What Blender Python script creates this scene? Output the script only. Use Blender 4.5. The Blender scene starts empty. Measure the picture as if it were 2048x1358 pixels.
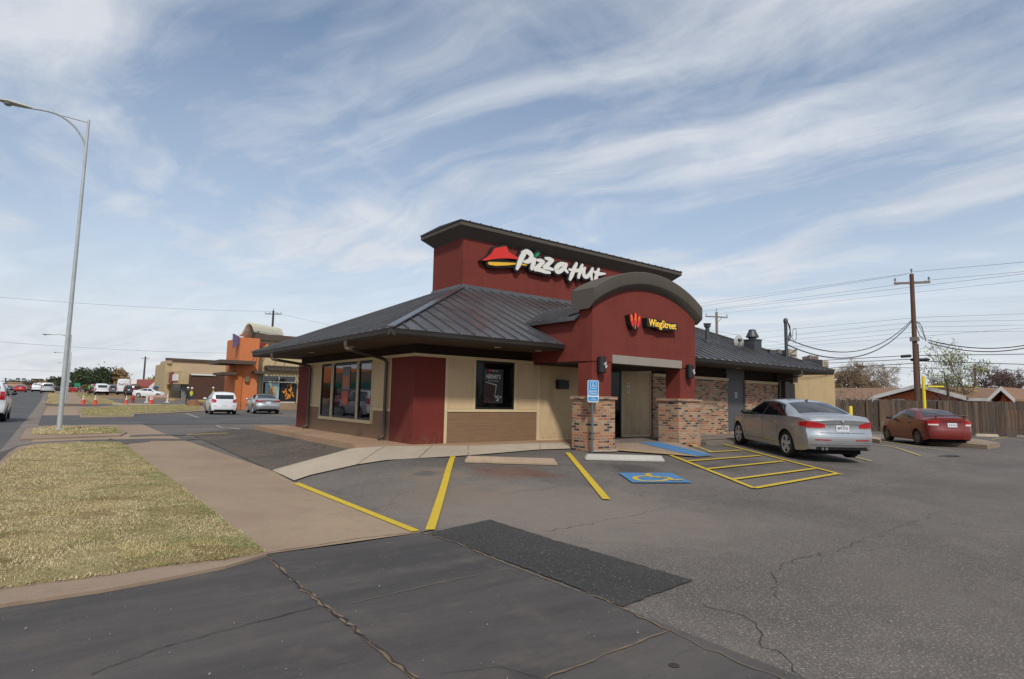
import bpy, bmesh, math, random
from math import sin, cos, pi, sqrt, radians
from mathutils import Vector, Matrix
from mathutils.geometry import tessellate_polygon
random.seed(7)
sc = bpy.context.scene
COL = sc.collection
# ---------------------------------------------------------------- camera model
F = 1185.26; YAW, PITCH, ROLL = 0.65736, 0.10002, 0.020786; H = 1.43
fw = Vector((sin(YAW)*cos(PITCH), cos(YAW)*cos(PITCH), sin(PITCH)))
r0 = Vector((cos(YAW), -sin(YAW), 0)); u0 = r0.cross(fw)
rt = cos(ROLL)*r0 + sin(ROLL)*u0; up = -sin(ROLL)*r0 + cos(ROLL)*u0
CAM = Vector((0, 0, H))
def ray(x, y): return rt*((x-1024)/F) - up*((y-679)/F) + fw
def cl(v, a=0., b=1.): return min(b, max(a, v))
def hz(x, y):                       # the lie of the land
    s = cl((y-50)/70)
    return .23*cl((y-4.8)/5.2)*cl((x-3.2)/2.4)*cl((25-x)/3.5)*cl((27-y)/5) + .8*s*s
def T(px, py):                      # pixel -> ground
    d = ray(px, py); t = 3.
    while t < 900:
        p = CAM + d*t
        if p.z < hz(p.x, p.y): break
        t *= 1.01
    a, b = t/1.01, t
    for _ in range(25):
        m = (a+b)/2; p = CAM + d*m
        if p.z < hz(p.x, p.y): b = m
        else: a = m
    return CAM + d*b
def G(px, py, z=0.): d = ray(px, py); return CAM + d*((z-H)/d.z)
def PX(px, py, X): d = ray(px, py); return CAM + d*(X/d.x)
def PY(px, py, Y): d = ray(px, py); return CAM + d*(Y/d.y)
def AT(px, py, d): return CAM + ray(px, py)*d
def BD(px, d):                      # ground point under column px at depth d
    a, b = 700., 1400.
    for _ in range(40):
        m = (a+b)/2; p = AT(px, m, d)
        if p.z > hz(p.x, p.y): a = m
        else: b = m
    return AT(px, (a+b)/2, d)
cam_d = bpy.data.cameras.new("camera"); cam_o = bpy.data.objects.new("camera", cam_d); COL.objects.link(cam_o)
cam_o.matrix_world = Matrix(((rt.x, up.x, -fw.x, 0), (rt.y, up.y, -fw.y, 0), (rt.z, up.z, -fw.z, H), (0, 0, 0, 1)))
cam_d.sensor_width = 36; cam_d.lens = F/2048*36; cam_d.clip_start = .05; cam_d.clip_end = 6000
sc.camera = cam_o
# ---------------------------------------------------------------- materials
def lin(c):
    if isinstance(c, str): c = [int(c[i:i+2], 16)/255 for i in (0, 2, 4)]
    return tuple(((v/12.92) if v <= .04045 else ((v+.055)/1.055)**2.4) for v in c)
class NT:
    def __init__(s, m): s.t = m.node_tree; s.n = s.t.nodes; s.l = s.t.links
    def add(s, ty, **k):
        n = s.n.new(ty)
        for a, v in k.items(): setattr(n, a, v)
        return n
    def link(s, a, b): s.l.new(a, b)
    def math(s, op, a, b=None, c=None, clamp=False):
        n = s.n.new('ShaderNodeMath'); n.operation = op; n.use_clamp = clamp
        for i, v in enumerate((a, b, c)):
            if v is None: continue
            if isinstance(v, (int, float)): n.inputs[i].default_value = v
            else: s.l.new(v, n.inputs[i])
        return n.outputs[0]
    def mix(s, f, a, b, mode='MIX'):
        n = s.n.new('ShaderNodeMix'); n.data_type = 'RGBA'; n.blend_type = mode; n.clamp_factor = True
        for i, v in ((0, f), (6, a), (7, b)):
            if isinstance(v, (int, float)): n.inputs[i].default_value = v if i == 0 else (v, v, v, 1)
            elif isinstance(v, tuple): n.inputs[i].default_value = tuple(v[:3])+(1,)
            else: s.l.new(v, n.inputs[i])
        return n.outputs[2]
    def noise(s, vec, scale, detail=4, rough=.55, dist=0.):
        n = s.n.new('ShaderNodeTexNoise'); n.inputs['Scale'].default_value = scale; n.inputs['Detail'].default_value = detail
        n.inputs['Roughness'].default_value = rough; n.inputs['Distortion'].default_value = dist
        if vec is not None: s.l.new(vec, n.inputs['Vector'])
        return n.outputs[0]
    def ramp(s, f, pts, interp='LINEAR'):
        n = s.n.new('ShaderNodeValToRGB'); n.color_ramp.interpolation = interp; e = n.color_ramp.elements
        while len(e) < len(pts): e.new(.5)
        for i, (p, c) in enumerate(pts):
            e[i].position = p; e[i].color = (c, c, c, 1) if isinstance(c, (int, float)) else tuple(c[:3])+(1,)
        s.l.new(f, n.inputs[0]); return n.outputs[0]
    def mapping(s, vec, scale=(1, 1, 1), rot=(0, 0, 0), loc=(0, 0, 0)):
        n = s.n.new('ShaderNodeMapping'); n.inputs['Scale'].default_value = scale; n.inputs['Rotation'].default_value = rot; n.inputs['Location'].default_value = loc
        s.l.new(vec, n.inputs[0]); return n.outputs[0]
def base(name):
    m = bpy.data.materials.new(name); m.use_nodes = True; k = NT(m)
    b = k.n['Principled BSDF']; g = k.add('ShaderNodeNewGeometry'); return m, k, b, g.outputs['Position']
def bump(k, b, h, strength=.3, dist=.01):
    n = k.add('ShaderNodeBump'); n.inputs['Strength'].default_value = strength; n.inputs['Distance'].default_value = dist
    k.link(h, n.inputs['Height']); k.link(n.outputs[0], b.inputs['Normal'])
MATS = {}
def mat(name, col, rough=.6, metal=0., var=.12, vscale=3., bs=0., bscale=60., coat=0., emit=0., spec=.5, alpha=None):
    if name in MATS: return MATS[name]
    m, k, b, P = base(name); c = lin(col)
    if var > 0:
        n = k.noise(P, vscale, 5, .6); n2 = k.noise(P, vscale*9, 3, .6)
        f = k.math('ADD', k.math('MULTIPLY', n, .65), k.math('MULTIPLY', n2, .35))
        f = k.ramp(f, [(.3, 1-var), (.7, 1+var)])
        k.link(k.mix(1., c, f, 'MULTIPLY'), b.inputs['Base Color'])
    else: b.inputs['Base Color'].default_value = c+(1,)
    b.inputs['Roughness'].default_value = rough; b.inputs['Metallic'].default_value = metal
    b.inputs['Coat Weight'].default_value = coat; b.inputs['Coat Roughness'].default_value = .05
    b.inputs['Specular IOR Level'].default_value = spec
    if emit: b.inputs['Emission Color'].default_value = c+(1,); b.inputs['Emission Strength'].default_value = emit
    if bs > 0: bump(k, b, k.noise(P, bscale, 4, .6), bs, .01)
    MATS[name] = m; return m
# ---------------------------------------------------------------- mesh helpers
class MB:
    def __init__(s): s.v = []; s.f = []; s.mi = []; s.cur = 0
    def add(s, vs, fs):
        o = len(s.v); s.v += [tuple(v) for v in vs]; s.f += [tuple(i+o for i in f) for f in fs]; s.mi += [s.cur]*len(fs); return s
    def box(s, x0, x1, y0, y1, z0, z1, top=None):
        i = top or 0
        return s.add([(x0, y0, z0), (x1, y0, z0), (x1, y1, z0), (x0, y1, z0), (x0+i, y0+i, z1), (x1-i, y0+i, z1), (x1-i, y1-i, z1), (x0+i, y1-i, z1)],
              [(3, 2, 1, 0), (4, 5, 6, 7), (0, 1, 5, 4), (1, 2, 6, 5), (2, 3, 7, 6), (3, 0, 4, 7)])
    def obox(s, c, ax, ay, az, hx, hy, hz_):     # oriented box, half sizes
        c = Vector(c); ax = Vector(ax).normalized()*hx; ay = Vector(ay).normalized()*hy; az = Vector(az).normalized()*hz_
        vs = [c+i*ax+j*ay+k*az for k in (-1, 1) for j in (-1, 1) for i in (-1, 1)]
        return s.add(vs, [(0, 2, 3, 1), (4, 5, 7, 6), (0, 1, 5, 4), (2, 6, 7, 3), (0, 4, 6, 2), (1, 3, 7, 5)])
    def tube(s, pts, r, n=8, cap=True):
        pts = [Vector(p) for p in pts]; rs = r if isinstance(r, (list, tuple)) else [r]*len(pts)
        o = len(s.v); ref = None
        for i, p in enumerate(pts):
            d = (pts[min(i+1, len(pts)-1)]-pts[max(i-1, 0)]).normalized()
            if ref is None: ref = d.orthogonal().normalized()
            a = (ref - d*ref.dot(d)).normalized(); b = d.cross(a); ref = a
            for j in range(n):
                q = p + (a*cos(2*pi*j/n)+b*sin(2*pi*j/n))*rs[i]; s.v.append(tuple(q))
        for i in range(len(pts)-1):
            for j in range(n):
                s.f.append((o+i*n+j, o+i*n+(j+1) % n, o+(i+1)*n+(j+1) % n, o+(i+1)*n+j)); s.mi.append(s.cur)
        if cap:
            s.f.append(tuple(o+j for j in range(n))[::-1]); s.mi.append(s.cur)
            s.f.append(tuple(o+(len(pts)-1)*n+j for j in range(n))); s.mi.append(s.cur)
        return s
    def lathe(s, c, prof, n=20, ax=(0, 0, 1)):   # prof: (radius, height) list along axis
        c = Vector(c); ax = Vector(ax).normalized(); a = ax.orthogonal().normalized(); b = ax.cross(a); o = len(s.v)
        for r, h in prof:
            for j in range(n): s.v.append(tuple(c+ax*h+(a*cos(2*pi*j/n)+b*sin(2*pi*j/n))*r))
        for i in range(len(prof)-1):
            for j in range(n):
                s.f.append((o+i*n+j, o+i*n+(j+1) % n, o+(i+1)*n+(j+1) % n, o+(i+1)*n+j)); s.mi.append(s.cur)
        s.f.append(tuple(o+j for j in range(n))[::-1]); s.mi.append(s.cur)
        s.f.append(tuple(o+(len(prof)-1)*n+j for j in range(n))); s.mi.append(s.cur)
        return s
    def poly(s, pts): return s.add(pts, [tuple(range(len(pts)))])
    def prism(s, pts, d):                         # extrude planar polygon by vector d
        pts = [Vector(p) for p in pts]; d = Vector(d); n = len(pts)
        tri = tessellate_polygon([pts]); o = [p+d for p in pts]
        fs = [tuple(t) for t in tri] + [tuple(n+i for i in t[::-1]) for t in tri] + [(i, (i+1) % n, n+(i+1) % n, n+i) for i in range(n)]
        return s.add(pts+o, fs)
    def grid(s, rows):
        o = len(s.v); n = len(rows[0])
        for r in rows: s.v += [tuple(p) for p in r]
        for i in range(len(rows)-1):
            for j in range(n-1):
                s.f.append((o+i*n+j, o+i*n+j+1, o+(i+1)*n+j+1, o+(i+1)*n+j)); s.mi.append(s.cur)
        return s
    def build(s, name, m, parent=None, smooth=False, fix=True, origin=None, weld=0.):
        me = bpy.data.meshes.new(name); me.from_pydata(s.v, [], s.f)
        for mm in (m if isinstance(m, (list, tuple)) else [m]): me.materials.append(mm)
        me.polygons.foreach_set('material_index', s.mi)
        if fix or weld:
            bm = bmesh.new(); bm.from_mesh(me)
            if weld: bmesh.ops.remove_doubles(bm, verts=bm.verts, dist=weld)
            bmesh.ops.recalc_face_normals(bm, faces=bm.faces); bm.to_mesh(me); bm.free()
        me.validate()
        if smooth:
            for p in me.polygons: p.use_smooth = True
            try: me.set_sharp_from_angle(angle=radians(40 if smooth is True else smooth))
            except Exception: pass
        o = bpy.data.objects.new(name, me); COL.objects.link(o)
        if origin is not None:
            me.transform(Matrix.Translation(-Vector(origin))); o.location = origin
        if parent is not None:
            o.parent = parent
        me.update(); return o
def tag(o, label=None, cat=None, group=None, kind=None):
    if label: o['label'] = label
    if cat: o['category'] = cat
    if group: o['group'] = group
    if kind: o['kind'] = kind
    return o
def thing(name, loc, label, cat, group=None, rz=0.):
    o = bpy.data.objects.new(name, None); COL.objects.link(o); o.location = loc; o.rotation_euler = (0, 0, rz); o.empty_display_size = .2
    return tag(o, label, cat, group)
def world_child(o, root):           # mesh built in world coordinates, hung under a located Empty
    o.parent = root; o.matrix_parent_inverse = Matrix.LocRotScale(root.location, root.rotation_euler, root.scale).inverted(); return o
def dup(root, loc, rz=None, label=None):
    r = root.copy(); COL.objects.link(r); r.location = loc
    if rz is not None: r.rotation_euler = (0, 0, rz)
    if label: r['label'] = label
    for ch in list(root.children):
        c = ch.copy(); COL.objects.link(c); c.parent = r
        for g in list(ch.children):
            d = g.copy(); COL.objects.link(d); d.parent = c
    return r
def text_mesh(txt, size, extrude=0., cx=True, shear=0., xs=1.):
    cu = bpy.data.curves.new('tmp', 'FONT'); cu.body = txt; cu.size = size; cu.extrude = extrude; cu.shear = shear
    cu.align_x = 'CENTER' if cx else 'LEFT'; cu.align_y = 'CENTER'; cu.offset = size*.004; cu.resolution_u = 4
    o = bpy.data.objects.new('tmp', cu); COL.objects.link(o)
    bpy.context.view_layer.update()
    me = bpy.data.meshes.new_from_object(o.evaluated_get(bpy.context.evaluated_depsgraph_get()))
    bpy.data.objects.remove(o); vs = [Vector((v.co.x*xs, v.co.y, v.co.z)) for v in me.vertices]; fs = [tuple(p.vertices) for p in me.polygons]
    bpy.data.meshes.remove(me); return vs, fs
def put_text(mb, txt, size, c, ex, ey, ez, extrude=0., **k):
    vs, fs = text_mesh(txt, size, extrude, **k); ex, ey, ez, c = Vector(ex), Vector(ey), Vector(ez), Vector(c)
    mb.add([c+ex*v.x+ey*v.y+ez*v.z for v in vs], fs); return mb
def ribbon(mb, pts, w, nrm, lift=0., thick=0., caps=6):    # flat stroke with round ends in the plane with normal nrm
    pts = [Vector(p) for p in pts]; nrm = Vector(nrm).normalized(); ws = w if isinstance(w, (list, tuple)) else [w]*len(pts)
    L, R = [], []
    for i, p in enumerate(pts):
        d = (pts[min(i+1, len(pts)-1)]-pts[max(i-1, 0)]).normalized(); s = nrm.cross(d)*ws[i]/2
        L.append(p+s); R.append(p-s)
    out = []; d0 = (pts[1]-pts[0]).normalized(); d1 = (pts[-1]-pts[-2]).normalized(); s0 = nrm.cross(d0); s1 = nrm.cross(d1)
    mid = L[:]; 
    capE = [pts[-1]+(s1*cos(pi*j/caps)+d1*sin(pi*j/caps))*ws[-1]/2 for j in range(1, caps)] if caps else []
    capS = [pts[0]+(-s0*cos(pi*j/caps)-d0*sin(pi*j/caps))*ws[0]/2 for j in range(1, caps)] if caps else []
    outl = L + capE + R[::-1] + capS; n = len(outl); lp = [p+nrm*lift for p in outl]
    # strip triangles
    N = len(pts); fs = []
    for i in range(N-1): fs.append((i, i+1, N+len(capE)+N-2-i, N+len(capE)+N-1-i))
    if capE: fs.append(tuple(range(N-1, N+len(capE)+1)))
    if capS: fs.append(tuple([N+len(capE)+N-1]+list(range(2*N+len(capE), n))+[0]))
    if thick:
        back = [p-nrm*thick for p in lp]
        mb.add(lp+back, fs+[tuple(n+i for i in f[::-1]) for f in fs]+[(i, (i+1) % n, n+(i+1) % n, n+i) for i in range(n)])
    else: mb.add(lp, fs)
def smooth_path(pts, k=5):
    pts = [Vector(p) for p in pts]
    if len(pts) < 3: return pts
    P = [pts[0]*2-pts[1]]+pts+[pts[-1]*2-pts[-2]]; out = []
    for i in range(1, len(P)-2):
        for j in range(k):
            t = j/k; a, b, c, d = P[i-1], P[i], P[i+1], P[i+2]
            out.append(.5*((2*b)+(c-a)*t+(2*a-5*b+4*c-d)*t*t+(3*b-a-3*c+d)*t**3))
    out.append(P[-2]); return out
# ---------------------------------------------------------------- world and sun
SUNV = Vector((-.515, -.857, .93)).normalized()
EL = math.asin(SUNV.z)
w = bpy.data.worlds.new("World"); sc.world = w; w.use_nodes = True
k = NT(w); bg = k.n['Background']
sky = k.add('ShaderNodeTexSky'); sky.sky_type = 'NISHITA'; sky.sun_disc = False; sky.sun_elevation = EL
sky.sun_rotation = math.atan2(SUNV.x, SUNV.y); sky.air_density = 1.0; sky.dust_density = .8; sky.ozone_density = 1.5; sky.altitude = 900
tc = k.add('ShaderNodeTexCoord'); sx = k.add('ShaderNodeSeparateXYZ'); k.link(tc.outputs['Generated'], sx.inputs[0])
zc = k.math('ADD', k.math('MAXIMUM', sx.outputs[2], 0.), .10)
cx_ = k.math('DIVIDE', sx.outputs[0], zc); cy_ = k.math('DIVIDE', sx.outputs[1], zc)
cv = k.add('ShaderNodeCombineXYZ'); k.link(cx_, cv.inputs[0]); k.link(cy_, cv.inputs[1])
#SKY
rv = k.mapping(cv.outputs[0], rot=(0, 0, radians(-14)))
wv = k.noise(rv, .55, 3, .5); 
wn = k.add('ShaderNodeTexNoise'); wn.inputs['Scale'].default_value = .6; wn.inputs['Detail'].default_value = 3; k.link(rv, wn.inputs['Vector'])
off = k.add('ShaderNodeVectorMath', operation='MULTIPLY_ADD'); k.link(wn.outputs[1], off.inputs[0]); off.inputs[1].default_value = (1.1, 1.1, 0); k.link(rv, off.inputs[2])
n1 = k.noise(k.mapping(off.outputs[0], (1.0, .5, 1), loc=(3.1, 1.7, 0)), .9, 5, .5, .4)
n2 = k.noise(k.mapping(off.outputs[0], (2.2, .7, 1), loc=(1.3, 5.2, 0)), 1.1, 7, .55, .6)
n3 = k.noise(k.mapping(off.outputs[0], (6., 1.2, 1), loc=(7.3, .2, 0)), 1.1, 5, .6, .4)
cs = k.math('ADD', k.math('MULTIPLY', n1, .50), k.math('ADD', k.math('MULTIPLY', n2, .32), k.math('MULTIPLY', n3, .18)))
n4 = k.noise(k.mapping(off.outputs[0], (1.6, 1.3, 1), loc=(2.2, 9.1, 0)), 2.0, 6, .6, .3)
cs = k.math('ADD', cs, k.math('MULTIPLY', k.math('SUBTRACT', n4, .5), .28))
mask = k.ramp(cs, [(.37, 0.06), (.48, .47), (.60, .90)])
elev = sx.outputs[2]
hzn = k.ramp(elev, [(0., 1.), (.10, .86), (.25, .42), (.55, .05)])
mask2 = k.math('MAXIMUM', mask, hzn)
ccol = k.mix(k.ramp(elev, [(0., 0.), (.5, 1.)]), (4.8, 5.05, 5.45), (4.7, 4.95, 5.4))
ccol = k.mix(k.ramp(n2, [(.35, 0.), (.65, 1.)]), ccol, k.mix(1., ccol, (1.18, 1.16, 1.13), 'MULTIPLY'))
skyc = k.mix(.15, k.mix(1., sky.outputs[0], (1.0, 1.1, 1.08), 'MULTIPLY'), (2.6, 2.9, 3.3))
k.link(k.mix(mask2, skyc, ccol), bg.inputs[0]); bg.inputs[1].default_value = .134
sd = bpy.data.lights.new('sun', 'SUN'); sd.energy = 3.0; sd.angle = radians(5.0); sd.color = (1, .95, .87)
so = bpy.data.objects.new('sun', sd); COL.objects.link(so); so.rotation_euler = SUNV.to_track_quat('Z', 'Y').to_euler(); so.location = SUNV*60
sc.view_settings.view_transform = 'Standard'; sc.view_settings.look = 'None'; sc.view_settings.exposure = 0.; sc.view_settings.gamma = 1
# ================================================================ GROUND
def cut_sheet(polys, off, name, m, step=.6, hole=None, zf=None, parent=None):
    bm = bmesh.new()
    for pl in polys:
        pts = [Vector((p[0], p[1], 0)) for p in pl]
        vs = [bm.verts.new(p) for p in pts]
        for t in tessellate_polygon([pts]):
            try: bm.faces.new([vs[i] for i in t])
            except ValueError: pass
    xs = [v.co.x for v in bm.verts]; ys = [v.co.y for v in bm.verts]
    def cuts(lo, hi, a, b, st):
        out = []; x = a
        while x <= b+1e-6:
            if lo < x < hi: out.append(x)
            x += st
        return out
    for x in cuts(min(xs), max(xs), 3.2, 5.6, step) + cuts(min(xs), max(xs), 21.5, 25, .7):
        bmesh.ops.bisect_plane(bm, geom=bm.verts[:]+bm.edges[:]+bm.faces[:], plane_co=(x, 0, 0), plane_no=(1, 0, 0))
    for y in cuts(min(ys), max(ys), 4.8, 10.2, step) + cuts(min(ys), max(ys), 22, 27, 1.) + cuts(min(ys), max(ys), 50, 120, 10.):
        bmesh.ops.bisect_plane(bm, geom=bm.verts[:]+bm.edges[:]+bm.faces[:], plane_co=(0, y, 0), plane_no=(0, 1, 0))
    bmesh.ops.triangulate(bm, faces=bm.faces)
    for v in bm.verts: v.co.z = (zf or hz)(v.co.x, v.co.y)+off
    bmesh.ops.recalc_face_normals(bm, faces=bm.faces)
    for f in bm.faces:
        if f.normal.z < 0: f.normal_flip()
    me = bpy.data.meshes.new(name); bm.to_mesh(me); bm.free(); me.materials.append(m)
    o = bpy.data.objects.new(name, me); COL.objects.link(o)
    if parent: o.parent = parent
    return o
def ST(o): return tag(o, kind='structure')
# materials of the ground
def asphalt(name, c0, c1, speck, rough=.9, crack=0., coarse=55., sp=(.62, .74), spots=()):
    m, k, b, P = base(name)
    big = k.noise(P, .35, 5, .6, .4); mid = k.noise(P, 2.2, 5, .6)
    c = k.mix(k.ramp(k.math('ADD', k.math('MULTIPLY', big, .7), k.math('MULTIPLY', mid, .3)), [(.38, 0.), (.62, 1.)]), lin(c0), lin(c1))
    fine = k.noise(P, coarse, 3, .7); c = k.mix(k.ramp(fine, [(sp[0], 0.), (sp[1], .85)]), c, lin(speck))
    dk = k.noise(P, coarse*1.35, 2, .6); c = k.mix(k.ramp(dk, [(.30, .75), (.44, 0.)]), c, tuple(v*.35 for v in lin(c0)))
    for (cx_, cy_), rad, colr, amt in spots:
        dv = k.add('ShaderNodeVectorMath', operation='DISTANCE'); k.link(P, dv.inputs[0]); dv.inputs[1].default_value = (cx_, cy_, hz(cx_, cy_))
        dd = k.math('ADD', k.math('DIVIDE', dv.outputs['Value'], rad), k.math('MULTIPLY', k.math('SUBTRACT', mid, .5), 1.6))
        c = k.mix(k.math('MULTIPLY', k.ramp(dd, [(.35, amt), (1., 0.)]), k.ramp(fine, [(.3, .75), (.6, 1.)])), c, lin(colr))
    if crack:
        vo = k.add('ShaderNodeTexVoronoi'); vo.feature = 'DISTANCE_TO_EDGE'; vo.inputs['Scale'].default_value = .33
        wn = k.add('ShaderNodeTexNoise'); wn.inputs['Scale'].default_value = 1.3; wn.inputs['Detail'].default_value = 6; k.link(P, wn.inputs['Vector'])
        o_ = k.add('ShaderNodeVectorMath', operation='MULTIPLY_ADD'); k.link(wn.outputs[1], o_.inputs[0]); o_.inputs[1].default_value = (1.1, 1.1, 0); k.link(P, o_.inputs[2])
        k.link(o_.outputs[0], vo.inputs['Vector'])
        e = k.ramp(vo.outputs['Distance'], [(0., crack), (.006, 0.)])
        gate = k.ramp(k.noise(P, .5, 2), [(.46, 0.), (.54, 1.)])
        c = k.mix(k.math('MULTIPLY', e, gate), c, (.035, .028, .022))
    k.link(c, b.inputs['Base Color']); b.inputs['Roughness'].default_value = rough; b.inputs['Specular IOR Level'].default_value = .35
    bump(k, b, fine, .35, .008); return m
def concrete(name, c0, c1, stain=.5, lines=None, grain=40.):
    m, k, b, P = base(name)
    big = k.noise(P, .5, 6, .65, .5); mid = k.noise(P, 4, 5, .65)
    c = k.mix(k.ramp(big, [(.35, 0.), (.68, 1.)]), lin(c0), lin(c1))
    c = k.mix(k.math('MULTIPLY', k.ramp(mid, [(.55, 0.), (.72, stain)]), 1.), c, tuple(v*.55 for v in lin(c0)))
    g = k.noise(P, grain, 3, .7); c = k.mix(k.ramp(g, [(.6, 0.), (.8, .5)]), c, tuple(min(1, v*1.5) for v in lin(c1)))
    c = k.mix(k.ramp(g, [(.25, .5), (.4, 0.)]), c, tuple(v*.5 for v in lin(c0)))
    k.link(c, b.inputs['Base Color']); b.inputs['Roughness'].default_value = .92; b.inputs['Specular IOR Level'].default_value = .3
    bump(k, b, g, .25, .006); return m
tq = lambda *p: tuple(T(*p)[:2])
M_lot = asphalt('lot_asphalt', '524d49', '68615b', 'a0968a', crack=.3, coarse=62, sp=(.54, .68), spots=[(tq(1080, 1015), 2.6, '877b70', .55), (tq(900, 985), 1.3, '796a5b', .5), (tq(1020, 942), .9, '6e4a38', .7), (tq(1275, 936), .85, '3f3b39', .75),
   (tq(1080, 946), .5, '5f4034', .6), (tq(865, 945), .7, '83705a', .6), (tq(1500, 922), .9, '423e3c', .6), (tq(1440, 934), .6, '47423f', .6), (tq(850, 945), .28, '4a4c50', .8), (tq(1650, 935), .8, '4a3f38', .5), (tq(1300, 1040), 2.0, '756b62', .4), (tq(1860, 1170), 1.0, '6d645b', .4), (tq(1010, 925), 1.2, '54463c', .4)])
M_road = asphalt('road_asphalt', '4c4b4b', '5b5957', '7b7977', coarse=40, crack=0.)
M_patch = asphalt('patch_asphalt', '343231', '413e3c', '8f8a82', coarse=55, sp=(.58, .74))
M_old = asphalt('old_asphalt', '463f39', '62564c', '9b8d7d', coarse=28, crack=1., sp=(.55, .7))
def apron_mat():
    m, k, b, P = base('apron_concrete')
    mp = k.mapping(P, (.35, 1.7, 1), rot=(0, 0, radians(-6)))
    big = k.noise(mp, .9, 6, .65, .6); f = k.noise(P, 55, 3, .7)
    c = k.mix(k.ramp(big, [(.34, 0.), (.66, 1.)]), lin('413e3d'), lin('55504d'))
    c = k.mix(k.ramp(f, [(.63, 0.), (.78, .6)]), c, lin('7d7770'))
    c = k.mix(k.ramp(k.noise(P, 2.1, 5, .7), [(.52, 0.), (.72, .55)]), c, lin('655a51')); c = k.mix(k.ramp(k.noise(k.mapping(P, (.5, 2.5, 1)), 3.3, 5, .7), [(.56, 0.), (.72, .5)]), c, lin('37373a'))
    k.link(c, b.inputs['Base Color']); b.inputs['Roughness'].default_value = .9; b.inputs['Specular IOR Level'].default_value = .35; bump(k, b, f, .25, .006); return m
M_apron = apron_mat()
M_walk = concrete('sidewalk_concrete', '8c7765', '9b8770', .28)
M_gut = concrete('gutter_concrete', '6e655e', '83786d', .5)
M_slab = concrete('slab_concrete', '92765f', 'a2866b', .2)
M_white = concrete('new_concrete', 'a09280', 'b0a290', .2)
M_curb = concrete('curb_concrete', '857260', '968370', .35)
M_dirt = concrete('dirt', '7a6448', '93795a', .4)
def grass_ground():
    m, k, b, P = base('grass_soil')
    a = k.noise(P, 1.3, 6, .7, .3); f = k.noise(P, 38, 4, .75); g = k.noise(P, .8, 4, .6)
    c = k.mix(k.ramp(a, [(.36, 0.), (.66, 1.)]), lin('87744f'), lin('b3a278'))
    c = k.mix(k.ramp(g, [(.54, 0.), (.68, .5)]), c, lin('6f7440'))
    c = k.mix(k.ramp(f, [(.36, .75), (.5, 0.)]), c, lin('4e4425')); c = k.mix(k.ramp(f, [(.58, 0.), (.75, .7)]), c, lin('bfae84'))
    k.link(c, b.inputs['Base Color']); b.inputs['Roughness'].default_value = 1.; b.inputs['Specular IOR Level'].default_value = .1; bump(k, b, f, .9, .03); return m
M_gsoil = grass_ground()
def paint(name, col, wear=.35, wc='5a5451'):
    m, k, b, P = base(name); f = k.noise(P, 9, 6, .75); f2 = k.noise(P, 70, 3, .7)
    s = k.math('ADD', k.math('MULTIPLY', f, .55), k.math('MULTIPLY', f2, .45))
    c = k.mix(k.ramp(s, [(.5+.16*(1-wear), 0.), (.56+.16*(1-wear), .8)]), k.mix(k.ramp(f, [(.3, 0.), (.7, 1.)]), tuple(v*.82 for v in lin(col)), lin(col)), lin(wc))
    k.link(c, b.inputs['Base Color']); b.inputs['Roughness'].default_value = .75; bump(k, b, f2, .25, .006); return m
M_yel = paint('yellow_paint', 'c9ab2a', .3); M_yelo = paint('old_yellow_paint', 'c2ad66', .6); M_blue = paint('blue_paint', '4a7ba6', .4)
M_wpaint = paint('white_road_paint', 'b5b0a5', .6)
BIG = 2500
def P2(l): return [T(*p)[:2] for p in l]
def strip_x(x0, x1, y0, y1, dy=10.):
    return [(x0, y0), (x1, y0), (x1, y1), (x0, y1)]
# far terrain + near terrain
g_far = MB()
ys = [-BIG, -30, 4.8, 50]+[50+7*i for i in range(1, 11)]+[160, 400, BIG+500]
g_poly = []
xsb = [-BIG, -40, 0, 60, BIG]
ST(cut_sheet([[(-BIG, -BIG), (BIG, -BIG), (BIG, BIG), (-BIG, BIG)]], -.03, 'ground', M_dirt, hole=None))
RX0, RX1 = -19.5, -.83
ST(cut_sheet([strip_x(RX0, RX1, -60, 1500)], -.024, 'road', M_road))
# parking lot of the restaurant and its neighbour (one asphalt sheet), then overlays
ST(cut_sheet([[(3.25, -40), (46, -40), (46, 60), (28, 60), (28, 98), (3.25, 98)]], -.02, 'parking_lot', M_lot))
# concrete driveway apron in the foreground
ap = [(-.82, -12), (3.28, -12), (3.28, 2.4), T(1240, 1210)[:2], T(1120, 1165)[:2], T(1000, 1120)[:2], T(912, 1082)[:2], T(842, 1063)[:2]]
ap += [T(700, 1085)[:2], T(532, 1106)[:2], T(324, 1137)[:2], T(206, 1166)[:2], T(0, 1192)[:2], (-.82, 5.0)]
ST(cut_sheet([ap], -.012, 'driveway', M_apron))
pr_ = random.Random(12); pp_ = P2([(855, 1064), (980, 1037), (1385, 1157), (1243, 1210), (1130, 1163), (1010, 1119)]); pj = []
for a, b in zip(pp_, pp_[1:]+pp_[:1]):
    a, b = Vector(a), Vector(b); n_ = max(3, int((b-a).length/.05))
    for i in range(n_): q = a+(b-a)*i/n_; pj.append((q.x+pr_.gauss(0, .007), q.y+pr_.gauss(0, .007)))
ST(cut_sheet([pj], -.010, 'asphalt_patch', M_patch))
# sidewalk along the street
SW0, SW1 = 1.64, 3.22
wk = P2([(532, 1106), (842, 1063)])+P2([(590, 965), (545, 940)])+[(SW1, 24.2), (SW1+.05, 30.5), (SW0-.6, 30.5), (SW0, 20.2)]
ST(cut_sheet([wk], -.008, 'sidewalk', M_walk))
ST(cut_sheet([P2([(842, 1063), (590, 965), (598, 961), (612, 965), (760, 1030), (865, 1058)])], -.006, 'parking_lot', M_lot))
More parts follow.
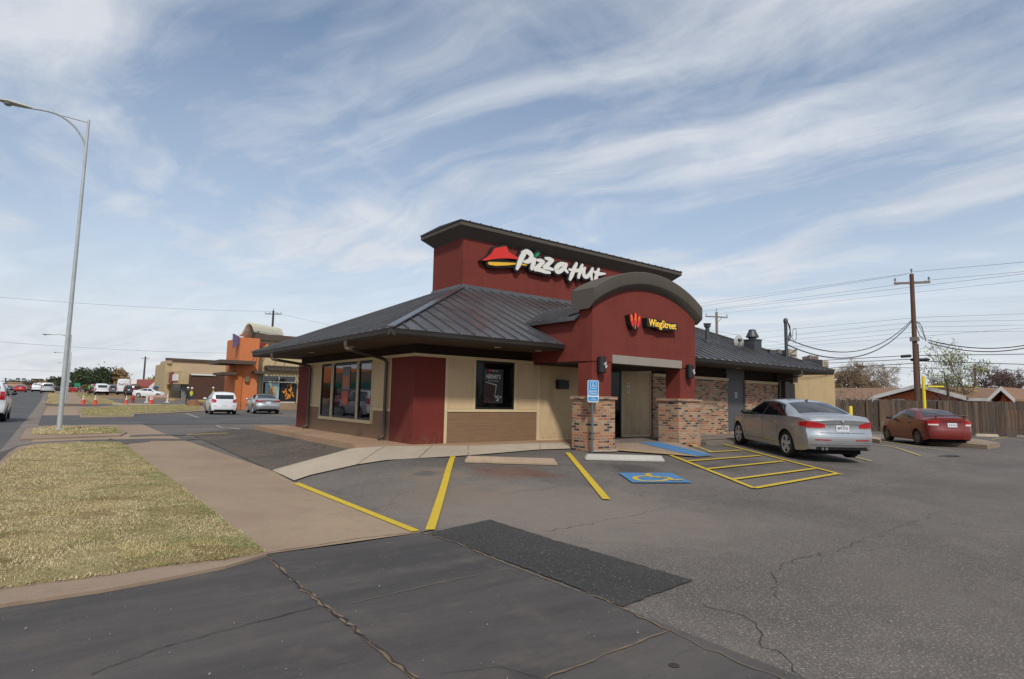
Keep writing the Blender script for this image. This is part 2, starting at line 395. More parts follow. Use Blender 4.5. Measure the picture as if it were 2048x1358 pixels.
# far pads, cross driveway, gutter
ST(cut_sheet([strip_x(-.83, -.30, -40, 300)], -.018, 'gutter', M_gut))
ST(cut_sheet([[(-.30, 19.2), (1.05, 19.6), (1.64, 22.2), (3.2, 27), (1.6, 30.4), (-.3, 30.2)]], -.009, 'driveway', M_walk))
ST(cut_sheet([[(-.3, 30.4), (12, 30.4), (12, 45), (-.3, 42)]], -.009, 'driveway', M_road))
ST(cut_sheet([[(-.28, 42), (1.6, 42), (2.5, 62), (-.1, 62)]], -.006, 'sidewalk', M_walk))
ST(cut_sheet([[(-.3, 66), (30, 66), (30, 71), (-.3, 71)]], -.005, 'driveway', M_road))
ST(cut_sheet([[(1.2, 72), (3.2, 72), (3.2, 400), (1.2, 400)]], -.005, 'sidewalk', M_walk))
def raised(polys, name, m, h, skirt=.2, kind=True, zf=None):   # slab with a real edge
    mb = MB()
    for pl in polys:
        n = len(pl); top = [Vector((p[0], p[1], hz(p[0], p[1])+h)) for p in pl]; bot = [t-Vector((0, 0, h+skirt)) for t in top]
        tri = tessellate_polygon([[Vector((p[0], p[1], 0)) for p in pl]])
        mb.add(top+bot, [tuple(t) for t in tri]+[(i, (i+1) % n, n+(i+1) % n, n+i) for i in range(n)])
    o = mb.build(name, m); return ST(o) if kind else o
M_mark = concrete('tyre_marked_concrete', '4f4a48', '5f5752', .4)
ST(cut_sheet([P2([(-20, 912), (30, 893), (70, 884), (160, 879.5), (300, 877), (300, 883), (262, 886.5), (250, 890), (160, 891), (75, 897), (30, 906), (-20, 935)])], -.0042, 'driveway', M_mark))
ST(cut_sheet([P2([(262, 869.5), (330, 868), (372, 867.5), (372, 870), (330, 871), (258, 873.5)])], -.0035, 'tyre_mark', M_mark))
ST(cut_sheet([P2([(300, 877), (380, 876), (402, 878.5), (380, 879.5), (300, 881)])], -.0030, 'tyre_mark', M_mark))
# lawns: soil sheet + kerb lip + blades (stuff)
L1 = P2([(-60, 1190), (0, 1180), (206, 1154), (324, 1135), (450, 1121), (527, 1107)])+[(1.64, 11), (1.64, 18.6), (1.60, 19.5)]+P2([(205, 885), (162, 886.5), (74, 892), (48, 898), (29.5, 909), (12, 926), (0, 940), (-60, 1000)])
L2 = P2([(65, 871), (64, 861), (112, 855), (232, 857), (243, 868), (150, 871)])
L3 = P2([(166, 833), (161, 818.4), (250, 811), (340, 809.5), (398, 812), (400, 820), (340, 824.5), (262, 827), (262, 832)])
L4 = [(-.25, 72.5), (1.2, 72.5), (1.2, 130), (-.25, 130)]
L5 = [(3.3, 73), (6, 73), (5.2, 130), (3.3, 130)]
def scale_poly(pl, s):
    cx = sum(p[0] for p in pl)/len(pl); cy = sum(p[1] for p in pl)/len(pl)
    return [(cx+(p[0]-cx)*s, cy+(p[1]-cy)*s) for p in pl]
def grow(pl, d):
    cx = sum(p[0] for p in pl)/len(pl); cy = sum(p[1] for p in pl)/len(pl); out = []
    for p in pl:
        v = Vector((p[0]-cx, p[1]-cy)); out.append((p[0]+v.x/v.length*d, p[1]+v.y/v.length*d))
    return out
for i, (L, hh) in enumerate(((L1, .03), (L2, .05), (L3, .05), (L4, .03), (L5, .03))):
    raised([L], 'lawn_soil', M_gsoil, hh)
raised([P2([(40, 880), (52, 858), (112, 851.5), (240, 853.5), (254, 866), (240, 872.5), (150, 876)])], 'curb', M_curb, .03)
raised([P2([(160, 836), (156, 817), (250, 809.5), (405, 810.5), (412, 822), (340, 826.5), (268, 829), (268, 834)])], 'curb', M_curb, .03)
cb1 = P2([(-60, 1222), (0, 1212), (206, 1182), (324, 1160), (450, 1135), (534, 1110), (527, 1105), (450, 1119), (324, 1133), (206, 1152), (0, 1178), (-60, 1188)])
raised([cb1], 'curb', M_curb, .012, .1)
cb2 = P2([(-60, 1000), (0, 940), (12, 926), (29.5, 909), (48, 898), (74, 892), (162, 886.5), (160, 883), (68, 888), (36, 895), (17, 907), (-4, 928), (-70, 985)])
raised([cb2], 'curb', M_curb, .015, .1)
raised([strip_x(-.62, -.32, 72, 300)], 'curb', M_curb, .04, .3)
# grass blades
def inside(p, pl):
    c = False; j = len(pl)-1
    for i in range(len(pl)):
        if (pl[i][1] > p[1]) != (pl[j][1] > p[1]) and p[0] < (pl[j][0]-pl[i][0])*(p[1]-pl[i][1])/(pl[j][1]-pl[i][1])+pl[i][0]: c = not c
        j = i
    return c
def blades_mat():
    m, k, b, P = base('grass_blades'); g = k.add('ShaderNodeNewGeometry'); rnd = g.outputs['Random Per Island']
    c = k.ramp(rnd, [(0., lin('92805f')), (.25, lin('bfac87')), (.65, lin('e0d1aa')), (.9, lin('aba27c')), (1., lin('748050'))])
    a = k.noise(P, 1.1, 4, .65); side = k.add('ShaderNodeSeparateXYZ'); k.link(P, side.inputs[0])
    e = k.math('ADD', a, k.math('MULTIPLY', k.math('SUBTRACT', side.outputs[0], .75), .15))
    e = k.math('ADD', e, k.math('MULTIPLY', k.math('MAXIMUM', k.math('SUBTRACT', 7.5, side.outputs[1]), 0.), .06))
    gm = k.math('MULTIPLY', k.ramp(e, [(.51, 0.), (.63, .9)]), k.ramp(rnd, [(.2, 1.), (.9, .35)]))
    c = k.mix(gm, c, lin('647a38')); c = k.mix(k.ramp(k.noise(P, .9, 3), [(.5, 0.), (.62, .5)]), c, lin('cdb681')); c = k.mix(k.ramp(k.noise(P, 2.6, 4), [(.56, 0.), (.66, .45)]), c, lin('7a6440'))
    k.link(c, b.inputs['Base Color']); b.inputs['Roughness'].default_value = .9; b.inputs['Specular IOR Level'].default_value = .15; return m
M_blade = blades_mat(); rg = random.Random(3)
def blades(L, n, name, hgt, wid, near=False, h0=.03):
    mb = MB(); xs = [p[0] for p in L]; ys_ = [p[1] for p in L]; c = 0
    y0, y1 = min(ys_), max(ys_)
    while c < n:
        u = rg.random(); y = y0+(y1-y0)*(u**1.8 if near else u); x = rg.uniform(min(xs), max(xs))
        if not inside((x, y), L): continue
        if near:
            nn = sin(x*7.1+sin(y*3.3)*2)+sin(y*5.7+x*2.1)+sin(x*17+y*13)*.6; eb = (y-5.68)-.12-.12*nn+max(0, x-1.1)*.2
            if nn < -1.0 and rg.random() < .82: continue
            if eb < .3 and rg.random() < .85-max(0, eb)*2.2: continue
        c += 1; a = rg.uniform(0, 2*pi); l = hgt*rg.uniform(.5, 1.3); d = Vector((cos(a), sin(a), 0)); s = Vector((-sin(a), cos(a), 0))*wid*(1+ (y-6)*.06 if near else 1.)
        z = hz(x, y)+h0-.004; p = Vector((x, y, z)); q = p+d*l*rg.uniform(.3, 1.3)+Vector((0, 0, l*rg.uniform(.25, .9)))
        mb.add([p-s, p+s, q], [(0, 1, 2)])
    return tag(mb.build(name, M_blade, fix=False), kind='stuff')
blades(grow(L1, .05), 125000, 'grass', .024, .0032, True)
blades(L2, 9000, 'grass', .055, .008, h0=.05); blades(L3, 14000, 'grass', .07, .013, h0=.05); blades(L4, 5000, 'grass', .08, .03); blades(L5, 4000, 'grass', .08, .03)
# old broken asphalt wedge, concrete ramps at the building
ST(cut_sheet([P2([(380, 868), (545, 941), (560, 938), (706, 900), (500, 858), (470, 857)])], -.004, 'old_asphalt_strip', M_old))
ZW = .34
apx = [(545, 941), (588, 961), (621, 950), (714, 929), (773, 920), (899, 913), (960, 909), (1080, 899), (1150, 897), (1182, 904), (1236, 903)]
outer = [T(*p)+Vector((0, 0, .004)) for p in apx]
inner = [T(545, 941)+Vector((.02, .02, .006))]+[G(*p, z=ZW-.003) for p in [(700, 897.5), (709, 896.5), (770, 892), (828, 892), (900, 891), (960, 890), (1080, 886), (1150, 886), (1190, 884), (1240, 882)]]
mb = MB(); mb.grid([outer, [o*.35+i*.65+Vector((0, 0, .01)) for o, i in zip(outer, inner)], inner]); ST(mb.build('walkway_apron', M_white, smooth=True))
mb = MB()
for ia, ib, f in ((3, 3, 0), (4, 5, .5), (5, 6, .6), (7, 7, 0)):
    lo, hi = outer[ia].lerp(outer[ib], f), inner[ia].lerp(inner[ib], f); md = lo*.35+hi*.65+Vector((0, 0, .01))
    for p, q in ((lo, md), (md, hi)): mb.add([p+Vector((-.008, 0, .003)), p+Vector((.008, 0, .003)), q+Vector((.008, 0, .003)), q+Vector((-.008, 0, .003))], [(0, 1, 2, 3)])
ST(mb.build('joint', mat('joint_dark', '4a4038', .95)))
X0, Y0 = 6.70, 12.38
YP = 10.12                                        # porch front plane
# raised walkway slab, left side and front
mb = MB()
mb.prism([(5.52, 13.05, ZW), (5.62, 21.7, ZW), (7.2, 21.7, ZW), (7.2, 13.0, ZW)], (0, 0, -.35))
ST(mb.build('walkway', M_slab))
mb = MB(); fr = [inner[i] for i in range(2, len(inner))]
back = [Vector((p.x if p.x > X0+.3 else X0+.2, Y0+.3, ZW-.003)) for p in fr]; back[0] = Vector((5.6, 13.06, ZW-.003)); back[1] = Vector((7.0, 13.06, ZW-.003))
mb.grid([fr, back]); ST(mb.build('walkway', M_slab))
mb = MB(); mb.box(10.4, 24.6, YP+.5, Y0+.3, 0, ZW-.006); mb.box(14.7, 24.6, YP+.5, Y0+.3, 0, ZW-.002)
mb.box(14.95, 23.5, YP+.05, YP+.5, 0, ZW-.02); ST(mb.build('walkway', M_gut))
# ramp: pebbled concrete with blue stripe and yellow edge
def rampz(l, z=None): return [ (G(p[0], p[1], p[2]) if len(p) == 3 else T(*p)) for p in l]
M_peb = asphalt('pebbled_concrete', '8a7563', '9c8672', 'c0ab96', coarse=34, sp=(.55, .66))
mb = MB(); mb.add([p+Vector((0, 0, .006)) for p in rampz([(1229, 887, ZW), (1276, 886, ZW), (1317, 885, ZW), (1352, 885, ZW), (1428, 911), (1391, 914), (1232, 901)])], [(0, 1, 5, 6), (1, 2, 4, 5), (2, 3, 4)])
ST(mb.build('curb_ramp', M_peb))
mb = MB(); mb.add([p+Vector((0, 0, .014)) for p in rampz([(1276, 886, ZW), (1317, 885, ZW), (1427, 910.5), (1391.5, 913.4)])], [(0, 1, 2, 3)])
ST(mb.build('ramp_marking', M_blue))
# painted lines
def line_px(name, pts, w, m, off=-.0, closed=False):
    mb = MB(); P_ = [T(*p) for p in pts]
    for a, b in zip(P_[:-1], P_[1:]):
        d = (b-a); n = max(1, int(d.length/.5)); s = Vector((-d.y, d.x, 0)).normalized()*w/2; rows = []
        for i in range(n+1):
            p = a+d*i/n; q0 = p-s; q1 = p+s
            rows.append([(q.x, q.y, hz(q.x, q.y)+off) for q in (q0, q1)])
        mb.grid(rows)
    return ST(mb.build(name, m))
line_px('parking_line', [(592, 966), (832, 1062)], .10, M_yel, .001)
line_px('parking_line', [(906, 912.5), (860, 1059)], .105, M_yel)
line_px('parking_line', [(1135, 905), (1213, 998)], .115, M_yel)
mb = MB()
def hl(a, b, off, w=.10): line_px('hatch_line', [a, b], w, M_yel, off)
hl((1340, 909.5), (1509, 976), 0.); hl((1433, 886), (1683, 948.5), .000); hl((1509, 976), (1675, 947), .004)
hl((1376, 922), (1521, 911), .004); hl((1412, 938), (1567, 922), .004); hl((1462, 959), (1629, 937), .004); hl((1416, 904), (1484, 900.5), .004)
hl((1232, 901.5), (1392, 914), .035, .07); hl((1358, 887), (1427, 909), .06, .06)
line_px('parking_line', [(1690, 874), (1840, 911)], .08, M_yelo); line_px('parking_line', [(1600, 886), (1743, 922)], .08, M_yelo)
line_px('parking_line', [(1765, 882), (1908, 903)], .08, M_yelo); line_px('parking_line', [(1983, 879), (2016, 874)], .08, M_yelo)
line_px('parking_line', [(372, 827), (397, 835)], .09, M_wpaint, -.002); line_px('parking_line', [(433, 851), (480, 858)], .09, M_wpaint, -.0)
line_px('parking_line', [(376, 869), (455, 866)], .10, M_yel, .001)
line_px('parking_line', [(566, 827), (590, 829)], .09, M_wpaint, .0)
# blue wheelchair marking
q = [T(*p)+Vector((0, 0, .001)) for p in [(1237, 945.5), (1342, 945.5), (1385, 965), (1265, 965)]]
mb = MB(); mb.poly(q); ST(mb.build('accessible_marking', M_blue))
mb = MB()
def zz(x, y, o=.006): return T(1080+x/3.0118, 840+y/3.0118)+Vector((0, 0, o))
def stroke(mb, pts, w, o): ribbon(mb, smooth_path([zz(*p, o=o) for p in pts], 4), w, (0, 0, 1), caps=4)
stroke(mb, [(640, 338), (585, 342), (572, 352), (600, 364), (660, 370), (740, 366), (765, 358)], .09, .005)
stroke(mb, [(650, 330), (672, 342), (720, 345), (700, 347)], .10, .007); stroke(mb, [(632, 325), (668, 325)], .09, .009)
stroke(mb, [(700, 348), (770, 350), (800, 364), (850, 362)], .085, .011)
ST(mb.build('accessible_marking', M_yel))
# cracks in the apron (open joints filled with dirt)
M_crack = mat('crack', '332d28', .95); M_joint = concrete('joint_dirt', '6b5c4c', '8a785f', .3)
def crack(pts, w, off, m, jag=.03, rs=1):
    rr = random.Random(rs); P_ = [T(*p) for p in pts]; out = []; ws = []
    for a, b in zip(P_[:-1], P_[1:]):
        d = b-a; n = max(2, int(d.length/.07)); s = Vector((-d.y, d.x, 0)).normalized()
        for i in range(n): out.append(a+d*i/n+s*rr.gauss(0, jag)); ws.append(w*rr.uniform(.35, 1.5))
    out.append(P_[-1]); ws.append(w*.4); mb = MB(); rows = []
    for i, p in enumerate(out):
        d = out[min(i+1, len(out)-1)]-out[max(i-1, 0)]; s = Vector((-d.y, d.x, 0)).normalized()*ws[i]/2
        rows.append([(q.x, q.y, hz(q.x, q.y)+off) for q in (p-s, p+s)])
    mb.grid(rows); return ST(mb.build('crack', m))
ck = [(533, 1108), (585, 1157), (645, 1205), (690, 1238), (745, 1285), (800, 1330), (840, 1362), (900, 1410)]
crack(ck, .024, -.006, M_joint, .008, 2); crack(ck, .014, -.004, M_crack, .010, 3)
crack([(533, 1104), (620, 1091), (720, 1075), (842, 1062)], .012, -.004, M_joint, .004, 4)
crack([(845, 1064), (912, 1084), (1000, 1121), (1120, 1166), (1240, 1211), (1340, 1260), (1480, 1322), (1600, 1370)], .012, -.004, M_joint, .008, 5)
crack([(700, 1205), (850, 1170), (1020, 1135)], .006, -.005, M_joint, .003, 6); crack([(330, 1290), (480, 1250), (640, 1209)], .009, -.005, M_crack, .006, 7)
crack([(180, 1345), (330, 1290)], .006, -.005, M_crack, .006, 17)
crack([(1090, 1355), (1200, 1312), (1340, 1257)], .013, -.005, M_joint, .006, 8)
crack([(880, 1345), (1000, 1330), (1090, 1355)], .004, -.005, M_crack, .004, 18)
for i, c_ in enumerate([[(1090, 1060), (1180, 1045), (1300, 1020), (1440, 985), (1509, 977)], [(1560, 1190), (1545, 1140), (1590, 1115), (1680, 1095), (1800, 1050), (1880, 1020)],
          [(1400, 1205), (1480, 1225), (1530, 1245), (1520, 1290), (1580, 1310), (1610, 1350)], [(1640, 1000), (1780, 965), (1900, 935)], [(1880, 1020), (1960, 1030), (2060, 1040)], [(1000, 985), (1100, 975), (1200, 990)], [(640, 985), (760, 960), (850, 955)]]):
    crack(c_, .005, -.016, M_crack, .03, 20+i)
for cx, cy, rr_ in ((1348, 1327, .03),):
    p = T(cx, cy); mb = MB(); mb.lathe((p.x, p.y, -.012), [(rr_, 0), (rr_, .004)], 12); ST(mb.build('survey_disc', M_crack))
# manhole stain dark spot, loose litter
p = T(1892, 910); mb = MB(); mb.poly([(p.x+.55*cos(a*pi/8)+.1*sin(3*a), p.y+.3*sin(a*pi/8), hz(p.x, p.y)-.016) for a in range(16)]); ST(mb.build('oil_stain', M_patch))
mb = MB(); rg = random.Random(5)
for i in range(170):
    px, py = rg.uniform(0, 2048), 870+500*rg.random()**.8; p = T(px, py); r = rg.uniform(.002, .006)*(1 if rg.random() < .93 else 1.8)
    mb.add([p+Vector((r*rg.uniform(.5, 1), 0, -.006)), p+Vector((0, r, -.006)), p+Vector((-r, 0, -.006)), p+Vector((0, -r*rg.uniform(.5, 1), -.006)), p+Vector((0, 0, r*.8))], [(0, 1, 4), (1, 2, 4), (2, 3, 4), (3, 0, 4)])
tag(mb.build('gravel', mat('gravel_stone', '80766a', .9, vscale=8, var=.4)), kind='stuff')
# kerb island by the red sedan + concrete strips near the fence
def curb_thing(pl, h, m): return raised([pl], 'curb', m, h)
curb_thing([G(*p)[:2] for p in [(1742, 883), (1760, 886), (1764, 880), (1748, 877)]], .13, M_white)
curb_thing([G(*p)[:2] for p in [(1860, 889), (1975, 898), (2000, 893), (1965, 886), (1870, 878), (1850, 884)]], .14, M_curb)
ST(cut_sheet([[(G(*p)[0], G(*p)[1]) for p in [(1690, 872), (1750, 880), (1765, 878), (1780, 871), (1700, 866)]]], -.01, 'walkway', M_gut))
# ================================================================ RESTAURANT
def stucco(name, col, var=.1, bs=.35, streak=.12):
    m, k, b, P = base(name); c = lin(col)
    n = k.noise(P, 1.6, 6, .65); st = k.noise(k.mapping(P, (3, 3, .35)), 2., 5, .65); f = k.noise(P, 90, 4, .7)
    v = k.math('ADD', k.math('MULTIPLY', n, .6), k.math('MULTIPLY', st, .4))
    c1 = k.mix(1., c, k.ramp(v, [(.34, 1-var-streak), (.5, 1.), (.68, 1+var)]), 'MULTIPLY')
    c1 = k.mix(k.ramp(f, [(.6, 0.), (.8, .22)]), c1, tuple(min(1, x*1.5+.01) for x in c))
    sz = k.add('ShaderNodeSeparateXYZ'); k.link(P, sz.inputs[0])
    dm_ = k.math('MULTIPLY', k.ramp(sz.outputs[2], [(.30, .75), (.75, 0.)]), k.ramp(k.noise(k.mapping(P, (5, 5, 2)), 1.6, 5, .7), [(.42, 0.), (.62, .7)]))
    c1 = k.mix(dm_, c1, lin('6b5540'))
    k.link(c1, b.inputs['Base Color']); b.inputs['Roughness'].default_value = .88; b.inputs['Specular IOR Level'].default_value = .3; bump(k, b, f, bs, .006); return m
def siding(name, col, pitch=.105):
    m, k, b, P = base(name); c = lin(col)
    s = k.add('ShaderNodeSeparateXYZ'); k.link(P, s.inputs[0])
    fr = k.math('FRACT', k.math('DIVIDE', s.outputs[2], pitch))
    n = k.noise(k.mapping(P, (.8, .8, 14)), 3., 4, .6)
    c1 = k.mix(1., c, k.ramp(n, [(.3, .86), (.7, 1.12)]), 'MULTIPLY')
    k.link(c1, b.inputs['Base Color']); b.inputs['Roughness'].default_value = .75
    bump(k, b, k.math('SUBTRACT', 1., fr), .3, .008); return m
def seam_metal(name, col, rough=.42):
    m, k, b, P = base(name); c = lin(col)
    n = k.noise(P, .9, 6, .65, .6); n2 = k.noise(P, 7, 4, .6)
    k.link(k.mix(1., c, k.ramp(k.math('ADD', k.math('MULTIPLY', n, .7), k.math('MULTIPLY', n2, .3)), [(.35, .84), (.65, 1.2)]), 'MULTIPLY'), b.inputs['Base Color'])
    k.link(k.ramp(n, [(.3, rough-.08), (.7, rough+.12)]), b.inputs['Roughness']); b.inputs['Metallic'].default_value = .45
    bump(k, b, k.noise(P, 1.7, 3), .15, .06); return m
def brick(name, shade=1.):
    m, k, b, P = base(name); s = k.add('ShaderNodeSeparateXYZ'); k.link(P, s.inputs[0])
    cv = k.add('ShaderNodeCombineXYZ'); k.link(k.math('ADD', s.outputs[0], s.outputs[1]), cv.inputs[0]); k.link(s.outputs[2], cv.inputs[1])
    t = k.add('ShaderNodeTexBrick'); k.link(cv.outputs[0], t.inputs['Vector']); t.offset = .5
    t.inputs['Scale'].default_value = 1.; t.inputs['Brick Width'].default_value = .205; t.inputs['Row Height'].default_value = .0685; t.inputs['Mortar Size'].default_value = .009
    t.inputs['Mortar Smooth'].default_value = .25; t.inputs['Color1'].default_value = (0, 0, 0, 1); t.inputs['Color2'].default_value = (1, 1, 1, 1); t.inputs['Mortar'].default_value = (.5, .5, .5, 1)
    cols = ['40363a', '8a5240', 'a87a5c', '9a6048', 'a5846a', '55463f', 'a0654c', 'a88a6e', '7c746b', 'a08064', '302c2d', 'ab8264', 'a9705a', 'a48a72', '8f6e56', '96583f']
    c = k.ramp(t.outputs['Color'], [((i+.01)/len(cols), tuple(v*shade for v in lin(x))) for i, x in enumerate(cols)], 'CONSTANT')
    n = k.noise(P, 45, 4, .7); c = k.mix(1., c, k.ramp(n, [(.3, .75), (.7, 1.25)]), 'MULTIPLY')
    c = k.mix(k.ramp(k.noise(P, 14, 4, .65), [(.56, 0.), (.7, .45)]), c, lin('b39a80'))
    c = k.mix(.06, c, lin('94785f')); c = k.mix(t.outputs['Fac'], c, tuple(v*shade for v in lin('a5937c')))
    k.link(c, b.inputs['Base Color']); b.inputs['Roughness'].default_value = .92
    h = k.math('ADD', k.math('SUBTRACT', 1., t.outputs['Fac']), k.math('MULTIPLY', n, .3)); bump(k, b, h, .7, .01); return m
def glass(name, tint='0b0d10', rough=.03):
    m, k, b, P = base(name); b.inputs['Base Color'].default_value = lin(tint)+(1,); b.inputs['Roughness'].default_value = rough
    b.inputs['Specular IOR Level'].default_value = .9; b.inputs['IOR'].default_value = 1.6; bump(k, b, k.noise(P, .7, 2), .04, .05); return m
M_red = stucco('red_stucco', '70322a', .08); M_redw = stucco('red_panel', '692b24', .09, .15, .08)
M_tan = stucco('tan_panel', 'bda582', .07, .2); M_tanR = stucco('tan_stucco', 'b39b74', .06, .2)
M_trim = mat('cream_trim', 'c3b08a', .7, vscale=4, var=.08); M_trimg = mat('grey_trim', '8e857b', .75, var=.06)
M_sid = siding('brown_siding', '7a5f46', .09); M_frz = stucco('dark_brown_frieze', '2e231b', .1, .1, .05); M_sof = mat('soffit', '45362a', .8, var=.08)
M_roof = seam_metal('roof_metal', '5f5e60', .27); M_gutm = seam_metal('gutter_metal', '3c3a37', .45); M_corn = stucco('cornice_stucco', '544d46', .06, .3, .05)
M_cornd = mat('cornice_cap', '2f2f31', .5); M_brk = brick('brick'); M_gl = glass('window_glass'); M_gl2 = mat('dark_tinted_glass', '08090a', .08, var=0, spec=.22); M_blk = mat('black_frame', '141414', .45, var=.05)
M_door = mat('grey_door', '4d4d4f', .55, var=.05); M_ds = mat('downspout_paint', '4a4037', .5, var=.08)
R = thing('pizza_restaurant', (X0, Y0, 0), 'red and tan restaurant with grey metal hip roof, brick columns and a sign tower', 'restaurant')
def rp(mb, name, m, parent=None, label=None, **k):
    o = mb.build(name, m, **k); world_child(o, parent or R) if parent is None else o.__setattr__('parent', parent)
    if parent is not None: o.matrix_parent_inverse = Matrix.Translation(-R.location)
    if label: o['label'] = label
    return o
Z0, ZT, ZE = .30, 2.39, 2.69                  # wall foot, top of panels, underside of soffit
XE, YE = 5.40, 11.08; XR, YB = 25.20, 21.7
mb = MB()   # structural core
mb.box(X0+.05, 24.3, Y0+.06, 20.58, .25, ZE)
rp(mb, 'wall', M_frz)
def fp(x0, x1, z0, z1, m, name='wall_panel', pr=.0, th=.05): mb = MB(); mb.box(x0, x1, Y0-pr, Y0-pr+th, z0, z1); return rp(mb, name, m)
def lp(y0, y1, z0, z1, m, name='wall_panel', pr=.0, th=.05): mb = MB(); mb.box(X0-pr, X0-pr+th, y0, y1, z0, z1); return rp(mb, name, m)
# corner red panels
mb = MB(); mb.box(X0-.02, 7.53, Y0-.02, Y0+.05, Z0, ZT); mb.box(X0-.02, X0+.05, Y0+.05, 13.55, Z0, ZT); rp(mb, 'wall_panel', M_redw, label='dark red corner panel')
lp(19.47, 20.6, Z0, ZT, M_redw, pr=.02)
fp(7.61, 8.36, 1.16, ZT, M_tan); fp(9.72, 10.45, 1.16, ZT, M_tan); fp(7.61, 10.45, Z0, 1.09, M_sid, 'siding'); fp(10.54, 12.02, .36, ZT, M_tan)
lp(13.55, 14.58, 1.13, ZT, M_tan); lp(18.50, 19.47, 1.13, ZT, M_tan); lp(13.55, 14.58, Z0, 1.06, M_sid, 'siding'); lp(18.5, 19.47, Z0, 1.06, M_sid, 'siding'); lp(14.58, 18.5, Z0, .70, M_sid, 'siding')
fp(13.9, 15.17, .40, 2.36, M_tan)
# trims
tr = MB(); q = .018
tr.box(X0-.03, 12.06, Y0-.03, Y0+.04, ZT, ZT+.07); tr.box(X0-.03, X0+.04, Y0+.04, 20.62, ZT, ZT+.07)
for x0, x1 in ((7.53, 7.61), (10.45, 10.54), (12.02, 12.08)): tr.box(x0, x1, Y0-q, Y0+.05, Z0+.02, ZT-.001)
tr.box(7.612, 10.448, Y0-q-.002, Y0+.05, 1.09, 1.155); tr.box(8.36, 8.42, Y0-q, Y0+.05, 1.156, ZT-.002); tr.box(9.655, 9.72, Y0-q, Y0+.05, 1.156, ZT-.002)
tr.box(10.542, 12.018, Y0-q, Y0+.05, .30, .36)
tr.box(X0-q, X0+.05, 13.55, 14.58, 1.06, 1.13); tr.box(X0-q, X0+.05, 18.5, 19.47, 1.06, 1.13)
tr.box(13.83, 13.90, Y0-q, Y0+.05, .36, 2.42); tr.box(15.17, 15.23, Y0-q, Y0+.05, .36, 2.42); tr.box(13.902, 15.168, Y0-q, Y0+.05, 2.36, 2.42); tr.box(13.902, 15.168, Y0-q, Y0+.05, .34, .40)
rp(tr, 'trim', M_trim)
# brick walls under the right eave
mb = MB(); mb.box(15.23, 19.42, Y0-.10, Y0+.05, .2, 2.25); mb.box(20.6, 22.95, Y0-.10, Y0+.05, .2, 2.22); rp(mb, 'brick_wall', M_brk)
mb = MB(); mb.box(15.23, 19.45, Y0-.13, Y0+.05, 2.25, 2.34); mb.box(20.57, 22.98, Y0-.13, Y0+.05, 2.22, 2.31); rp(mb, 'trim', M_trim)
mb = MB(); mb.box(19.43, 20.59, Y0-.06, Y0+.05, ZT-.08, ZE); mb.box(19.43, 19.47, Y0-.06, Y0+.04, .3, ZT-.08); mb.box(20.55, 20.59, Y0-.06, Y0+.04, .3, ZT-.08); rp(mb, 'door_frame', M_door)
mb = MB(); mb.box(19.475, 20.545, Y0-.045, Y0+.04, .44, ZT-.085); dr = rp(mb, 'door', M_door)
mb = MB(); mb.tube([(20.42, Y0-.05, 1.2), (20.42, Y0-.11, 1.2)], .025); mb.tube([(20.42, Y0-.11, 1.2), (20.30, Y0-.11, 1.2)], .014)
hd = mb.build('door_handle', mat('chrome', 'c0c0c0', .2, 1, 0)); hd.parent = dr
mb = MB(); mb.box(19.95, 20.13, Y0-.052, Y0-.044, 1.62, 1.86); rp(mb, 'door_sign', mat('sign_grey', '8d8f92', .5))
mb = MB(); mb.box(19.45, 20.58, Y0-.25, Y0-.05, .3, .42); rp(mb, 'door_step', M_white)
mb = MB(); mb.box(23.0, 24.3, Y0-.04, Y0+.05, .25, ZE); rp(mb, 'wall_panel', M_frz)
mb = MB(); mb.box(23.35, 23.75, Y0-.2, Y0-.041, .3, 2.35); mb.box(23.85, 24.2, Y0-.16, Y0-.042, .3, 2.3); rp(mb, 'utility_cabinet', M_ds)
# rear flat-roofed wing behind, standing beyond the eave
pw = PY(1668.5, 740, 13.4)
mb = MB(); mb.box(24.3, pw.x, 13.4, 20.0, 0, pw.z); mb.box(24.28, pw.x+.03, 13.37, 20.03, pw.z, pw.z+.06)
rp(mb, 'wing_wall', M_tanR)
# windows: left facade group of three, front one
def yl(px, z_px=780): return PX(px, z_px, X0).y
def window_left(y0, y1, z0, z1, name='window'):
    mb = MB(); t = .05
    mb.box(X0-.01, X0+.06, y0, y0+t, z0, z1); mb.box(X0-.01, X0+.06, y1-t, y1, z0, z1); mb.box(X0-.01, X0+.06, y0+t, y1-t, z0, z0+t); mb.box(X0-.01, X0+.06, y0+t, y1-t, z1-t, z1)
    o = rp(mb, name, M_blk); g = MB(); g.box(X0+.015, X0+.035, y0+t, y1-t, z0+t, z1-t); gl = g.build('pane', M_gl); gl.parent = o; return o
ws = [(yl(743.5), yl(717)), (yl(713.5), yl(666.5)), (yl(662.5), yl(642.5))]
for a, b in ws: window_left(a, b, .79, 2.36)
mb = MB(); ya, yb = ws[0][0], ws[2][1]
mb.box(X0-.035, X0+.05, ya-.06, yb+.07, .70, .788); mb.box(X0-q, X0+.05, ya-.06, ya, .788, ZT-.001); mb.box(X0-q, X0+.05, yb, yb+.07, .788, ZT-.001)
for i in (0, 1):
    mb.box(X0-q, X0+.05, ws[i][1], ws[i][1]+(ws[i+1][0]-ws[i][1])*.36, .788, ZT-.001); mb.box(X0-q, X0+.05, ws[i+1][0]-(ws[i+1][0]-ws[i][1])*.36, ws[i+1][0], .788, ZT-.001)
rp(mb, 'trim', M_trim)
lp(14.58, ya-.06, .70, ZT, M_tan) if ya-.06 > 14.6 else None
mb = MB(); t = .05; x0, x1, z0, z1 = 8.42, 9.655, 1.156, ZT-.002
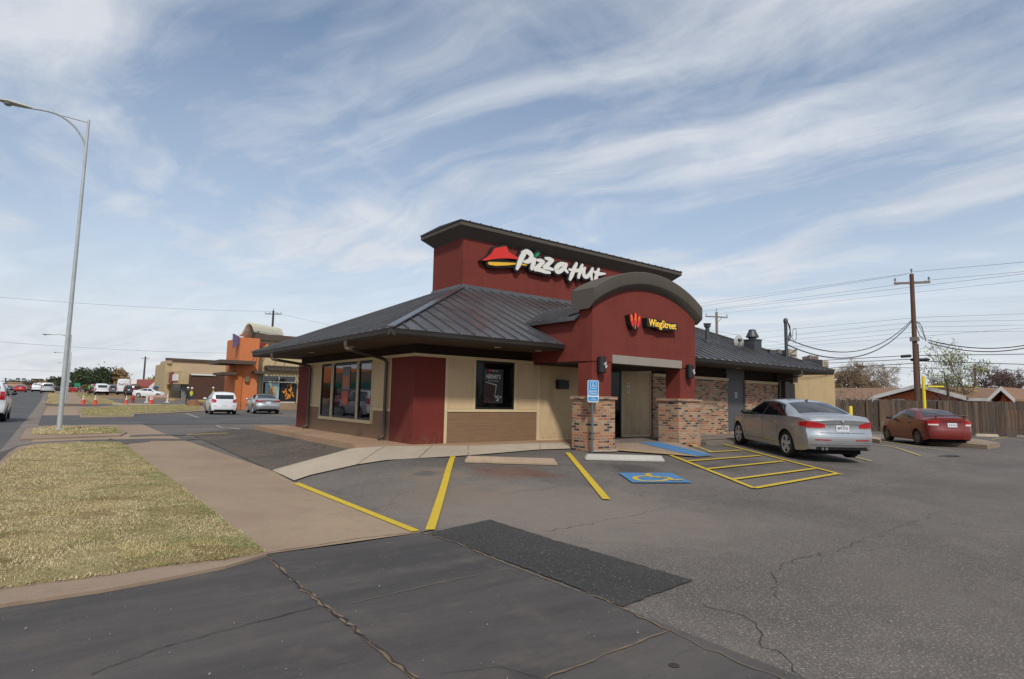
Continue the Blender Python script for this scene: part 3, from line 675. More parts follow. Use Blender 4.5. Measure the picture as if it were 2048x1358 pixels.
mb.box(x0, x0+t, Y0-.01, Y0+.06, z0, z1); mb.box(x1-t, x1, Y0-.01, Y0+.06, z0, z1); mb.box(x0+t, x1-t, Y0-.01, Y0+.06, z0, z0+t); mb.box(x0+t, x1-t, Y0-.01, Y0+.06, z1-t, z1)
fw_ = rp(mb, 'window', M_blk); g = MB(); g.box(x0+t, x1-t, Y0+.02, Y0+.04, z0+t, z1-t); gl = g.build('pane', M_gl2); gl.parent = fw_
# entrance: dark glass door beside the panel
mb = MB(); mb.box(12.08, 13.83, Y0-.02, Y0+.05, 2.3, 2.42); mb.box(12.08, 12.14, Y0-.02, Y0+.05, .3, 2.3); mb.box(13.77, 13.83, Y0-.02, Y0+.05, .3, 2.3); mb.box(12.93, 12.98, Y0-.02, Y0+.05, .3, 2.3)
de = rp(mb, 'entrance_door', M_blk)
g = MB(); g.box(12.14, 12.93, Y0+.0, Y0+.02, .36, 2.3); g.box(12.98, 13.77, Y0+.0, Y0+.02, .36, 2.3); gl = g.build('pane', M_gl2); gl.parent = de
# ---- porch
XP0, XP1 = 10.27, 14.41
def brick_pier(x0, x1, zb):
    mb = MB(); mb.box(x0, x1, YP, YP+.68, zb, 1.47); mb.box(x0-.045, x1+.045, YP-.045, YP+.725, 1.47, 1.54); return rp(mb, 'brick_column', M_brk)
brick_pier(10.27, 11.08, .05); brick_pier(13.62, 14.62, .05)
mb = MB()
mb.box(10.29, 10.96, YP+.02, YP+.50, 1.54, 2.39); rp(mb, 'porch_column', M_red)
mb = MB(); mb.box(13.73, 14.41, YP+.02, YP+.50, 1.54, 2.39); rp(mb, 'porch_column', M_red)
# arch wall: front face up to the curve
cxm = (XP0+XP1)/2; zs = 3.74; za = 4.36
def arc(r_off, n=28, xo=0., down=0.):
    hw = (XP1-XP0)/2; s = za-zs; Rr = (hw*hw+s*s)/(2*s); cz = za-Rr; a = math.asin(hw/Rr)
    return [Vector((cxm+(Rr+r_off)*sin(-a+2*a*i/n), 0, cz+(Rr+r_off)*cos(-a+2*a*i/n))) for i in range(n+1)]
A = arc(0.)
outline = [Vector((XP0, YP, 2.39)), Vector((XP0+.0, YP, zs))]+[Vector((p.x, YP, p.z)) for p in A[1:-1]]+[Vector((XP1, YP, zs)), Vector((XP1, YP, 2.39))]
mb = MB(); mb.prism(outline, (0, .47, 0)); rp(mb, 'porch_gable', M_red)
mb = MB(); mb.box(10.97, 13.76, YP-.02, YP+.0, 2.395, 2.58); mb.box(10.97, 13.76, YP-.02, YP+.2, 2.37, 2.395); rp(mb, 'porch_beam', M_trimg)
# cornice sweep
mb = MB(); prof = [(.0, -.0), (.13, -.16), (.16, -.17), (.43, -.17), (.45, -.15), (.45, .62), (.0, .62)]
hw_ = (XP1-XP0)/2; s_ar = za-zs; Rr_ = (hw_*hw_+s_ar*s_ar)/(2*s_ar); cz_ar = za-Rr_; xe_ = hw_+.12
rows = []
for i in range(33):
    dx_ = -xe_+2*xe_*i/32; z_ = cz_ar+sqrt(Rr_*Rr_-dx_*dx_); kk = 1+.10*(abs(dx_)/xe_)**2
    rows.append([Vector((cxm+dx_, YP+dy, z_+dz*kk)) for dz, dy in prof]+[Vector((cxm+dx_, YP, z_))])
mb.grid(rows); mb.add(rows[0][:7], [tuple(range(7))]); mb.add(rows[-1][:7], [tuple(range(7))])
rp(mb, 'cornice', M_corn, smooth=35, weld=.0005)
# porch body behind the gable
mb = MB(); mb.box(XP0+.01, XP1-.01, YP+.47, 13.4, 2.40, 3.50)
rp(mb, 'porch_wall', M_red)
mb = MB(); mb.box(XP0+.02, XP1-.02, YP+.2, Y0-.04, 2.365, 2.399); rp(mb, 'porch_ceiling', M_frz)
# porch roof: slopes up from its left and right eaves
pr = MB()
ze, zr = 3.50, 4.25; xl, xr = XP0-.12, XP1+.12; y0, y1 = YP+.48, 14.6
pr.add([(xl, y0, ze), (cxm, y0, zr), (xr, y0, ze), (xl, 13.0, ze), (cxm, y1, zr), (xr, 13.0, ze), (xl, y0, ze-.05), (cxm, y0, zr-.05), (xr, y0, ze-.05), (xl, 13., ze-.05), (cxm, y1, zr-.05), (xr, 13., ze-.05)],
       [(0, 1, 4, 3), (1, 2, 5, 4), (6, 9, 10, 7), (7, 10, 11, 8), (0, 3, 9, 6), (2, 8, 11, 5), (0, 6, 7, 1), (1, 7, 8, 2)])
pz = lambda x: ze+(zr-ze)*(1-abs(x-cxm)/(cxm-xl))
for i in range(1, 9):
    y = y0+.42*i; yi = min(y, y1)
    for sg in (-1, 1):
        xa = xl if sg < 0 else xr
        if y > 13: 
            f = (y-13)/(y1-13); xa = xa+(cxm-xa)*f
        if y < y1: pr.obox(((xa+cxm)/2, y, (pz(xa)+pz(cxm))/2+.018), (cxm-xa, 0, pz(cxm)-pz(xa)), (0, 1, 0), (-(pz(cxm)-pz(xa)), 0, cxm-xa) if sg < 0 else ((pz(cxm)-pz(xa)), 0, -(cxm-xa)), abs(Vector((cxm-xa, 0, pz(cxm)-pz(xa))).length)/2, .012, .018)
pr.box(xl-.02, xl, y0, 13.1, ze-.09, ze+.012); pr.box(xr, xr+.02, y0, 13.1, ze-.09, ze+.012)
rp(pr, 'porch_roof', M_roof)
# ---- main roof
ZG = 2.84; XT0, XT1, YT0, YT1 = 10.18, 20.85, 15.86, 17.76; ZTB = 4.97
sl = (ZTB-ZG)/(YT0-YE)
c = [(XE, YE, ZG), (XR, YE, ZG), (XR, YB, ZG), (XE, YB, ZG), (XT0, YT0, ZTB), (XR-(YT0-YE), YT0, ZTB), (XR-(YT0-YE), YT1, ZTB), (XT0, YT1, ZTB)]
mb = MB(); mb.add(c, [(0, 1, 5, 4), (1, 2, 6, 5), (2, 3, 7, 6), (3, 0, 4, 7), (4, 5, 6, 7)]); rp(mb, 'roof', M_roof)
seams = MB()
def seam(p, q, up_):
    p, q = Vector(p), Vector(q); d = q-p; s = d.cross(up_).normalized(); nn = s.cross(d).normalized()
    if nn.z < 0: nn = -nn
    seams.obox((p+q)/2+nn*.017, d, s, nn, d.length/2, .011, .019)
x = XE+.42
while x < XR-.1:
    if x < XT0: yt = YE+(x-XE)
    elif x > XR-(YT0-YE): yt = YE+(XR-x)
    else: yt = YT0
    zt = ZG+(yt-YE)*sl
    if XP0-.1 < x < XP1+.1: seam((x, 12.9, ZG+(12.9-YE)*sl), (x, yt, zt), Vector((0, -sl, 1)))
    else: seam((x, YE, ZG), (x, yt, zt), Vector((0, -sl, 1)))
    x += .42
y = YE+.42; slx = (ZTB-ZG)/(XT0-XE)
while y < YB-.1:
    if y < YT0: xt = XE+(y-YE)
    elif y > YT1: xt = XE+(XT0-XE)*(YB-y)/(YB-YT1)
    else: xt = XT0
    seam((XE, y, ZG), (xt, y, ZG+(xt-XE)*slx), Vector((-slx, 0, 1)))
    if y < YT0: seam((XR, y, ZG), (XR-(y-YE), y, ZG+(y-YE)*sl), Vector((slx, 0, 1)))
    y += .42
# hip caps and flashing at the tower foot
for a, b in ((c[0], c[4]), (c[1], c[5]), (c[3], c[7])):
    a, b = Vector(a), Vector(b); d = b-a; s = d.cross(Vector((0, 0, 1))).normalized(); nn = s.cross(d).normalized()
    seams.obox((a+b)/2+nn*.02, d, s, nn, d.length/2, .09, .016)
seams.box(XT0-.03, XT1+.03, YT0-.05, YT0+.02, ZTB-.06, ZTB+.10); seams.box(XT0-.05, XT0+.02, YT0+.02, YT1, ZTB-.06, ZTB+.10)
rp(seams, 'roof_seam', M_roof)
gt = MB()
prof = [(0, 0), (.05, -.0), (.11, .05), (.12, .13), (.13, .15), (.10, .15), (0, .15)]
def gutter(a, b, out):
    a, b, out = Vector(a), Vector(b), Vector(out); rows = []
    for p in (a, b): rows.append([p+out*(o-.12)+Vector((0, 0, h)) for o, h in prof]+[p+out*(-.12)])
    gt.grid(rows); gt.add(rows[0][:7], [tuple(range(7))]); gt.add(rows[1][:7], [tuple(range(7))])
gutter((XE, YE, ZE+.0), (XP0-.01, YE, ZE+.0), (0, -1, 0)); gutter((XP1+.01, YE, ZE), (XR, YE, ZE), (0, -1, 0)); gutter((XE, YE-.0, ZE), (XE, YB, ZE), (-1, 0, 0)); gutter((XR, YE, ZE), (XR, YB, ZE), (1, 0, 0)); gutter((XE, YB, ZE), (XR, YB, ZE), (0, 1, 0))
rp(gt, 'gutter', M_gutm, smooth=30)
mb = MB(); mb.box(XE+.1, XP0+.0, YE+.1, Y0+.1, ZE, ZE+.03); mb.box(XP1, XR-.1, YE+.1, Y0+.1, ZE, ZE+.03); mb.box(XE+.1, X0+.1, Y0+.1, YB-.1, ZE, ZE+.03); mb.box(24.2, XR-.1, Y0+.1, YB-.1, ZE, ZE+.03); mb.box(X0+.1, 24.2, 20.5, YB-.1, ZE, ZE+.03)
rp(mb, 'soffit', M_sof)
for xx, yy in ((6.05, 14.6), (6.05, 17.6), (8.6, 11.7), (9.9, 11.7), (16.5, 11.7), (19.2, 11.7)):
    mb = MB(); mb.lathe((xx, yy, ZE-.012), [(.09, 0), (.09, .012)], 14); rp(mb, 'soffit_light', mat('dull_white', 'b8b4aa', .6))
# downspouts
def spout(pts, r=.045):
    mb = MB(); mb.tube(smooth_path(pts, 4), r, 8); return rp(mb, 'downspout', M_ds, smooth=50)
def spout_left(y0, y1): return spout([(XE-.02, y0, ZE+.02), (XE-.0, y0, ZE-.14), (XE+.12, y0-.03, ZE-.19), (X0-.22, y1+.05, ZT-.0), (X0-.08, y1, ZT-.10), (X0-.075, y1, ZT-.3), (X0-.075, y1, .62), (X0-.075, y1, .50), (X0-.11, y1, .42), (X0-.22, y1, .39)])
spout_left(PX(692.8, 682, XE).y, PX(777, 760, X0).y); spout_left(PX(545, 707, XE).y, 19.3)
a = PY(1603, 745, YE).x
spout([(a, YE-.0, ZE+.02), (a, YE, ZE-.12), (a-.08, YE+.15, ZE-.18), (23.0, Y0-.28, 2.42), (22.98, Y0-.17, 2.3), (22.98, Y0-.17, .45)])
# ---- tower
mb = MB(); mb.box(XT0, XT1, YT0, YT1, 4.3, 6.66); rp(mb, 'tower_wall', M_red)
mb = MB(); e = .34
lv = [(0, 6.60), (e*.72, 6.82), (e, 6.90), (e, 7.03)]
rows = []
for o, z in lv: rows.append([(XT0-o, YT0-o, z), (XT1+o, YT0-o, z), (XT1+o, YT1+o, z), (XT0-o, YT1+o, z), (XT0-o, YT0-o, z)])
mb.grid(rows); mb.add([rows[-1][i] for i in range(4)], [(0, 1, 2, 3)]); rp(mb, 'tower_cornice', M_corn)
mb = MB(); e2 = e+.025; ym = (YT0+YT1)/2
mb.box(XT0-e2, XT1+e2, YT0-e2, YT1+e2, 7.031, 7.06)
mb.add([(XT0-e2, YT0-e2, 7.06), (XT1+e2, YT0-e2, 7.06), (XT1+e2, ym, 7.12), (XT0-e2, ym, 7.12), (XT0-e2, YT1+e2, 7.06), (XT1+e2, YT1+e2, 7.06)], [(0, 1, 2, 3), (3, 2, 5, 4), (0, 3, 4), (1, 5, 2)])
x = XT0
while x < XT1+e2: mb.box(x-.012, x+.012, YT0-e2-.004, YT0-e2+.2, 7.055, 7.085); x += .42
rp(mb, 'tower_roof', M_cornd)
# ================================================================ ROOFTOP THINGS
M_galv = mat('galvanised', '4c4f52', .5, .5, .12); M_acw = mat('unit_beige', 'a59b88', .6)
def roofz(x, y): return ZG+(y-YE)*sl
def on_roof(px, py):   # point of the front roof plane under a pixel
    d = ray(px, py); t = (ZG-YE*sl-H)/(d.z-d.y*sl); return CAM+d*t
p = on_roof(1415, 686); t_ = thing('vent_pipe', p, 'slim round vent pipe with a flat cap rising from the metal roof', 'vent pipe')
h = (AT(1415, 647, (p-CAM).dot(fw)).z-p.z)
mb = MB(); mb.lathe((0, 0, -.05), [(.13, 0), (.13, .1), (.075, .16), (.075, h-.1)], 14); mb.build('pipe', M_galv, t_, smooth=True)
mb = MB(); mb.lathe((0, 0, h-.14), [(.075, 0), (.125, .02), (.125, .06), (.1, .07), (.1, .09), (.14, .10), (.14, .15)], 14); mb.build('cap', M_galv, t_, smooth=True)
p = on_roof(1505, 697); t_ = thing('roof_exhaust', p, 'square exhaust box with a tapered cowl on the metal roof', 'roof vent')
mb = MB(); mb.box(-.36, .36, -.33, .33, -.3, .42); mb.box(-.39, .39, -.36, .36, .40, .46); mb.build('curb_box', M_galv, t_); t_.scale = (.74, .74, .78)
mb = MB(); mb.lathe((0, 0, .46), [(.2, 0), (.2, .08), (.34, .12), (.34, .16), (.2, .42), (.19, .46), (.2, .5), (.1, .53)], 16); mb.build('cowl', M_galv, t_, smooth=True)
# service mast with weatherhead
p = on_roof(1573, 714); t_ = thing('service_mast', p, 'upright grey electrical service mast with a domed weatherhead on the roof', 'electric mast')
dm = (p-CAM).dot(fw); hm = AT(1571, 640, dm).z-p.z
mb = MB(); mb.tube([(0, 0, -.1), (0, 0, hm)], .065, 10); mb.build('mast', M_galv, t_, smooth=True)
mb = MB(); mb.lathe((0, 0, hm), [(.075, -.12), (.09, -.05), (.09, .03), (.06, .08), (.02, .1)], 12); mb.build('weatherhead', M_galv, t_, smooth=True)
mb = MB(); rg = random.Random(2)
for i in range(5):
    z_ = hm-.15-.05*i; mb.tube(smooth_path([(.05, -.05, hm-.05), (.16, -.1, z_-.1), (.1+.03*i, -.1, z_-.35), (.07, -.05, z_-.55)], 4), .012, 5)
mb.tube(smooth_path([(.3, -.1, hm-.7), (.42, -.1, hm-.35), (.62, -.1, hm-.3), (.68, -.1, hm-.6), (.5, -.1, hm-.85), (.32, -.1, hm-.7)], 5), .010, 5)
mb.build('cable_loop', mat('cable_black', '17181a', .6, var=0), t_)
MAST = p+Vector((0, 0, hm))
def hidden_roof(px, py, d): return AT(px, py, d)
# dish, condensing units standing behind the ridge on the flat well
p = AT(1478, 684, 23.5); t_ = thing('satellite_dish', p, 'round pale satellite dish peeking over the roof edge', 'satellite dish')
mb = MB(); r_ = []
for i in range(7):
    a = i/6; r_.append([Vector((a*.36*cos(2*pi*j/20), -.12*(1-a*a), a*.27*sin(2*pi*j/20))) for j in range(21)])
mb.grid(r_); mb.build('dish', mat('dish_grey', '9b9c96', .6), t_, smooth=True)
mb = MB(); mb.tube([(0, .05, -1.3), (0, .05, 0), (0, -.06, 0)], .03); mb.tube([(-.1, .0, -.22), (-.50, -.35, .0)], .015); mb.box(-.58, -.46, -.4, -.3, -.04, .06); mb.build('mount', M_galv, t_)
def ac_unit(px0, px1, pyt, d, hgt, label, m=M_acw, name='rooftop_unit'):
    a = AT(px0, pyt, d); b = AT(px1, pyt, d); w_ = (b-a).length; c_ = (a+b)/2; e = (b-a); e.z = 0; ang = math.atan2(e.y, e.x)
    hgt = min(hgt, max(.25, c_.z-(pw.z+.062) if c_.x > 24 and c_.y > 13.5 else hgt)); t_ = thing(name, (c_.x, c_.y, c_.z-hgt), label, 'rooftop unit', 'units on the roof', ang)
    mb = MB(); mb.box(-w_/2, w_/2, 0, .8, 0, hgt); mb.build('cabinet', m, t_)
    mb = MB(); 
    for i in range(5): mb.box(-w_/2+.05, w_/2-.05, -.012, .0, hgt*(.15+.16*i), hgt*(.2+.16*i))
    mb.build('louvre', M_galv, t_)
    mb = MB(); mb.lathe((0, .4, hgt), [(w_*.3, 0), (w_*.3, .04), (w_*.1, .06)], 14); mb.build('fan_guard', M_galv, t_)
    return t_
ac_unit(1540, 1553, 699.5, 24, 1.2, 'small rounded grey roof unit left of the service mast', M_galv)
ac_unit(1556, 1574, 700, 24.5, 1.3, 'dark rooftop unit just behind the service mast', mat('unit_brown', '6d655d', .7))
ac_unit(1577, 1594, 698.5, 25., 1.4, 'pale beige rooftop unit right of the service mast')
ac_unit(1612, 1644, 719, 28.5, .6, 'wide dark green-black roof unit near the right end of the roof', mat('unit_dark', '20262a', .6))
ac_unit(1645, 1657, 721, 28.6, .6, 'narrow cream roof unit at the right end of the roof')
ac_unit(1620, 1637, 711.5, 29., .35, 'small reddish box on top of the dark roof unit', mat('unit_red', '8b7466', .7))
# ================================================================ SIGNS ON THE BUILDING
M_swhite = mat('sign_white', 'd8d5cc', .5, var=.04); M_sblk = mat('sign_black', '17181a', .5, var=.03); M_sred = mat('sign_red', 'cc2a20', .45, var=.04)
M_syel = mat('sign_yellow', 'e0ad25', .45, var=.04); M_sgrn = mat('sign_green', '0e8a5c', .5, var=.04)
S = thing('tower_sign', PY(1080, 530, YT0-.2), 'large sign of white brush lettering with a red hat, on the red tower wall', 'sign')
def zs_(x, y, o=.2): return PY(940+x/6.827, 480+y/6.827, YT0-o)
letters = [
 ([(735, 185), (700, 250), (668, 330), (640, 395)], [50, 52, 45, 26]),
 ([(715, 172), (770, 160), (815, 185), (838, 225), (820, 275), (780, 295), (738, 298)], [30, 46, 50, 50, 46, 40, 26]),
 ([(882, 262), (862, 320), (838, 395)], [32, 50, 30]),
 ([(915, 275), (965, 285), (1000, 300)], [26, 40, 34]), ([(1000, 300), (950, 345), (885, 400)], [34, 42, 40]), ([(885, 400), (960, 412), (1020, 435), (1085, 447)], [36, 40, 34, 24]),
 ([(1030, 252), (1080, 262), (1122, 280)], [26, 40, 34]), ([(1122, 280), (1070, 325), (1012, 375)], [34, 42, 40]), ([(1012, 375), (1060, 385), (1125, 405)], [34, 38, 26]),
 ([(1305, 335), (1240, 330), (1190, 365), (1170, 410), (1195, 438), (1245, 415), (1290, 365), (1308, 335)], [30, 44, 48, 44, 40, 40, 40, 34]), ([(1308, 335), (1290, 395), (1325, 440)], [36, 40, 26]),
 ([(1450, 322), (1415, 400), (1385, 480), (1360, 540)], [28, 46, 46, 28]), ([(1350, 405), (1420, 420), (1500, 412), (1540, 395)], [22, 34, 34, 24]), ([(1528, 345), (1500, 420), (1475, 515)], [28, 44, 28]),
 ([(1562, 385), (1545, 440), (1555, 495), (1595, 500), (1640, 450), (1665, 400)], [26, 44, 44, 40, 36, 26]), ([(1668, 395), (1645, 460), (1655, 540)], [30, 42, 26]),
 ([(1752, 400), (1725, 470), (1708, 560), (1700, 610)], [26, 42, 44, 30]), ([(1690, 440), (1750, 462), (1838, 462)], [28, 40, 16])]
scl = (zs_(1400, 400)-zs_(1300, 400)).length/100*1.02
nrm = (0, -1, 0); bk = MB(); bk2 = MB(); wl = MB()
for i, (pts, wd) in enumerate(letters):
    pth = smooth_path([zs_(*p) for p in pts], 4); n0 = len(pts)
    ws_ = []
    for j in range(len(pth)):
        f = j/(len(pth)-1)*(n0-1); a = int(min(f, n0-2)); ws_.append((wd[a]+(wd[a+1]-wd[a])*(f-a))*scl)
    ribbon(wl, pth, ws_, nrm, .02+.0012*i, .04); ribbon(bk, pth, [w_+.115 for w_ in ws_], nrm, -.03+.0012*i, .12)
hat = [(165, 270), (230, 235), (295, 185), (318, 140), (338, 112), (480, 85), (500, 95), (512, 125), (520, 155), (560, 185), (650, 240), (655, 255), (640, 265), (570, 255), (500, 250), (420, 252), (330, 260), (200, 282), (170, 280)]
hp = [zs_(*p) for p in hat]; hc = sum(hp, Vector())/len(hp)
o_ = MB(); o_.prism([p+Vector((0, -.02, 0)) for p in hp], (0, .04, 0))
world_child(o_.build('hat', M_sred), S)
big_ = [hc+(p-hc)*1.0+(p-hc).normalized()*.075 for p in hp]; bk.prism([p+Vector((0, .035, 0)) for p in big_], (0, .12, 0))
yb_ = MB(); ribbon(yb_, [zs_(*p) for p in [(262, 320), (350, 328), (500, 328), (615, 325)]], [.10, .125, .10, .05], nrm, .02, .04); ribbon(yb_, [zs_(*p) for p in [(715, 336), (770, 345)]], [.06, .03], nrm, .021, .04)
ribbon(bk, [zs_(*p) for p in [(262, 322), (350, 330), (500, 330), (640, 328), (770, 345)]], [.23, .26, .24, .2, .15], nrm, -.045, .1)
world_child(yb_.build('underline', M_syel), S); world_child(wl.build('lettering', M_swhite), S)
gl_ = MB(); ribbon(gl_, smooth_path([zs_(*p) for p in [(885, 228), (910, 200), (940, 180)]], 3), [.05, .08, .10, .10, .08, .05, .02], nrm, .05, .04); world_child(gl_.build('leaf_dot', M_sgrn), S)
ribbon(bk, smooth_path([zs_(*p) for p in [(880, 235), (940, 178)]], 3), .22, nrm, -.052, .1)
world_child(bk.build('backing', M_sblk), S)
# smaller sign on the porch gable
S2 = thing('porch_sign', PY(1300, 645, YP), 'small yellow and red wing shop sign on black boxes, on the arched porch gable', 'sign')
def z2(x, y, o=.0): return PY(1230+x/13.653, 610+y/13.653, YP-.17-o)
bx = MB()
bx.prism([z2(*p) for p in [(395, 265), (560, 225), (680, 300), (690, 420), (640, 600), (560, 665), (480, 640), (435, 520)]], (0, .165, 0))
bx.prism([z2(*p) for p in [(860, 350), (1060, 370), (1290, 430), (1480, 480), (1700, 490), (1715, 700), (1480, 690), (1200, 690), (1120, 620), (880, 590)]], (0, .165, 0))
world_child(bx.build('sign_box', M_sblk), S2)
ic = MB()
for i, (pts, wd) in enumerate([([(440, 290), (460, 420), (490, 540)], 75), ([(560, 260), (560, 400), (555, 500)], 80), ([(660, 320), (655, 450), (620, 570)], 70)]):
    ribbon(ic, [z2(*p, o=.004) for p in pts], [wd*.0013, wd*.0016, wd*.0012], nrm, .004+.0012*i, .0)
world_child(ic.build('flame_emblem', M_sred), S2)
ic = MB()
for i, pts in enumerate([[(430, 300), (470, 295), (440, 350), (470, 350), (450, 420)], [(545, 255), (575, 300), (540, 370), (575, 420)], [(670, 340), (640, 370), (650, 420)]]):
    ribbon(ic, [z2(*p, o=.01) for p in pts], .022, nrm, .004+.0012*i, .0, caps=3)
ribbon(ic, [z2(545, 545, .01), z2(545, 640, .01)], .02, nrm, .009, caps=3)
world_child(ic.build('flame_stroke', M_syel), S2)
ic = MB(); a_, b_ = z2(880, 480), z2(1690, 590)
put_text(ic, 'WingStreet', .27, (a_+b_)/2+Vector((0, -.012, .0)), (1, 0, 0), (0, 0, 1), (0, -1, 0), .008, xs=.9)
world_child(ic.build('lettering', mat('letter_yellow', 'f0c245', .4, var=0, emit=.25)), S2)
    
# wall lamps on the columns
def wall_lamp(px, pyt, pyb, label):
    a = PY(px, pyt, YP-.09); b = PY(px, pyb, YP-.09); h = a.z-b.z
    t_ = thing('wall_lamp', (a.x, YP+.018, b.z), label, 'wall lamp', 'wall lamps on the porch columns')
    mb = MB(); mb.lathe((0, -.11, 0), [(.085, 0), (.105, .02), (.105, h-.02), (.085, h)], 18); mb.box(-.05, .05, -.03, .0, h*.3, h*.7); mb.build('lamp_body', M_sblk, t_, smooth=True)
    mb = MB()
    for i, pts in enumerate([[(-.03, .52), (.0, .60), (.03, .57)], [(.035, .57), (.01, .45), (.045, .38)], [(.05, .48), (.07, .42), (.05, .34), (.02, .32)], [(.03, .66), (.05, .63)]]):
        ribbon(mb, [(x, -.219-.001*i, y*h) for x, y in pts], .018, (0, -1, 0), .0, .004, caps=3)
    mb.build('emblem', M_swhite, t_)
wall_lamp(1203.5, 713, 746, 'black cylinder wall lamp on the column left of the porch opening')
wall_lamp(1380, 729, 757, 'black cylinder wall lamp on the column right of the porch opening')
# letter box on the tan panel
t_ = thing('mail_slot_box', (11.33, Y0, 1.74), 'black drop box mounted on the tan wall panel left of the porch', 'drop box')
mb = MB(); mb.box(-.2, .17, -.14, .0, 0, .24); mb.box(.17, .23, -.09, .0, .0, .16); mb.build('box', M_sblk, t_)
mb = MB(); mb.box(-.21, .18, -.15, -.0, .24, .25); mb.build('lid', M_sblk, t_)
t_ = thing('notice_plate', (14.15, Y0-.001, 1.7), 'small white notice plate on the tan panel beside the entrance', 'notice')
mb = MB(); mb.box(-.06, .06, -.012, .0, 0, .3); mb.build('plate', M_swhite, t_)
mb = MB(); mb.lathe((0, -.013, .24), [(.03, 0), (.03, .002)], 10, (0, -1, 0)); [mb.box(-.045, .045, -.015, -.012, .03+.03*i, .045+.03*i) for i in range(5)]; mb.build('print', M_galv, t_)
# window poster
wx = lambda x, y: PY(940+x/11.32, 710+y/11.32, Y0+.012)
t_ = thing('window_poster', wx(520, 1090), 'dark dessert poster with white lettering in the front window', 'poster')
def pmat():
    m, k, b, P = base('brownie_print'); v = k.add('ShaderNodeTexVoronoi'); v.inputs['Scale'].default_value = 16; k.link(P, v.inputs['Vector'])
    c = k.ramp(v.outputs['Distance'], [(.0, lin('4a2217')), (.35, lin('2c130d')), (.7, lin('170a08'))]); c = k.mix(k.ramp(k.noise(P, 28, 3), [(.6, 0.), (.72, .8)]), c, lin('a86a4a'))
    k.link(c, b.inputs['Base Color']); b.inputs['Roughness'].default_value = .5; return m
mb = MB(); mb.prism([wx(*p) for p in [(310, 310), (755, 330), (735, 1090), (295, 1085)]], (0, -.004, 0)); world_child(mb.build('sheet', mat('poster_dark', '2a2c2f', .5, var=.05)), t_)
mb = MB(); mb.prism([wx(*p)+Vector((0, -.006, 0)) for p in [(305, 600), (580, 690), (530, 1080), (297, 1080)]], (0, -.002, 0)); world_child(mb.build('cake_picture', pmat()), t_)
mb = MB(); pp = [wx(*p)+Vector((0, -.0, 0)) for p in [(345, 612), (590, 680), (555, 960)]]; ribbon(mb, pp, [.01, .022, .008], nrm, .01, .0)
put_text(mb, "HERSHEY'S", .155, wx(525, 495)+Vector((0, -.008, 0)), (1, 0, 0), (0, 0, 1), (0, -1, 0), .001, xs=.62)
put_text(mb, "TRIPLE CHOCOLATE BROWNIE", .03, wx(525, 588)+Vector((0, -.008, 0)), (1, 0, 0), (0, 0, 1), (0, -1, 0), .0005, xs=.78)
put_text(mb, "5", .20, wx(620, 985)+Vector((0, -.008, 0)), (1, 0, 0), (0, 0, 1), (0, -1, 0), .001, xs=.8); put_text(mb, "99", .085, wx(685, 960)+Vector((0, -.008, 0)), (1, 0, 0), (0, 0, 1), (0, -1, 0), .001, xs=.8)
put_text(mb, "$", .06, wx(582, 950)+Vector((0, -.008, 0)), (1, 0, 0), (0, 0, 1), (0, -1, 0), .001); put_text(mb, "Pizza Hut", .05, wx(565, 358)+Vector((0, -.008, 0)), (1, 0, 0), (0, 0, 1), (0, -1, 0), .0005, shear=.2)
world_child(mb.build('lettering', M_swhite), t_)
mb = MB(); mb.lathe(wx(450, 352)+Vector((0, -.006, 0)), [(.035, 0), (.035, .002)], 16, (0, -1, 0)); world_child(mb.build('emblem', M_sred), t_)
# posters hung inside the left facade windows
def lposter(y0, y1, z0, z1, m, label):
    t_ = thing('window_poster', (X0+.008, (y0+y1)/2, z0), label, 'poster'); mb = MB(); mb.box(X0+.004, X0+.012, y0, y1, z0, z1); world_child(mb.build('sheet', m), t_)
    mb = MB(); mb.box(X0, X0+.003, y0+.06, y1-.06, z0+(z1-z0)*.12, z0+(z1-z0)*.62); world_child(mb.build('picture', mat('poster_food', 'a5552f', .6, var=.5, vscale=14)), t_); return t_
yA, yB = ws[1]
lposter(yA+(yB-yA)*.30, yA+(yB-yA)*.62, 1.60, 2.26, mat('poster_grey', '62605c', .6, var=.3), 'upper of two posters hung inside the wide left facade window')
lposter(yA+(yB-yA)*.34, yA+(yB-yA)*.62, 1.16, 1.56, mat('poster_red', '9c3a28', .6, var=.3), 'lower of two posters hung inside the wide left facade window')
# ================================================================ PARKING SIGN, WHEEL STOPS
p = T(1184, 902)+Vector((0, 0, 0)); b0 = T(1184, 904.5); dsg = (b0-CAM).dot(fw)
t_ = thing('parking_sign', b0, 'blue accessible reserved parking sign on a galvanised post in front of the brick column', 'parking sign')
ztop = AT(1188, 760, dsg).z-b0.z; zbot = AT(1187, 804.5, dsg).z-b0.z; sw = .305
mb = MB(); mb.tube([(0, 0, -.1), (0, 0, .2)], .032, 10); mb.tube([(0, 0, .2), (0, 0, ztop-.05)], .026, 10); mb.build('post', mat('galv_post', '6d7478', .45, .6, .1), t_, smooth=True)
def rrect(w_, h_, r, n=4):
    out = []
    for cx_, cz_, a0 in ((w_/2-r, h_/2-r, 0), (-w_/2+r, h_/2-r, pi/2), (-w_/2+r, -h_/2+r, pi), (w_/2-r, -h_/2+r, 3*pi/2)):
        for i in range(n+1): a = a0+pi/2*i/n; out.append((cx_+r*cos(a), cz_+r*sin(a)))
    return out
sh = ztop-zbot; cz0 = (ztop+zbot)/2; ang = radians(-14); ex = Vector((cos(ang), sin(ang), 0)); en = Vector((sin(ang), -cos(ang), 0))
def sp(x, z, o): return ex*x+Vector((0, 0, cz0+z))+en*(.03+o)
mb = MB(); mb.prism([sp(x, z, .0) for x, z in rrect(sw, sh, .04)], en*.004); mb.build('sign_panel', M_swhite, t_)
zc1 = .075; h1 = sh-.17
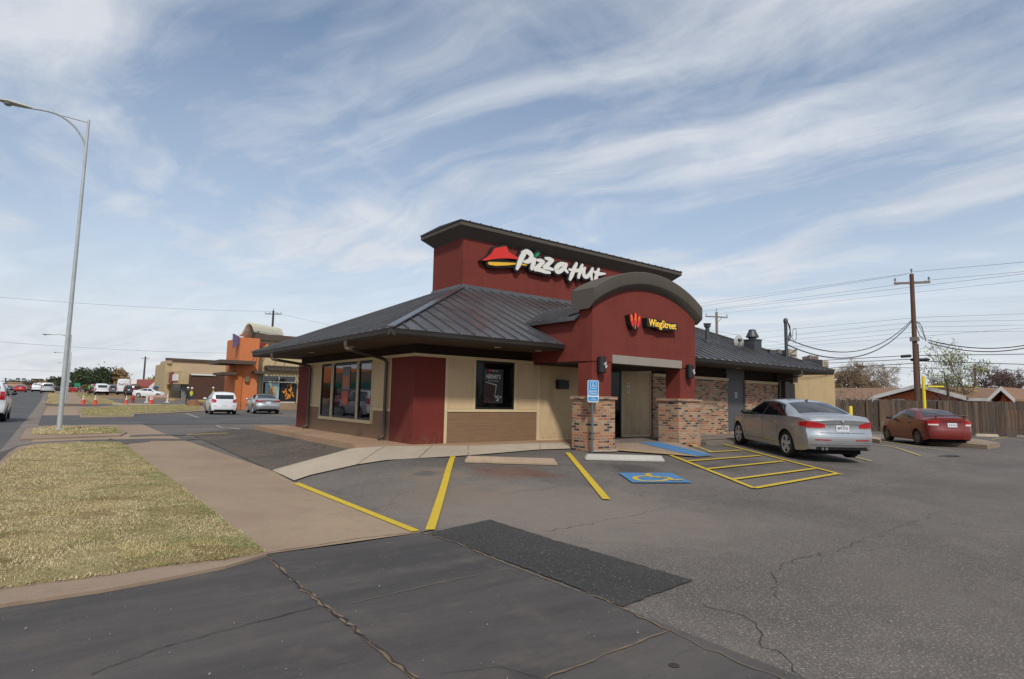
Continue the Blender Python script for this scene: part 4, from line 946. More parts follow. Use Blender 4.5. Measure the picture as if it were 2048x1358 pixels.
mb = MB(); mb.prism([sp(x, z+.075, .004) for x, z in rrect(sw-.03, sh-.165, .03)], en*.002); mb.prism([sp(x, z-sh/2+.075, .004) for x, z in rrect(sw-.03, .105, .025)], en*.002)
mb.build('blue_field', mat('sign_blue', '1a8ccc', .5, var=.04), t_)
mb = MB(); fr_ = rrect(.16, .16, .03)
for i in range(len(fr_)):
    a, b = fr_[i], fr_[(i+1) % len(fr_)]; ribbon(mb, [sp(a[0], a[1]+.145, .007), sp(b[0], b[1]+.145, .007)], .01, en, .0001*i, caps=0)
def ss(pts, w_, o): ribbon(mb, [sp(x, z+.145, .008+o) for x, z in pts], w_, en, .0)
ss([(-.012, .045), (-.012, .045-.012)], .018, 0); ss([(-.012, .03), (-.008, -.008), (.02, -.01), (.034, -.04), (.045, -.04)], .011, .001); ss([(-.01, .012), (.015, .012)], .009, .002)
ss([(-.02, .006), (-.035, -.015), (-.028, -.038), (-.005, -.048), (.015, -.035)], .009, .003)
put_text(mb, 'RESERVED', .062, sp(0, .0, .008), ex, (0, 0, 1), en, .0004, xs=.78); put_text(mb, 'PARKING', .062, sp(0, -.058, .008), ex, (0, 0, 1), en, .0004, xs=.85)
put_text(mb, 'VAN', .036, sp(0, -sh/2+.10, .008), ex, (0, 0, 1), en, .0004); put_text(mb, 'ACCESSIBLE', .036, sp(0, -sh/2+.06, .008), ex, (0, 0, 1), en, .0004, xs=.9)
mb.build('sign_print', M_swhite, t_)
def wheel_stop(a, b, m, label, w_=.17, h_=.12):
    a = Vector(a); b = Vector(b); d = b-a; L_ = d.length; d.normalize(); n_ = Vector((-d.y, d.x, 0)).normalized()
    mb = MB(); prof = [(0, 0), (0, .03), (.035, h_), (w_-.035, h_), (w_, .03), (w_, 0)]; rows = []
    for s_, k_ in ((0, .0), (.06, 1), (L_-.06, 1), (L_, 0)):
        rows.append([a+d*s_+n_*(w_/2+(q_-w_/2)*(1 if k_ else .85))+Vector((0, 0, z_*(1 if k_ else .35)-.01)) for q_, z_ in prof])
    mb.grid(rows); mb.poly(rows[0]); mb.poly(rows[-1])
    o = mb.build('wheel_stop', m, origin=(a+b)/2); return tag(o, label, 'wheel stop', 'concrete wheel stops')
M_ws1 = concrete('stop_concrete', '8f7c69', 'a18d78', .35); M_ws2 = concrete('stop_concrete_pale', 'a5a098', 'b9b5ac', .3)
wheel_stop(T(930, 924), T(1115, 929.5), M_ws1, 'tan concrete wheel stop in the first marked bay left of the parking sign')
wheel_stop(T(1172, 919), T(1330, 922.5), M_ws2, 'pale grey concrete wheel stop at the foot of the parking sign')
def Gp(px, py): return G(px, py)
wheel_stop(G(1952, 872.5), G(1999, 874), M_white, 'concrete wheel stop along the fence behind the red sedan', .2, .14)
wheel_stop(G(2031, 875), G(2090, 879), M_white, 'concrete wheel stop by the fence at the right edge', .2, .14)
# ================================================================ VEHICLES
def interp(tab, x):
    if x <= tab[0][0]: return tab[0][1]
    for (a, va), (b, vb) in zip(tab[:-1], tab[1:]):
        if x <= b: 
            t = (x-a)/(b-a); return va+(vb-va)*t
    return tab[-1][1]
def smooth_tab(tab, L, r=.10):       # soften the corners of a profile
    def f(x):
        s = 0; 
        for k_ in (-1, -.5, 0, .5, 1): s += interp(tab, cl(x+k_*r, 0, L))
        return s/5
    return f
class Car:
    def __init__(s, sp):
        s.sp = sp; s.L = sp['L']; L = s.L
        s.zt = smooth_tab(sp['zt'], L, sp.get('sm', .06)); s.zs = smooth_tab(sp['zs'], L, .12); s.hw = smooth_tab(sp['hw'], L, .1); s.ht = smooth_tab(sp['ht'], L, .1)
        s.zb0 = smooth_tab(sp['zb'], L, .05); s.xw = sp['xw']; s.Rw = sp['Rw']; s.Ra = s.Rw+sp.get('gap', .05); s.tail = sp['tail']; s.nose = sp['nose']
    def zb(s, x):
        z = s.zb0(x)
        for xw in s.xw:
            d = abs(x-xw)
            if d < s.Ra: z = max(z, s.Rw+sqrt(max(0, s.Ra**2-d*d)))
        return z
    def warp(s, x, y, z):
        L = s.L; hw = s.hw(x)
        if x < .9:
            w = (1-x/.9)**2; r = min(1, abs(y)/hw); x += w*(interp(s.tail, z)+s.sp.get('tr', .16)*r**4)
        if x > L-.9:
            w = (1-(L-x)/.9)**2; r = min(1, abs(y)/hw); x -= w*(interp(s.nose, z)+s.sp.get('nr', .26)*r**3)
        return Vector((x, y, z))
    def A(s, x, q, side=1, z=None, off=0.):      # lower body side, q 0..1 or by height
        zb = s.zb(x); zs = s.zs(x)
        if z is None: z = zb+(zs-zb)*q
        u = cl((z-s.zb0(x))/(zs-s.zb0(x)))
        y = s.hw(x)*(1-.075*(1-u)**3-.05*u**5+.012*math.exp(-((u-.72)/.06)**2))
        return s.warp(x, side*(y+off), z)
    def yA1(s, x): return s.hw(x)*.95
    def B(s, x, q, side=1, off=0.):
        zs = s.zs(x); ze = s.zt(x)-s.crown(x); ze = max(ze, zs+.004); y = s.yA1(x)+(s.ht(x)-s.yA1(x))*q+.03*sin(pi*q)*min(1, (ze-zs)/.3)
        return s.warp(x, side*(y+off), zs+(ze-zs)*q)
    def crown(s, x): return s.sp.get('crown', .045)
    def C(s, x, q, off=0., side=1):
        ze = max(s.zt(x)-s.crown(x), s.zs(x)+.004); zt = max(s.zt(x), ze+.002); y = s.ht(x)*(1-q)
        return s.warp(x, side*y, ze+(zt-ze)*(1-(1-q)**2.2)+off)
    def cap(s, y, z, off=0., front=False):
        x = s.L if front else 0.; hw = s.hw(x)
        p = s.warp(x, y, z); p.x += off if front else -off; return p
    def stations(s, dx):
        L = s.L; xs = {0, L}; x = 0
        while x < L: xs.add(round(x, 3)); x += dx
        for xw in s.xw:
            for i in range(-10, 11): xs.add(round(xw+s.Ra*sin(i/10*pi/2), 3))
        return sorted(v for v in xs if 0 <= v <= L)
    def body(s, dx=.08):
        mb = MB(); xs = s.stations(dx); rows = []
        nA, nB, nC = 9, 5, 6
        for x in xs:
            r = [s.A(x, i/nA, 1) for i in range(nA)]+[s.B(x, i/nB, 1) for i in range(nB)]+[s.C(x, i/nC) for i in range(nC)]
            rows.append(r+[s.C(x, 1.)]+[Vector((p.x, -p.y, p.z)) for p in r[::-1]])
        mb.grid(rows); n = len(rows[0])
        for row, fr in ((rows[0], False), (rows[-1], True)):
            half = n//2; cr = []
            for i in range(half+1):
                p = row[i]; q = row[n-1-i]; x0 = 0. if not fr else s.L; yy = abs(p.y); cr.append([s.warp(x0, yy*(1-2*j/12), p.z) for j in range(13)])
            mb.grid(cr)
        return mb
    def side_patch(s, mb, x0, x1, z0, z1, side, off=.006, n=10, m=3):   # z may be callables of x
        rows = []
        for i in range(n+1):
            x = x0+(x1-x0)*i/n; a = z0(x) if callable(z0) else z0; b = z1(x) if callable(z1) else z1
            rows.append([s.A(x, 0, side, z=a+(b-a)*j/m, off=off) for j in range(m+1)])
        mb.grid(rows)
    def glass_side(s, mb, xr, xf, q0, q1, side, off=.006, n=14, m=5):
        rows = []
        for j in range(m+1):
            f = j/m; q = q0+(q1-q0)*f; a = xr[0]+(xr[1]-xr[0])*f; b = xf[0]+(xf[1]-xf[0])*f
            rows.append([s.B(a+(b-a)*i/n, q, side, off) for i in range(n+1)])
        mb.grid(rows)
    def glass_top(s, mb, x0, x1, q0=.12, off=.006, n=12, m=6, fade=0.):
        rows = []
        for i in range(n+1):
            x = x0+(x1-x0)*i/n; r = [s.C(x, q0+(1-q0)*j/m, off) for j in range(m+1)]
            for p in r:
                p.x += 0
            rows.append(r+[Vector((p.x, -p.y, p.z)) for p in r[-2::-1]])
        mb.grid(rows)
    def cap_patch(s, mb, y0, y1, z0, z1, off=.008, front=False, n=6, m=3):
        rows = []
        for i in range(n+1):
            y = y0+(y1-y0)*i/n; a = z0(y) if callable(z0) else z0; b = z1(y) if callable(z1) else z1
            rows.append([s.cap(y, a+(b-a)*j/m, off, front) for j in range(m+1)])
        mb.grid(rows)
M_tyre = mat('tyre', '1b1b1c', .85, vscale=6); M_rim = mat('alloy_rim', 'c4c6c8', .35, .45, .05); M_rimd = mat('dark_rim', '6f6a62', .4, .7, .08); M_well = mat('wheel_well', '0b0b0c', .95, var=0)
M_tint = glass('car_glass', '0a0e14', .04); M_tintc = glass('car_glass_pale', '2b3438', .05)
M_tail = mat('tail_light', 'a8101a', .15, var=.1, coat=1., vscale=20); M_tailw = mat('reverse_light', 'd8c8c4', .2, var=.05, coat=1.); M_plate = mat('licence_plate', 'c9ccd0', .5, var=.05); M_chr = mat('chrome', 'c0c0c0', .2, 1, 0)
M_blkp = mat('black_plastic', '18181a', .6, var=.05)
def carpaint(name, col, metal=.6, rough=.32):
    m, k, b, P = base(name); c = lin(col); n = k.noise(P, 2.5, 4, .6)
    k.link(k.mix(1., c, k.ramp(n, [(.3, .93), (.7, 1.05)]), 'MULTIPLY'), b.inputs['Base Color']); b.inputs['Metallic'].default_value = metal
    k.link(k.ramp(k.noise(P, 14, 4, .7), [(.3, rough-.04), (.7, rough+.10)]), b.inputs['Roughness']); b.inputs['Coat Weight'].default_value = .8; b.inputs['Coat Roughness'].default_value = .08; return m
def make_wheel(root, x, y, R_, w_, rim, rr, spokes, side):
    mb = MB(); c = (x, y-side*w_/2 if False else y, R_); prof = [(R_*.62, -w_/2+.01), (R_*.93, -w_/2), (R_, -w_/2+.03), (R_, w_/2-.03), (R_*.93, w_/2), (rr*1.02, w_/2-.012), (rr*.97, w_/2-.05), (rr*.5, w_/2-.06)]
    mb.lathe((x, y, R_), prof, 28, (0, side, 0)); wt = mb.build('wheel', M_tyre, root, smooth=True)
    o_ = w_/2-.03; r_ = MB(); ax = Vector((0, side, 0))
    # rim ring
    ring = [(rr*1.0, o_+.005), (rr*1.0, o_+.018), (rr*.90, o_+.012), (rr*.88, o_-.03)]
    ob = len(r_.v); n = 28
    for r0_, h in ring:
        for j in range(n): r_.v.append((x+cos(2*pi*j/n)*r0_, y+side*h, R_+sin(2*pi*j/n)*r0_))
    for i in range(3):
        for j in range(n): r_.f.append((ob+i*n+j, ob+i*n+(j+1) % n, ob+(i+1)*n+(j+1) % n, ob+(i+1)*n+j)); r_.mi.append(0)
    for k_ in range(spokes):
        a = 2*pi*k_/spokes+.3; d = Vector((cos(a), 0, sin(a))); t = Vector((-sin(a), 0, cos(a)))
        w0 = rr*(.55/spokes+.06); w1 = rr*(.8/spokes+.05)
        pts = [d*rr*.1+t*w0, d*rr*.92+t*w1, d*rr*.92-t*w1, d*rr*.1-t*w0]; c_ = Vector((x, y, R_))
        r_.prism([c_+p+ax*(o_-.012) for p in pts], ax*.02)
    r_.lathe((x, y, R_), [(rr*.2, o_-.02), (rr*.2, o_+.012), (rr*.1, o_+.018)], 14, (0, side, 0))
    rm = r_.build('rim', rim, wt, smooth=True)
def make_car(name, sp, paintm, label, group=None, category='car', lod=0):
    C = Car(sp); root = thing(name, (0, 0, 0), label, category, group); xo = sp['xw'][0]
    def B_(mb, nm, m, parent=root, smooth=True, **k):
        mb.v = [(v[0]-xo if nm not in () else v[0], v[1], v[2]) for v in mb.v]; return mb.build(nm, m, parent, smooth=smooth, **k)
    body = B_(C.body(.08 if lod == 0 else .16), 'body', paintm, weld=.001, smooth=32)
    # dark interior, underbody and wells
    mb = MB(); hw = C.hw(C.L/2); mb.box(.35, C.L-.4, -hw+.27, hw-.27, .16, .62); 
    for xw in sp['xw']: mb.box(xw-C.Ra-.03, xw+C.Ra+.03, -hw+.10, hw-.10, C.Rw*1.3, C.Rw+C.Ra+.02)
    mb.box(.30, C.L-.3, -hw+.20, hw-.20, sp['zb'][0][1]+.0, sp['zb'][0][1]+.10); B_(mb, 'underbody', M_well, smooth=False)
    gm = sp.get('glass', M_tint)
    for side in (1, -1):
        if lod == 0:
            mb = MB(); (a, b), (c_, d) = sp['sw_r'], sp['sw_f']; C.glass_side(mb, (a-.05, b-.05), (c_+.09, d+.05), sp['sq'][0]-.06, sp['sq'][1]+.07, side, .003); B_(mb, 'window_surround', sp.get('surround', M_blkp))
        for i, (xr, xf) in enumerate(sp['wins']):
            mb = MB(); C.glass_side(mb, xr, xf, sp['sq'][0], sp['sq'][1], side, .008); B_(mb, 'side_window', sp.get('glass_f', gm) if i == len(sp['wins'])-1 else gm)
    mb = MB(); C.glass_top(mb, sp['rg'][0], sp['rg'][1], sp['rg'][2], .006); B_(mb, 'rear_window', gm)
    if 'ws' in sp: mb = MB(); C.glass_top(mb, sp['ws'][0], sp['ws'][1], .06, .006); B_(mb, 'windscreen', gm)
    for side in (1, -1):
        mb = MB(); sp['tail_fn'](C, mb, side); B_(mb, 'tail_light', M_tail)
        if 'tailw_fn' in sp and lod == 0: mb = MB(); sp['tailw_fn'](C, mb, side); B_(mb, 'reverse_light', M_tailw)
        mb = MB(); zf = sp['hl'][2]; C.side_patch(mb, C.L-.55, C.L-.05, zf-.05, zf+.06, side, .006, 8, 2); 
        C.cap_patch(mb, side*(C.hw(C.L)*.55), side*C.hw(C.L)*.95, zf-.06, zf+.06, .006, True); B_(mb, 'headlight', M_tailw)
        # mirror
        mx = sp['mirror'][0]; mz = sp['mirror'][1]; yy = C.hw(mx)*.96; mb = MB()
        mb.lathe((mx, side*(yy+.02), mz), [(.05, 0), (.085, .04), (.09, .10), (.085, .17), (.05, .21)], 10, (0, side, .12)); mb.v = [(mx+(v[0]-mx)*.85, v[1], mz+(v[2]-mz)*.75) for v in mb.v]
        B_(mb, 'mirror', sp.get('mirror_m', paintm))
        for xw in sp['xw']: make_wheel(root, xw-xo, side*(C.hw(xw)-.115-.01), C.Rw, .21, sp.get('rim', M_rim), sp.get('rr', C.Rw*.68), sp.get('spokes', 5), side)
        if lod == 0:
            for hx in sp['handles']:
                mb = MB(); p = C.A(hx, 0, side, z=sp['hz_'], off=.022); mb.obox(p, (1, 0, 0), (0, 1, 0), (0, 0, 1), .10, .012, .013); B_(mb, 'door_handle', sp.get('handle_m', M_chr), smooth=False)
            mb = MB()
            for i, sx_ in enumerate(sp['seams']):
                C.side_patch(mb, sx_-.004, sx_+.004, sp['seamz'], lambda x: C.zs(x)-.01, side, .003+.0003*i, 1, 8)
            C.side_patch(mb, sp['seams'][0], sp['seams'][-1], sp['seamz']-.004, sp['seamz']+.004, side, .0043, 10, 1); B_(mb, 'door_seam', M_blkp)
    mb = MB(); pz = sp['plate']; C.cap_patch(mb, -.16, .16, pz-.075, pz+.075, .014); pl = B_(mb, 'licence_plate', M_plate)
    if sp.get('plate_txt'):
        mb = MB(); c0 = C.cap(0, pz, .018); put_text(mb, sp['plate_txt'], .085, c0, (0, -1, 0), (0, 0, 1), (-1, 0, 0), .0005, xs=.8); put_text(mb, 'TEXAS', .028, C.cap(0, pz+.055, .018), (0, -1, 0), (0, 0, 1), (-1, 0, 0), .0005)
        o = B_(mb, 'plate_text', M_blkp, pl, smooth=False)
    if 'extra' in sp: sp['extra'](C, B_, root, paintm)
    return root
def place(root, pos, heading):     # heading: unit vector of travel; origin = rear axle centre on ground
    root.location = pos; root.rotation_euler = (0, 0, math.atan2(heading.y, heading.x))
def place_two(root, rl, fl, half):   # from rear-left and front-left wheel contacts
    h = (fl-rl); h.z = 0; h.normalize(); rgt = Vector((h.y, -h.x, 0)); pos = rl+rgt*half; root.location = pos
    pitch = -math.atan2(fl.z-rl.z, (fl-rl).length); root.rotation_euler = (0, pitch, math.atan2(h.y, h.x)); 
    rl2 = rl+rgt*half*2; root.rotation_euler[0] = 0
def sedan(**o):
    sp = dict(L=4.62, xw=(1.03, 3.84), Rw=.325, rr=.225,
      zt=[(0, .97), (.06, 1.06), (.14, 1.105), (.45, 1.115), (.74, 1.115), (1.1, 1.245), (1.5, 1.365), (1.9, 1.415), (2.3, 1.43), (2.65, 1.40), (3.0, 1.27), (3.42, 1.04), (3.6, .99), (4.1, .91), (4.4, .80), (4.56, .68), (4.62, .62)],
      zs=[(0, .93), (.3, 1.02), (.8, 1.03), (1.6, .99), (3.3, .93), (4.2, .83), (4.62, .60)],
      hw=[(0, .80), (.15, .85), (.5, .885), (1., .905), (3.6, .905), (4.1, .88), (4.4, .80), (4.62, .66)],
      ht=[(0, .70), (.6, .72), (.8, .71), (1.1, .65), (1.5, .60), (2.3, .585), (2.7, .60), (3.1, .66), (3.45, .74), (4.2, .66), (4.62, .5)],
      zb=[(0, .30), (.2, .25), (.6, .22), (3.8, .20), (4.4, .22), (4.62, .26)],
      tail=[(.2, .10), (.30, .05), (.42, .01), (.56, .0), (.68, .02), (.72, .045), (.86, .055), (.94, .045), (1.02, .03), (1.06, .0), (1.10, .0)],
      nose=[(.2, .08), (.4, .0), (.6, .02), (.8, .08)],
      sq=(.10, .86), sw_r=(1.02, 1.50), sw_f=(3.32, 2.72), wins=[((1.06, 1.50), (1.40, 1.62)), ((1.46, 1.67), (2.22, 2.16)), ((2.30, 2.23), (3.30, 2.72))],
      rg=(.80, 1.52, .10), ws=(2.74, 3.42), hl=(0, 0, .66), mirror=(3.05, 1.0), handles=(1.62, 2.62), hz_=.87, seams=(1.42, 2.27, 3.36), seamz=.33, plate=.80, handle_m=None)
    sp.update(o); 
    if sp['handle_m'] is None: sp.pop('handle_m')
    return sp
# --- silver sedan on the right
def tl1(C, mb, s):
    C.cap_patch(mb, s*.42, s*.80, lambda y: .80+(.0 if abs(y) > .5 else .01), lambda y: .895+.07*(abs(y)-.42)/.38, .012, n=8); C.side_patch(mb, .0, .36, lambda x: .81+.03*x/.3, lambda x: .965-.06*x/.36, s, .012, 8, 3)
def ex1(C, B_, root, pm):
    mb = MB(); C.cap_patch(mb, .30, .66, .515, .54, .012); B_(mb, 'reflector', M_tail); mb = MB(); C.cap_patch(mb, -.66, -.30, .515, .54, .012); B_(mb, 'reflector', M_tail)
    mb = MB(); C.cap_patch(mb, -.62, .62, .30, .36, .008, n=14); B_(mb, 'diffuser', M_blkp)
    mb = MB(); C.cap_patch(mb, -.74, .74, .425, .445, .022, n=14, m=1); C.cap_patch(mb, -.74, .74, .425, .423, .003, n=14, m=1); B_(mb, 'bumper_lip', pm)
    mb = MB(); C.cap_patch(mb, -.40, .40, .885, .893, .010, n=10, m=1); C.cap_patch(mb, -.55, .55, .69, .697, .006, n=10, m=1); B_(mb, 'lid_seam', M_blkp)
    for dy in (0, .09):
        mb = MB(); mb.lathe(C.warp(0, .40+dy, .315)+Vector((.03, 0, 0)), [(.035, 0), (.035, -.06)], 12, (1, 0, 0)); B_(mb, 'exhaust_tip', M_chr)
    mb = MB(); c0 = C.cap(0, .965, .008); mb.lathe(c0, [(.042, 0), (.042, -.008), (.036, -.010)], 20, (1, 0, .1)); bd = B_(mb, 'badge', M_chr)
    mb = MB(); c1 = c0+Vector((-.012, 0, 0))
    for k_ in range(4):
        mb.cur = k_ % 2; a0 = k_*pi/2; mb.poly([c1]+[c1+Vector((0, -cos(a0+pi/2*j/5)*.026, sin(a0+pi/2*j/5)*.026)) for j in range(6)])
    B_(mb, 'badge_centre', [mat('badge_blue', '2a6ab0', .4, var=0), M_swhite], bd, smooth=False)
    mb = MB(); C.cap_patch(mb, -.72, .72, .37, .40, .008, n=14, m=1)
    p = C.C(1.62, 1.); mb = MB(); mb.add([p+Vector((-.08, -.0, -.01)), p+Vector((.10, -.03, -.01)), p+Vector((.10, .03, -.01)), p+Vector((-.06, 0, .06)), p+Vector((-.02, 0, .06))], [(0, 1, 4, 3), (0, 3, 4, 2), (1, 2, 4), (0, 2, 1)]); B_(mb, 'roof_aerial', pm)
P_sil = carpaint('silver_paint', 'b5b6b8', .75, .30)
sd1 = make_car('parked_car', sedan(mirror_m=M_blkp, tail_fn=tl1, extra=ex1, plate_txt='BPS·3723', hz_=.86), P_sil, 'silver sedan parked beside the yellow hatched aisle in front of the grey door')
rl = T(1578, 913); fl = T(1482, 888); place_two(sd1, rl, fl, .79)
# --- red sedan
def tl2(C, mb, s):
    C.cap_patch(mb, s*.44, s*.76, lambda y: .83, lambda y: .95, .012, n=8); C.side_patch(mb, .0, .30, .85, lambda x: .95-.02*x, s, .012, 8, 3)
def tw2(C, mb, s): C.cap_patch(mb, s*.46, s*.74, lambda y: .775, .828, .012, n=8)
def ex2(C, B_, root, pm):
    mb = MB(); rows = []
    for i in range(13):
        y = -.66+1.32*i/12; z = 1.135+.035*(1-(abs(y)/.66)**2); x = .05+.10*(abs(y)/.66)**2
        rows.append([(x+.16, y, z-.02), (x+.02, y, z+.012), (x-.03, y, z), (x+.04, y, z-.022)])
    mb.grid(rows); mb.box(.12, .20, -.5, -.47, 1.05, 1.13); mb.box(.12, .20, .47, .5, 1.05, 1.13); B_(mb, 'spoiler', pm)
    mb = MB(); C.cap_patch(mb, -.35, .35, .90, .915, .012, n=10, m=1); C.cap_patch(mb, -.42, .42, .69, .697, .006, n=10, m=1); B_(mb, 'lid_seam', M_blkp)
    for s in (1, -1): mb = MB(); C.side_patch(mb, 1.3, 3.3, .52, .565, s, .014, 12, 1); B_(mb, 'side_moulding', pm)
    mb = MB()
    for i in range(5): C.cap_patch(mb, .11-.055*i, .085-.055*i, .775, .825, .018+.0002*i, n=1, m=1)
    B_(mb, 'plate_characters', mat('plate_blue', '3c4c70', .5, var=0), smooth=False)
P_redc = carpaint('red_paint', '74261f', .1, .40); P_redc.node_tree.nodes['Principled BSDF'].inputs['Coat Weight'].default_value = .45
k_ = .93
rs = dict(L=4.24, xw=(.90, 3.31), Rw=.29, rr=.19, rim=M_rimd, spokes=8, tr=.2, tail_fn=tl2, tailw_fn=tw2, extra=ex2, glass_f=M_tintc, surround=P_redc, handle_m=M_blkp, mirror_m=M_blkp,
      zt=[(0, .96), (.06, 1.03), (.14, 1.07), (.40, 1.075), (.62, 1.075), (1.0, 1.235), (1.35, 1.35), (1.7, 1.395), (2.0, 1.405), (2.3, 1.375), (2.65, 1.24), (3.05, 1.02), (3.2, .98), (3.7, .90), (4.0, .80), (4.18, .68), (4.24, .6)],
      zs=[(0, .90), (.3, .97), (.8, .98), (1.6, .95), (3.0, .90), (3.8, .80), (4.24, .58)],
      hw=[(0, .74), (.15, .79), (.5, .825), (1., .84), (3.1, .84), (3.7, .81), (4., .74), (4.24, .58)],
      ht=[(0, .64), (.5, .66), (.7, .66), (1.0, .60), (1.35, .55), (2.0, .53), (2.4, .55), (2.8, .62), (3.1, .68), (3.8, .6), (4.24, .42)],
      zb=[(0, .28), (.2, .23), (.6, .20), (3.3, .18), (4.0, .20), (4.24, .24)],
      sw_r=(1.0, 1.35), sw_f=(2.96, 2.42), wins=[((1.02, 1.38), (1.86, 1.84)), ((1.94, 1.91), (2.95, 2.42))], rg=(.68, 1.34, .08), ws=(2.42, 3.04), mirror=(2.75, .98), handles=(1.36, 2.25), hz_=.84, seams=(1.2, 1.9, 2.98), seamz=.30, plate=.80,
      tail=[(.2, .10), (.30, .04), (.42, .0), (.62, .0), (.68, .03), (.86, .05), (.94, .045), (1.02, .03), (1.06, .0), (1.10, .0)], hl=(0, 0, .64))
sd2 = make_car('parked_car', sedan(**rs), P_redc, 'dark red sedan with a boot spoiler parked near the wooden fence')
place_two(sd2, G(1840, 889.5), G(1768, 879.8), .71)
# --- white hatchback and second silver sedan by the neighbour
def tl3(C, mb, s):
    C.cap_patch(mb, s*.50, s*.74, lambda y: .80, lambda y: .98+.06*(abs(y)-.5)/.24, .014, n=5); C.side_patch(mb, .0, .22, .84, 1.03, s, .012, 5, 3)
def rear_glass_cap(y0, z0, z1):
    def f(C, B_, root, pm):
        mb = MB(); C.cap_patch(mb, -y0, y0, z0, z1, .010, n=10, m=4); B_(mb, 'rear_window', M_tint)
        for s in (1, -1): mb = MB(); C.cap_patch(mb, s*.46, s*.68, .56, .585, .012, n=4, m=1); B_(mb, 'reflector', M_tail)
        mb = MB(); C.cap_patch(mb, -.6, .6, .25, .33, .01, n=10, m=1); B_(mb, 'diffuser', M_blkp)
    return f
hs = dict(L=3.80, xw=(.62, 3.07), Rw=.285, rr=.19, rim=M_rimd, spokes=6, tail_fn=tl3, extra=rear_glass_cap(.55, 1.03, 1.30), crown=.05,
      zt=[(0, 1.42), (.1, 1.46), (.5, 1.50), (1.2, 1.52), (1.9, 1.49), (2.3, 1.38), (2.9, 1.06), (3.1, 1.0), (3.5, .9), (3.74, .75), (3.8, .65)],
      zs=[(0, 1.0), (.5, 1.02), (1.6, .98), (2.9, .93), (3.5, .82), (3.8, .6)], hw=[(0, .76), (.15, .80), (.5, .82), (1., .83), (3.0, .83), (3.4, .80), (3.8, .6)],
      ht=[(0, .58), (.5, .60), (1.2, .58), (2.0, .58), (2.4, .62), (2.9, .70), (3.8, .45)], zb=[(0, .27), (.3, .2), (3.3, .2), (3.8, .24)],
      tail=[(.2, .08), (.3, .02), (.5, .0), (.66, .02), (.8, .03), (1.0, .05), (1.2, .14), (1.35, .24), (1.5, .36)], sw_r=(.5, .6), sw_f=(2.75, 2.25), wins=[((.55, .62), (1.55, 1.55)), ((1.63, 1.62), (2.75, 2.25))],
      rg=(.02, .1, .5), ws=(2.28, 2.88), mirror=(2.6, 1.02), handles=(1.2, 2.0), hz_=.88, seams=(.9, 1.6, 2.8), seamz=.3, plate=.62)
hs['rg'] = (1.0, 1.1, .95)
P_wht = carpaint('white_paint', 'd6d8da', .0, .3)
hb = make_car('parked_car', sedan(**hs), P_wht, 'white hatchback parked behind the restaurant beside a silver sedan', 'cars parked at the orange restaurant')
place_two(hb, T(422, 828.5), T(406, 823), .70)
hb.rotation_euler = (0, 0, math.atan2(1, .08)); 
def tl4(C, mb, s):
    C.cap_patch(mb, s*.34, s*.82, lambda y: .86, lambda y: .905+.09*(abs(y)-.34)/.48, .012, n=8); C.side_patch(mb, .0, .30, .88, .99, s, .012, 8, 3)
def ex4(C, B_, root, pm):
    mb = MB(); C.cap_patch(mb, -.6, .6, .26, .36, .008, n=10, m=1); B_(mb, 'diffuser', M_blkp)
el = make_car('parked_car', sedan(tail_fn=tl4, extra=ex4, plate=.80), P_sil, 'second silver sedan, smaller, parked by the neighbour windows left of the restaurant', 'cars parked at the orange restaurant')
place_two(el, T(509, 827), T(486, 822.6), .74)
for o_, px_ in ((hb, 446), (el, 532)):
    pass
# silver one drives slightly rightwards of view like the hatch
el.rotation_euler = (0, 0, math.atan2(1, .10))
# --- generic far vehicles
def tailbox(y0, y1, z0, z1):
    def f(C, mb, s): C.cap_patch(mb, s*y0, s*y1, z0, z1, .014, n=4); C.side_patch(mb, .0, .12, z0, z1, s, .012, 3, 3)
    return f
def suv(**o):
    sp = sedan(L=4.7, xw=(1.0, 3.72), Rw=.37, rr=.24, rim=M_rim, spokes=5, tail_fn=tailbox(.66, .82, .95, 1.3), extra=rear_glass_cap(.64, 1.14, 1.52), crown=.05,
      zt=[(0, 1.66), (.1, 1.71), (.5, 1.76), (2., 1.78), (2.6, 1.72), (3.3, 1.22), (3.5, 1.12), (4.3, 1.02), (4.65, .85), (4.7, .75)],
      zs=[(0, 1.08), (3.3, 1.06), (4.3, .95), (4.7, .7)], hw=[(0, .86), (.15, .90), (1., .93), (3.8, .93), (4.4, .85), (4.7, .7)],
      ht=[(0, .68), (.5, .70), (2.5, .68), (3.4, .78), (4.7, .55)], zb=[(0, .40), (.3, .32), (4.2, .30), (4.7, .34)],
      tail=[(.3, .06), (.45, .0), (.6, .0), (.75, .03), (1.1, .04), (1.4, .12), (1.7, .26)], sw_r=(.35, .4), sw_f=(3.2, 2.66), wins=[((.4, .45), (1.1, 1.1)), ((1.2, 1.2), (2.05, 2.05)), ((2.15, 2.15), (3.2, 2.66))],
      rg=(1., 1.1, .95), ws=(2.66, 3.3), mirror=(3.0, 1.18), handles=(1.4, 2.3), hz_=.98, seams=(1.15, 2.1, 3.2), seamz=.4, plate=.95, hl=(0, 0, .85))
    sp.update(o); return sp
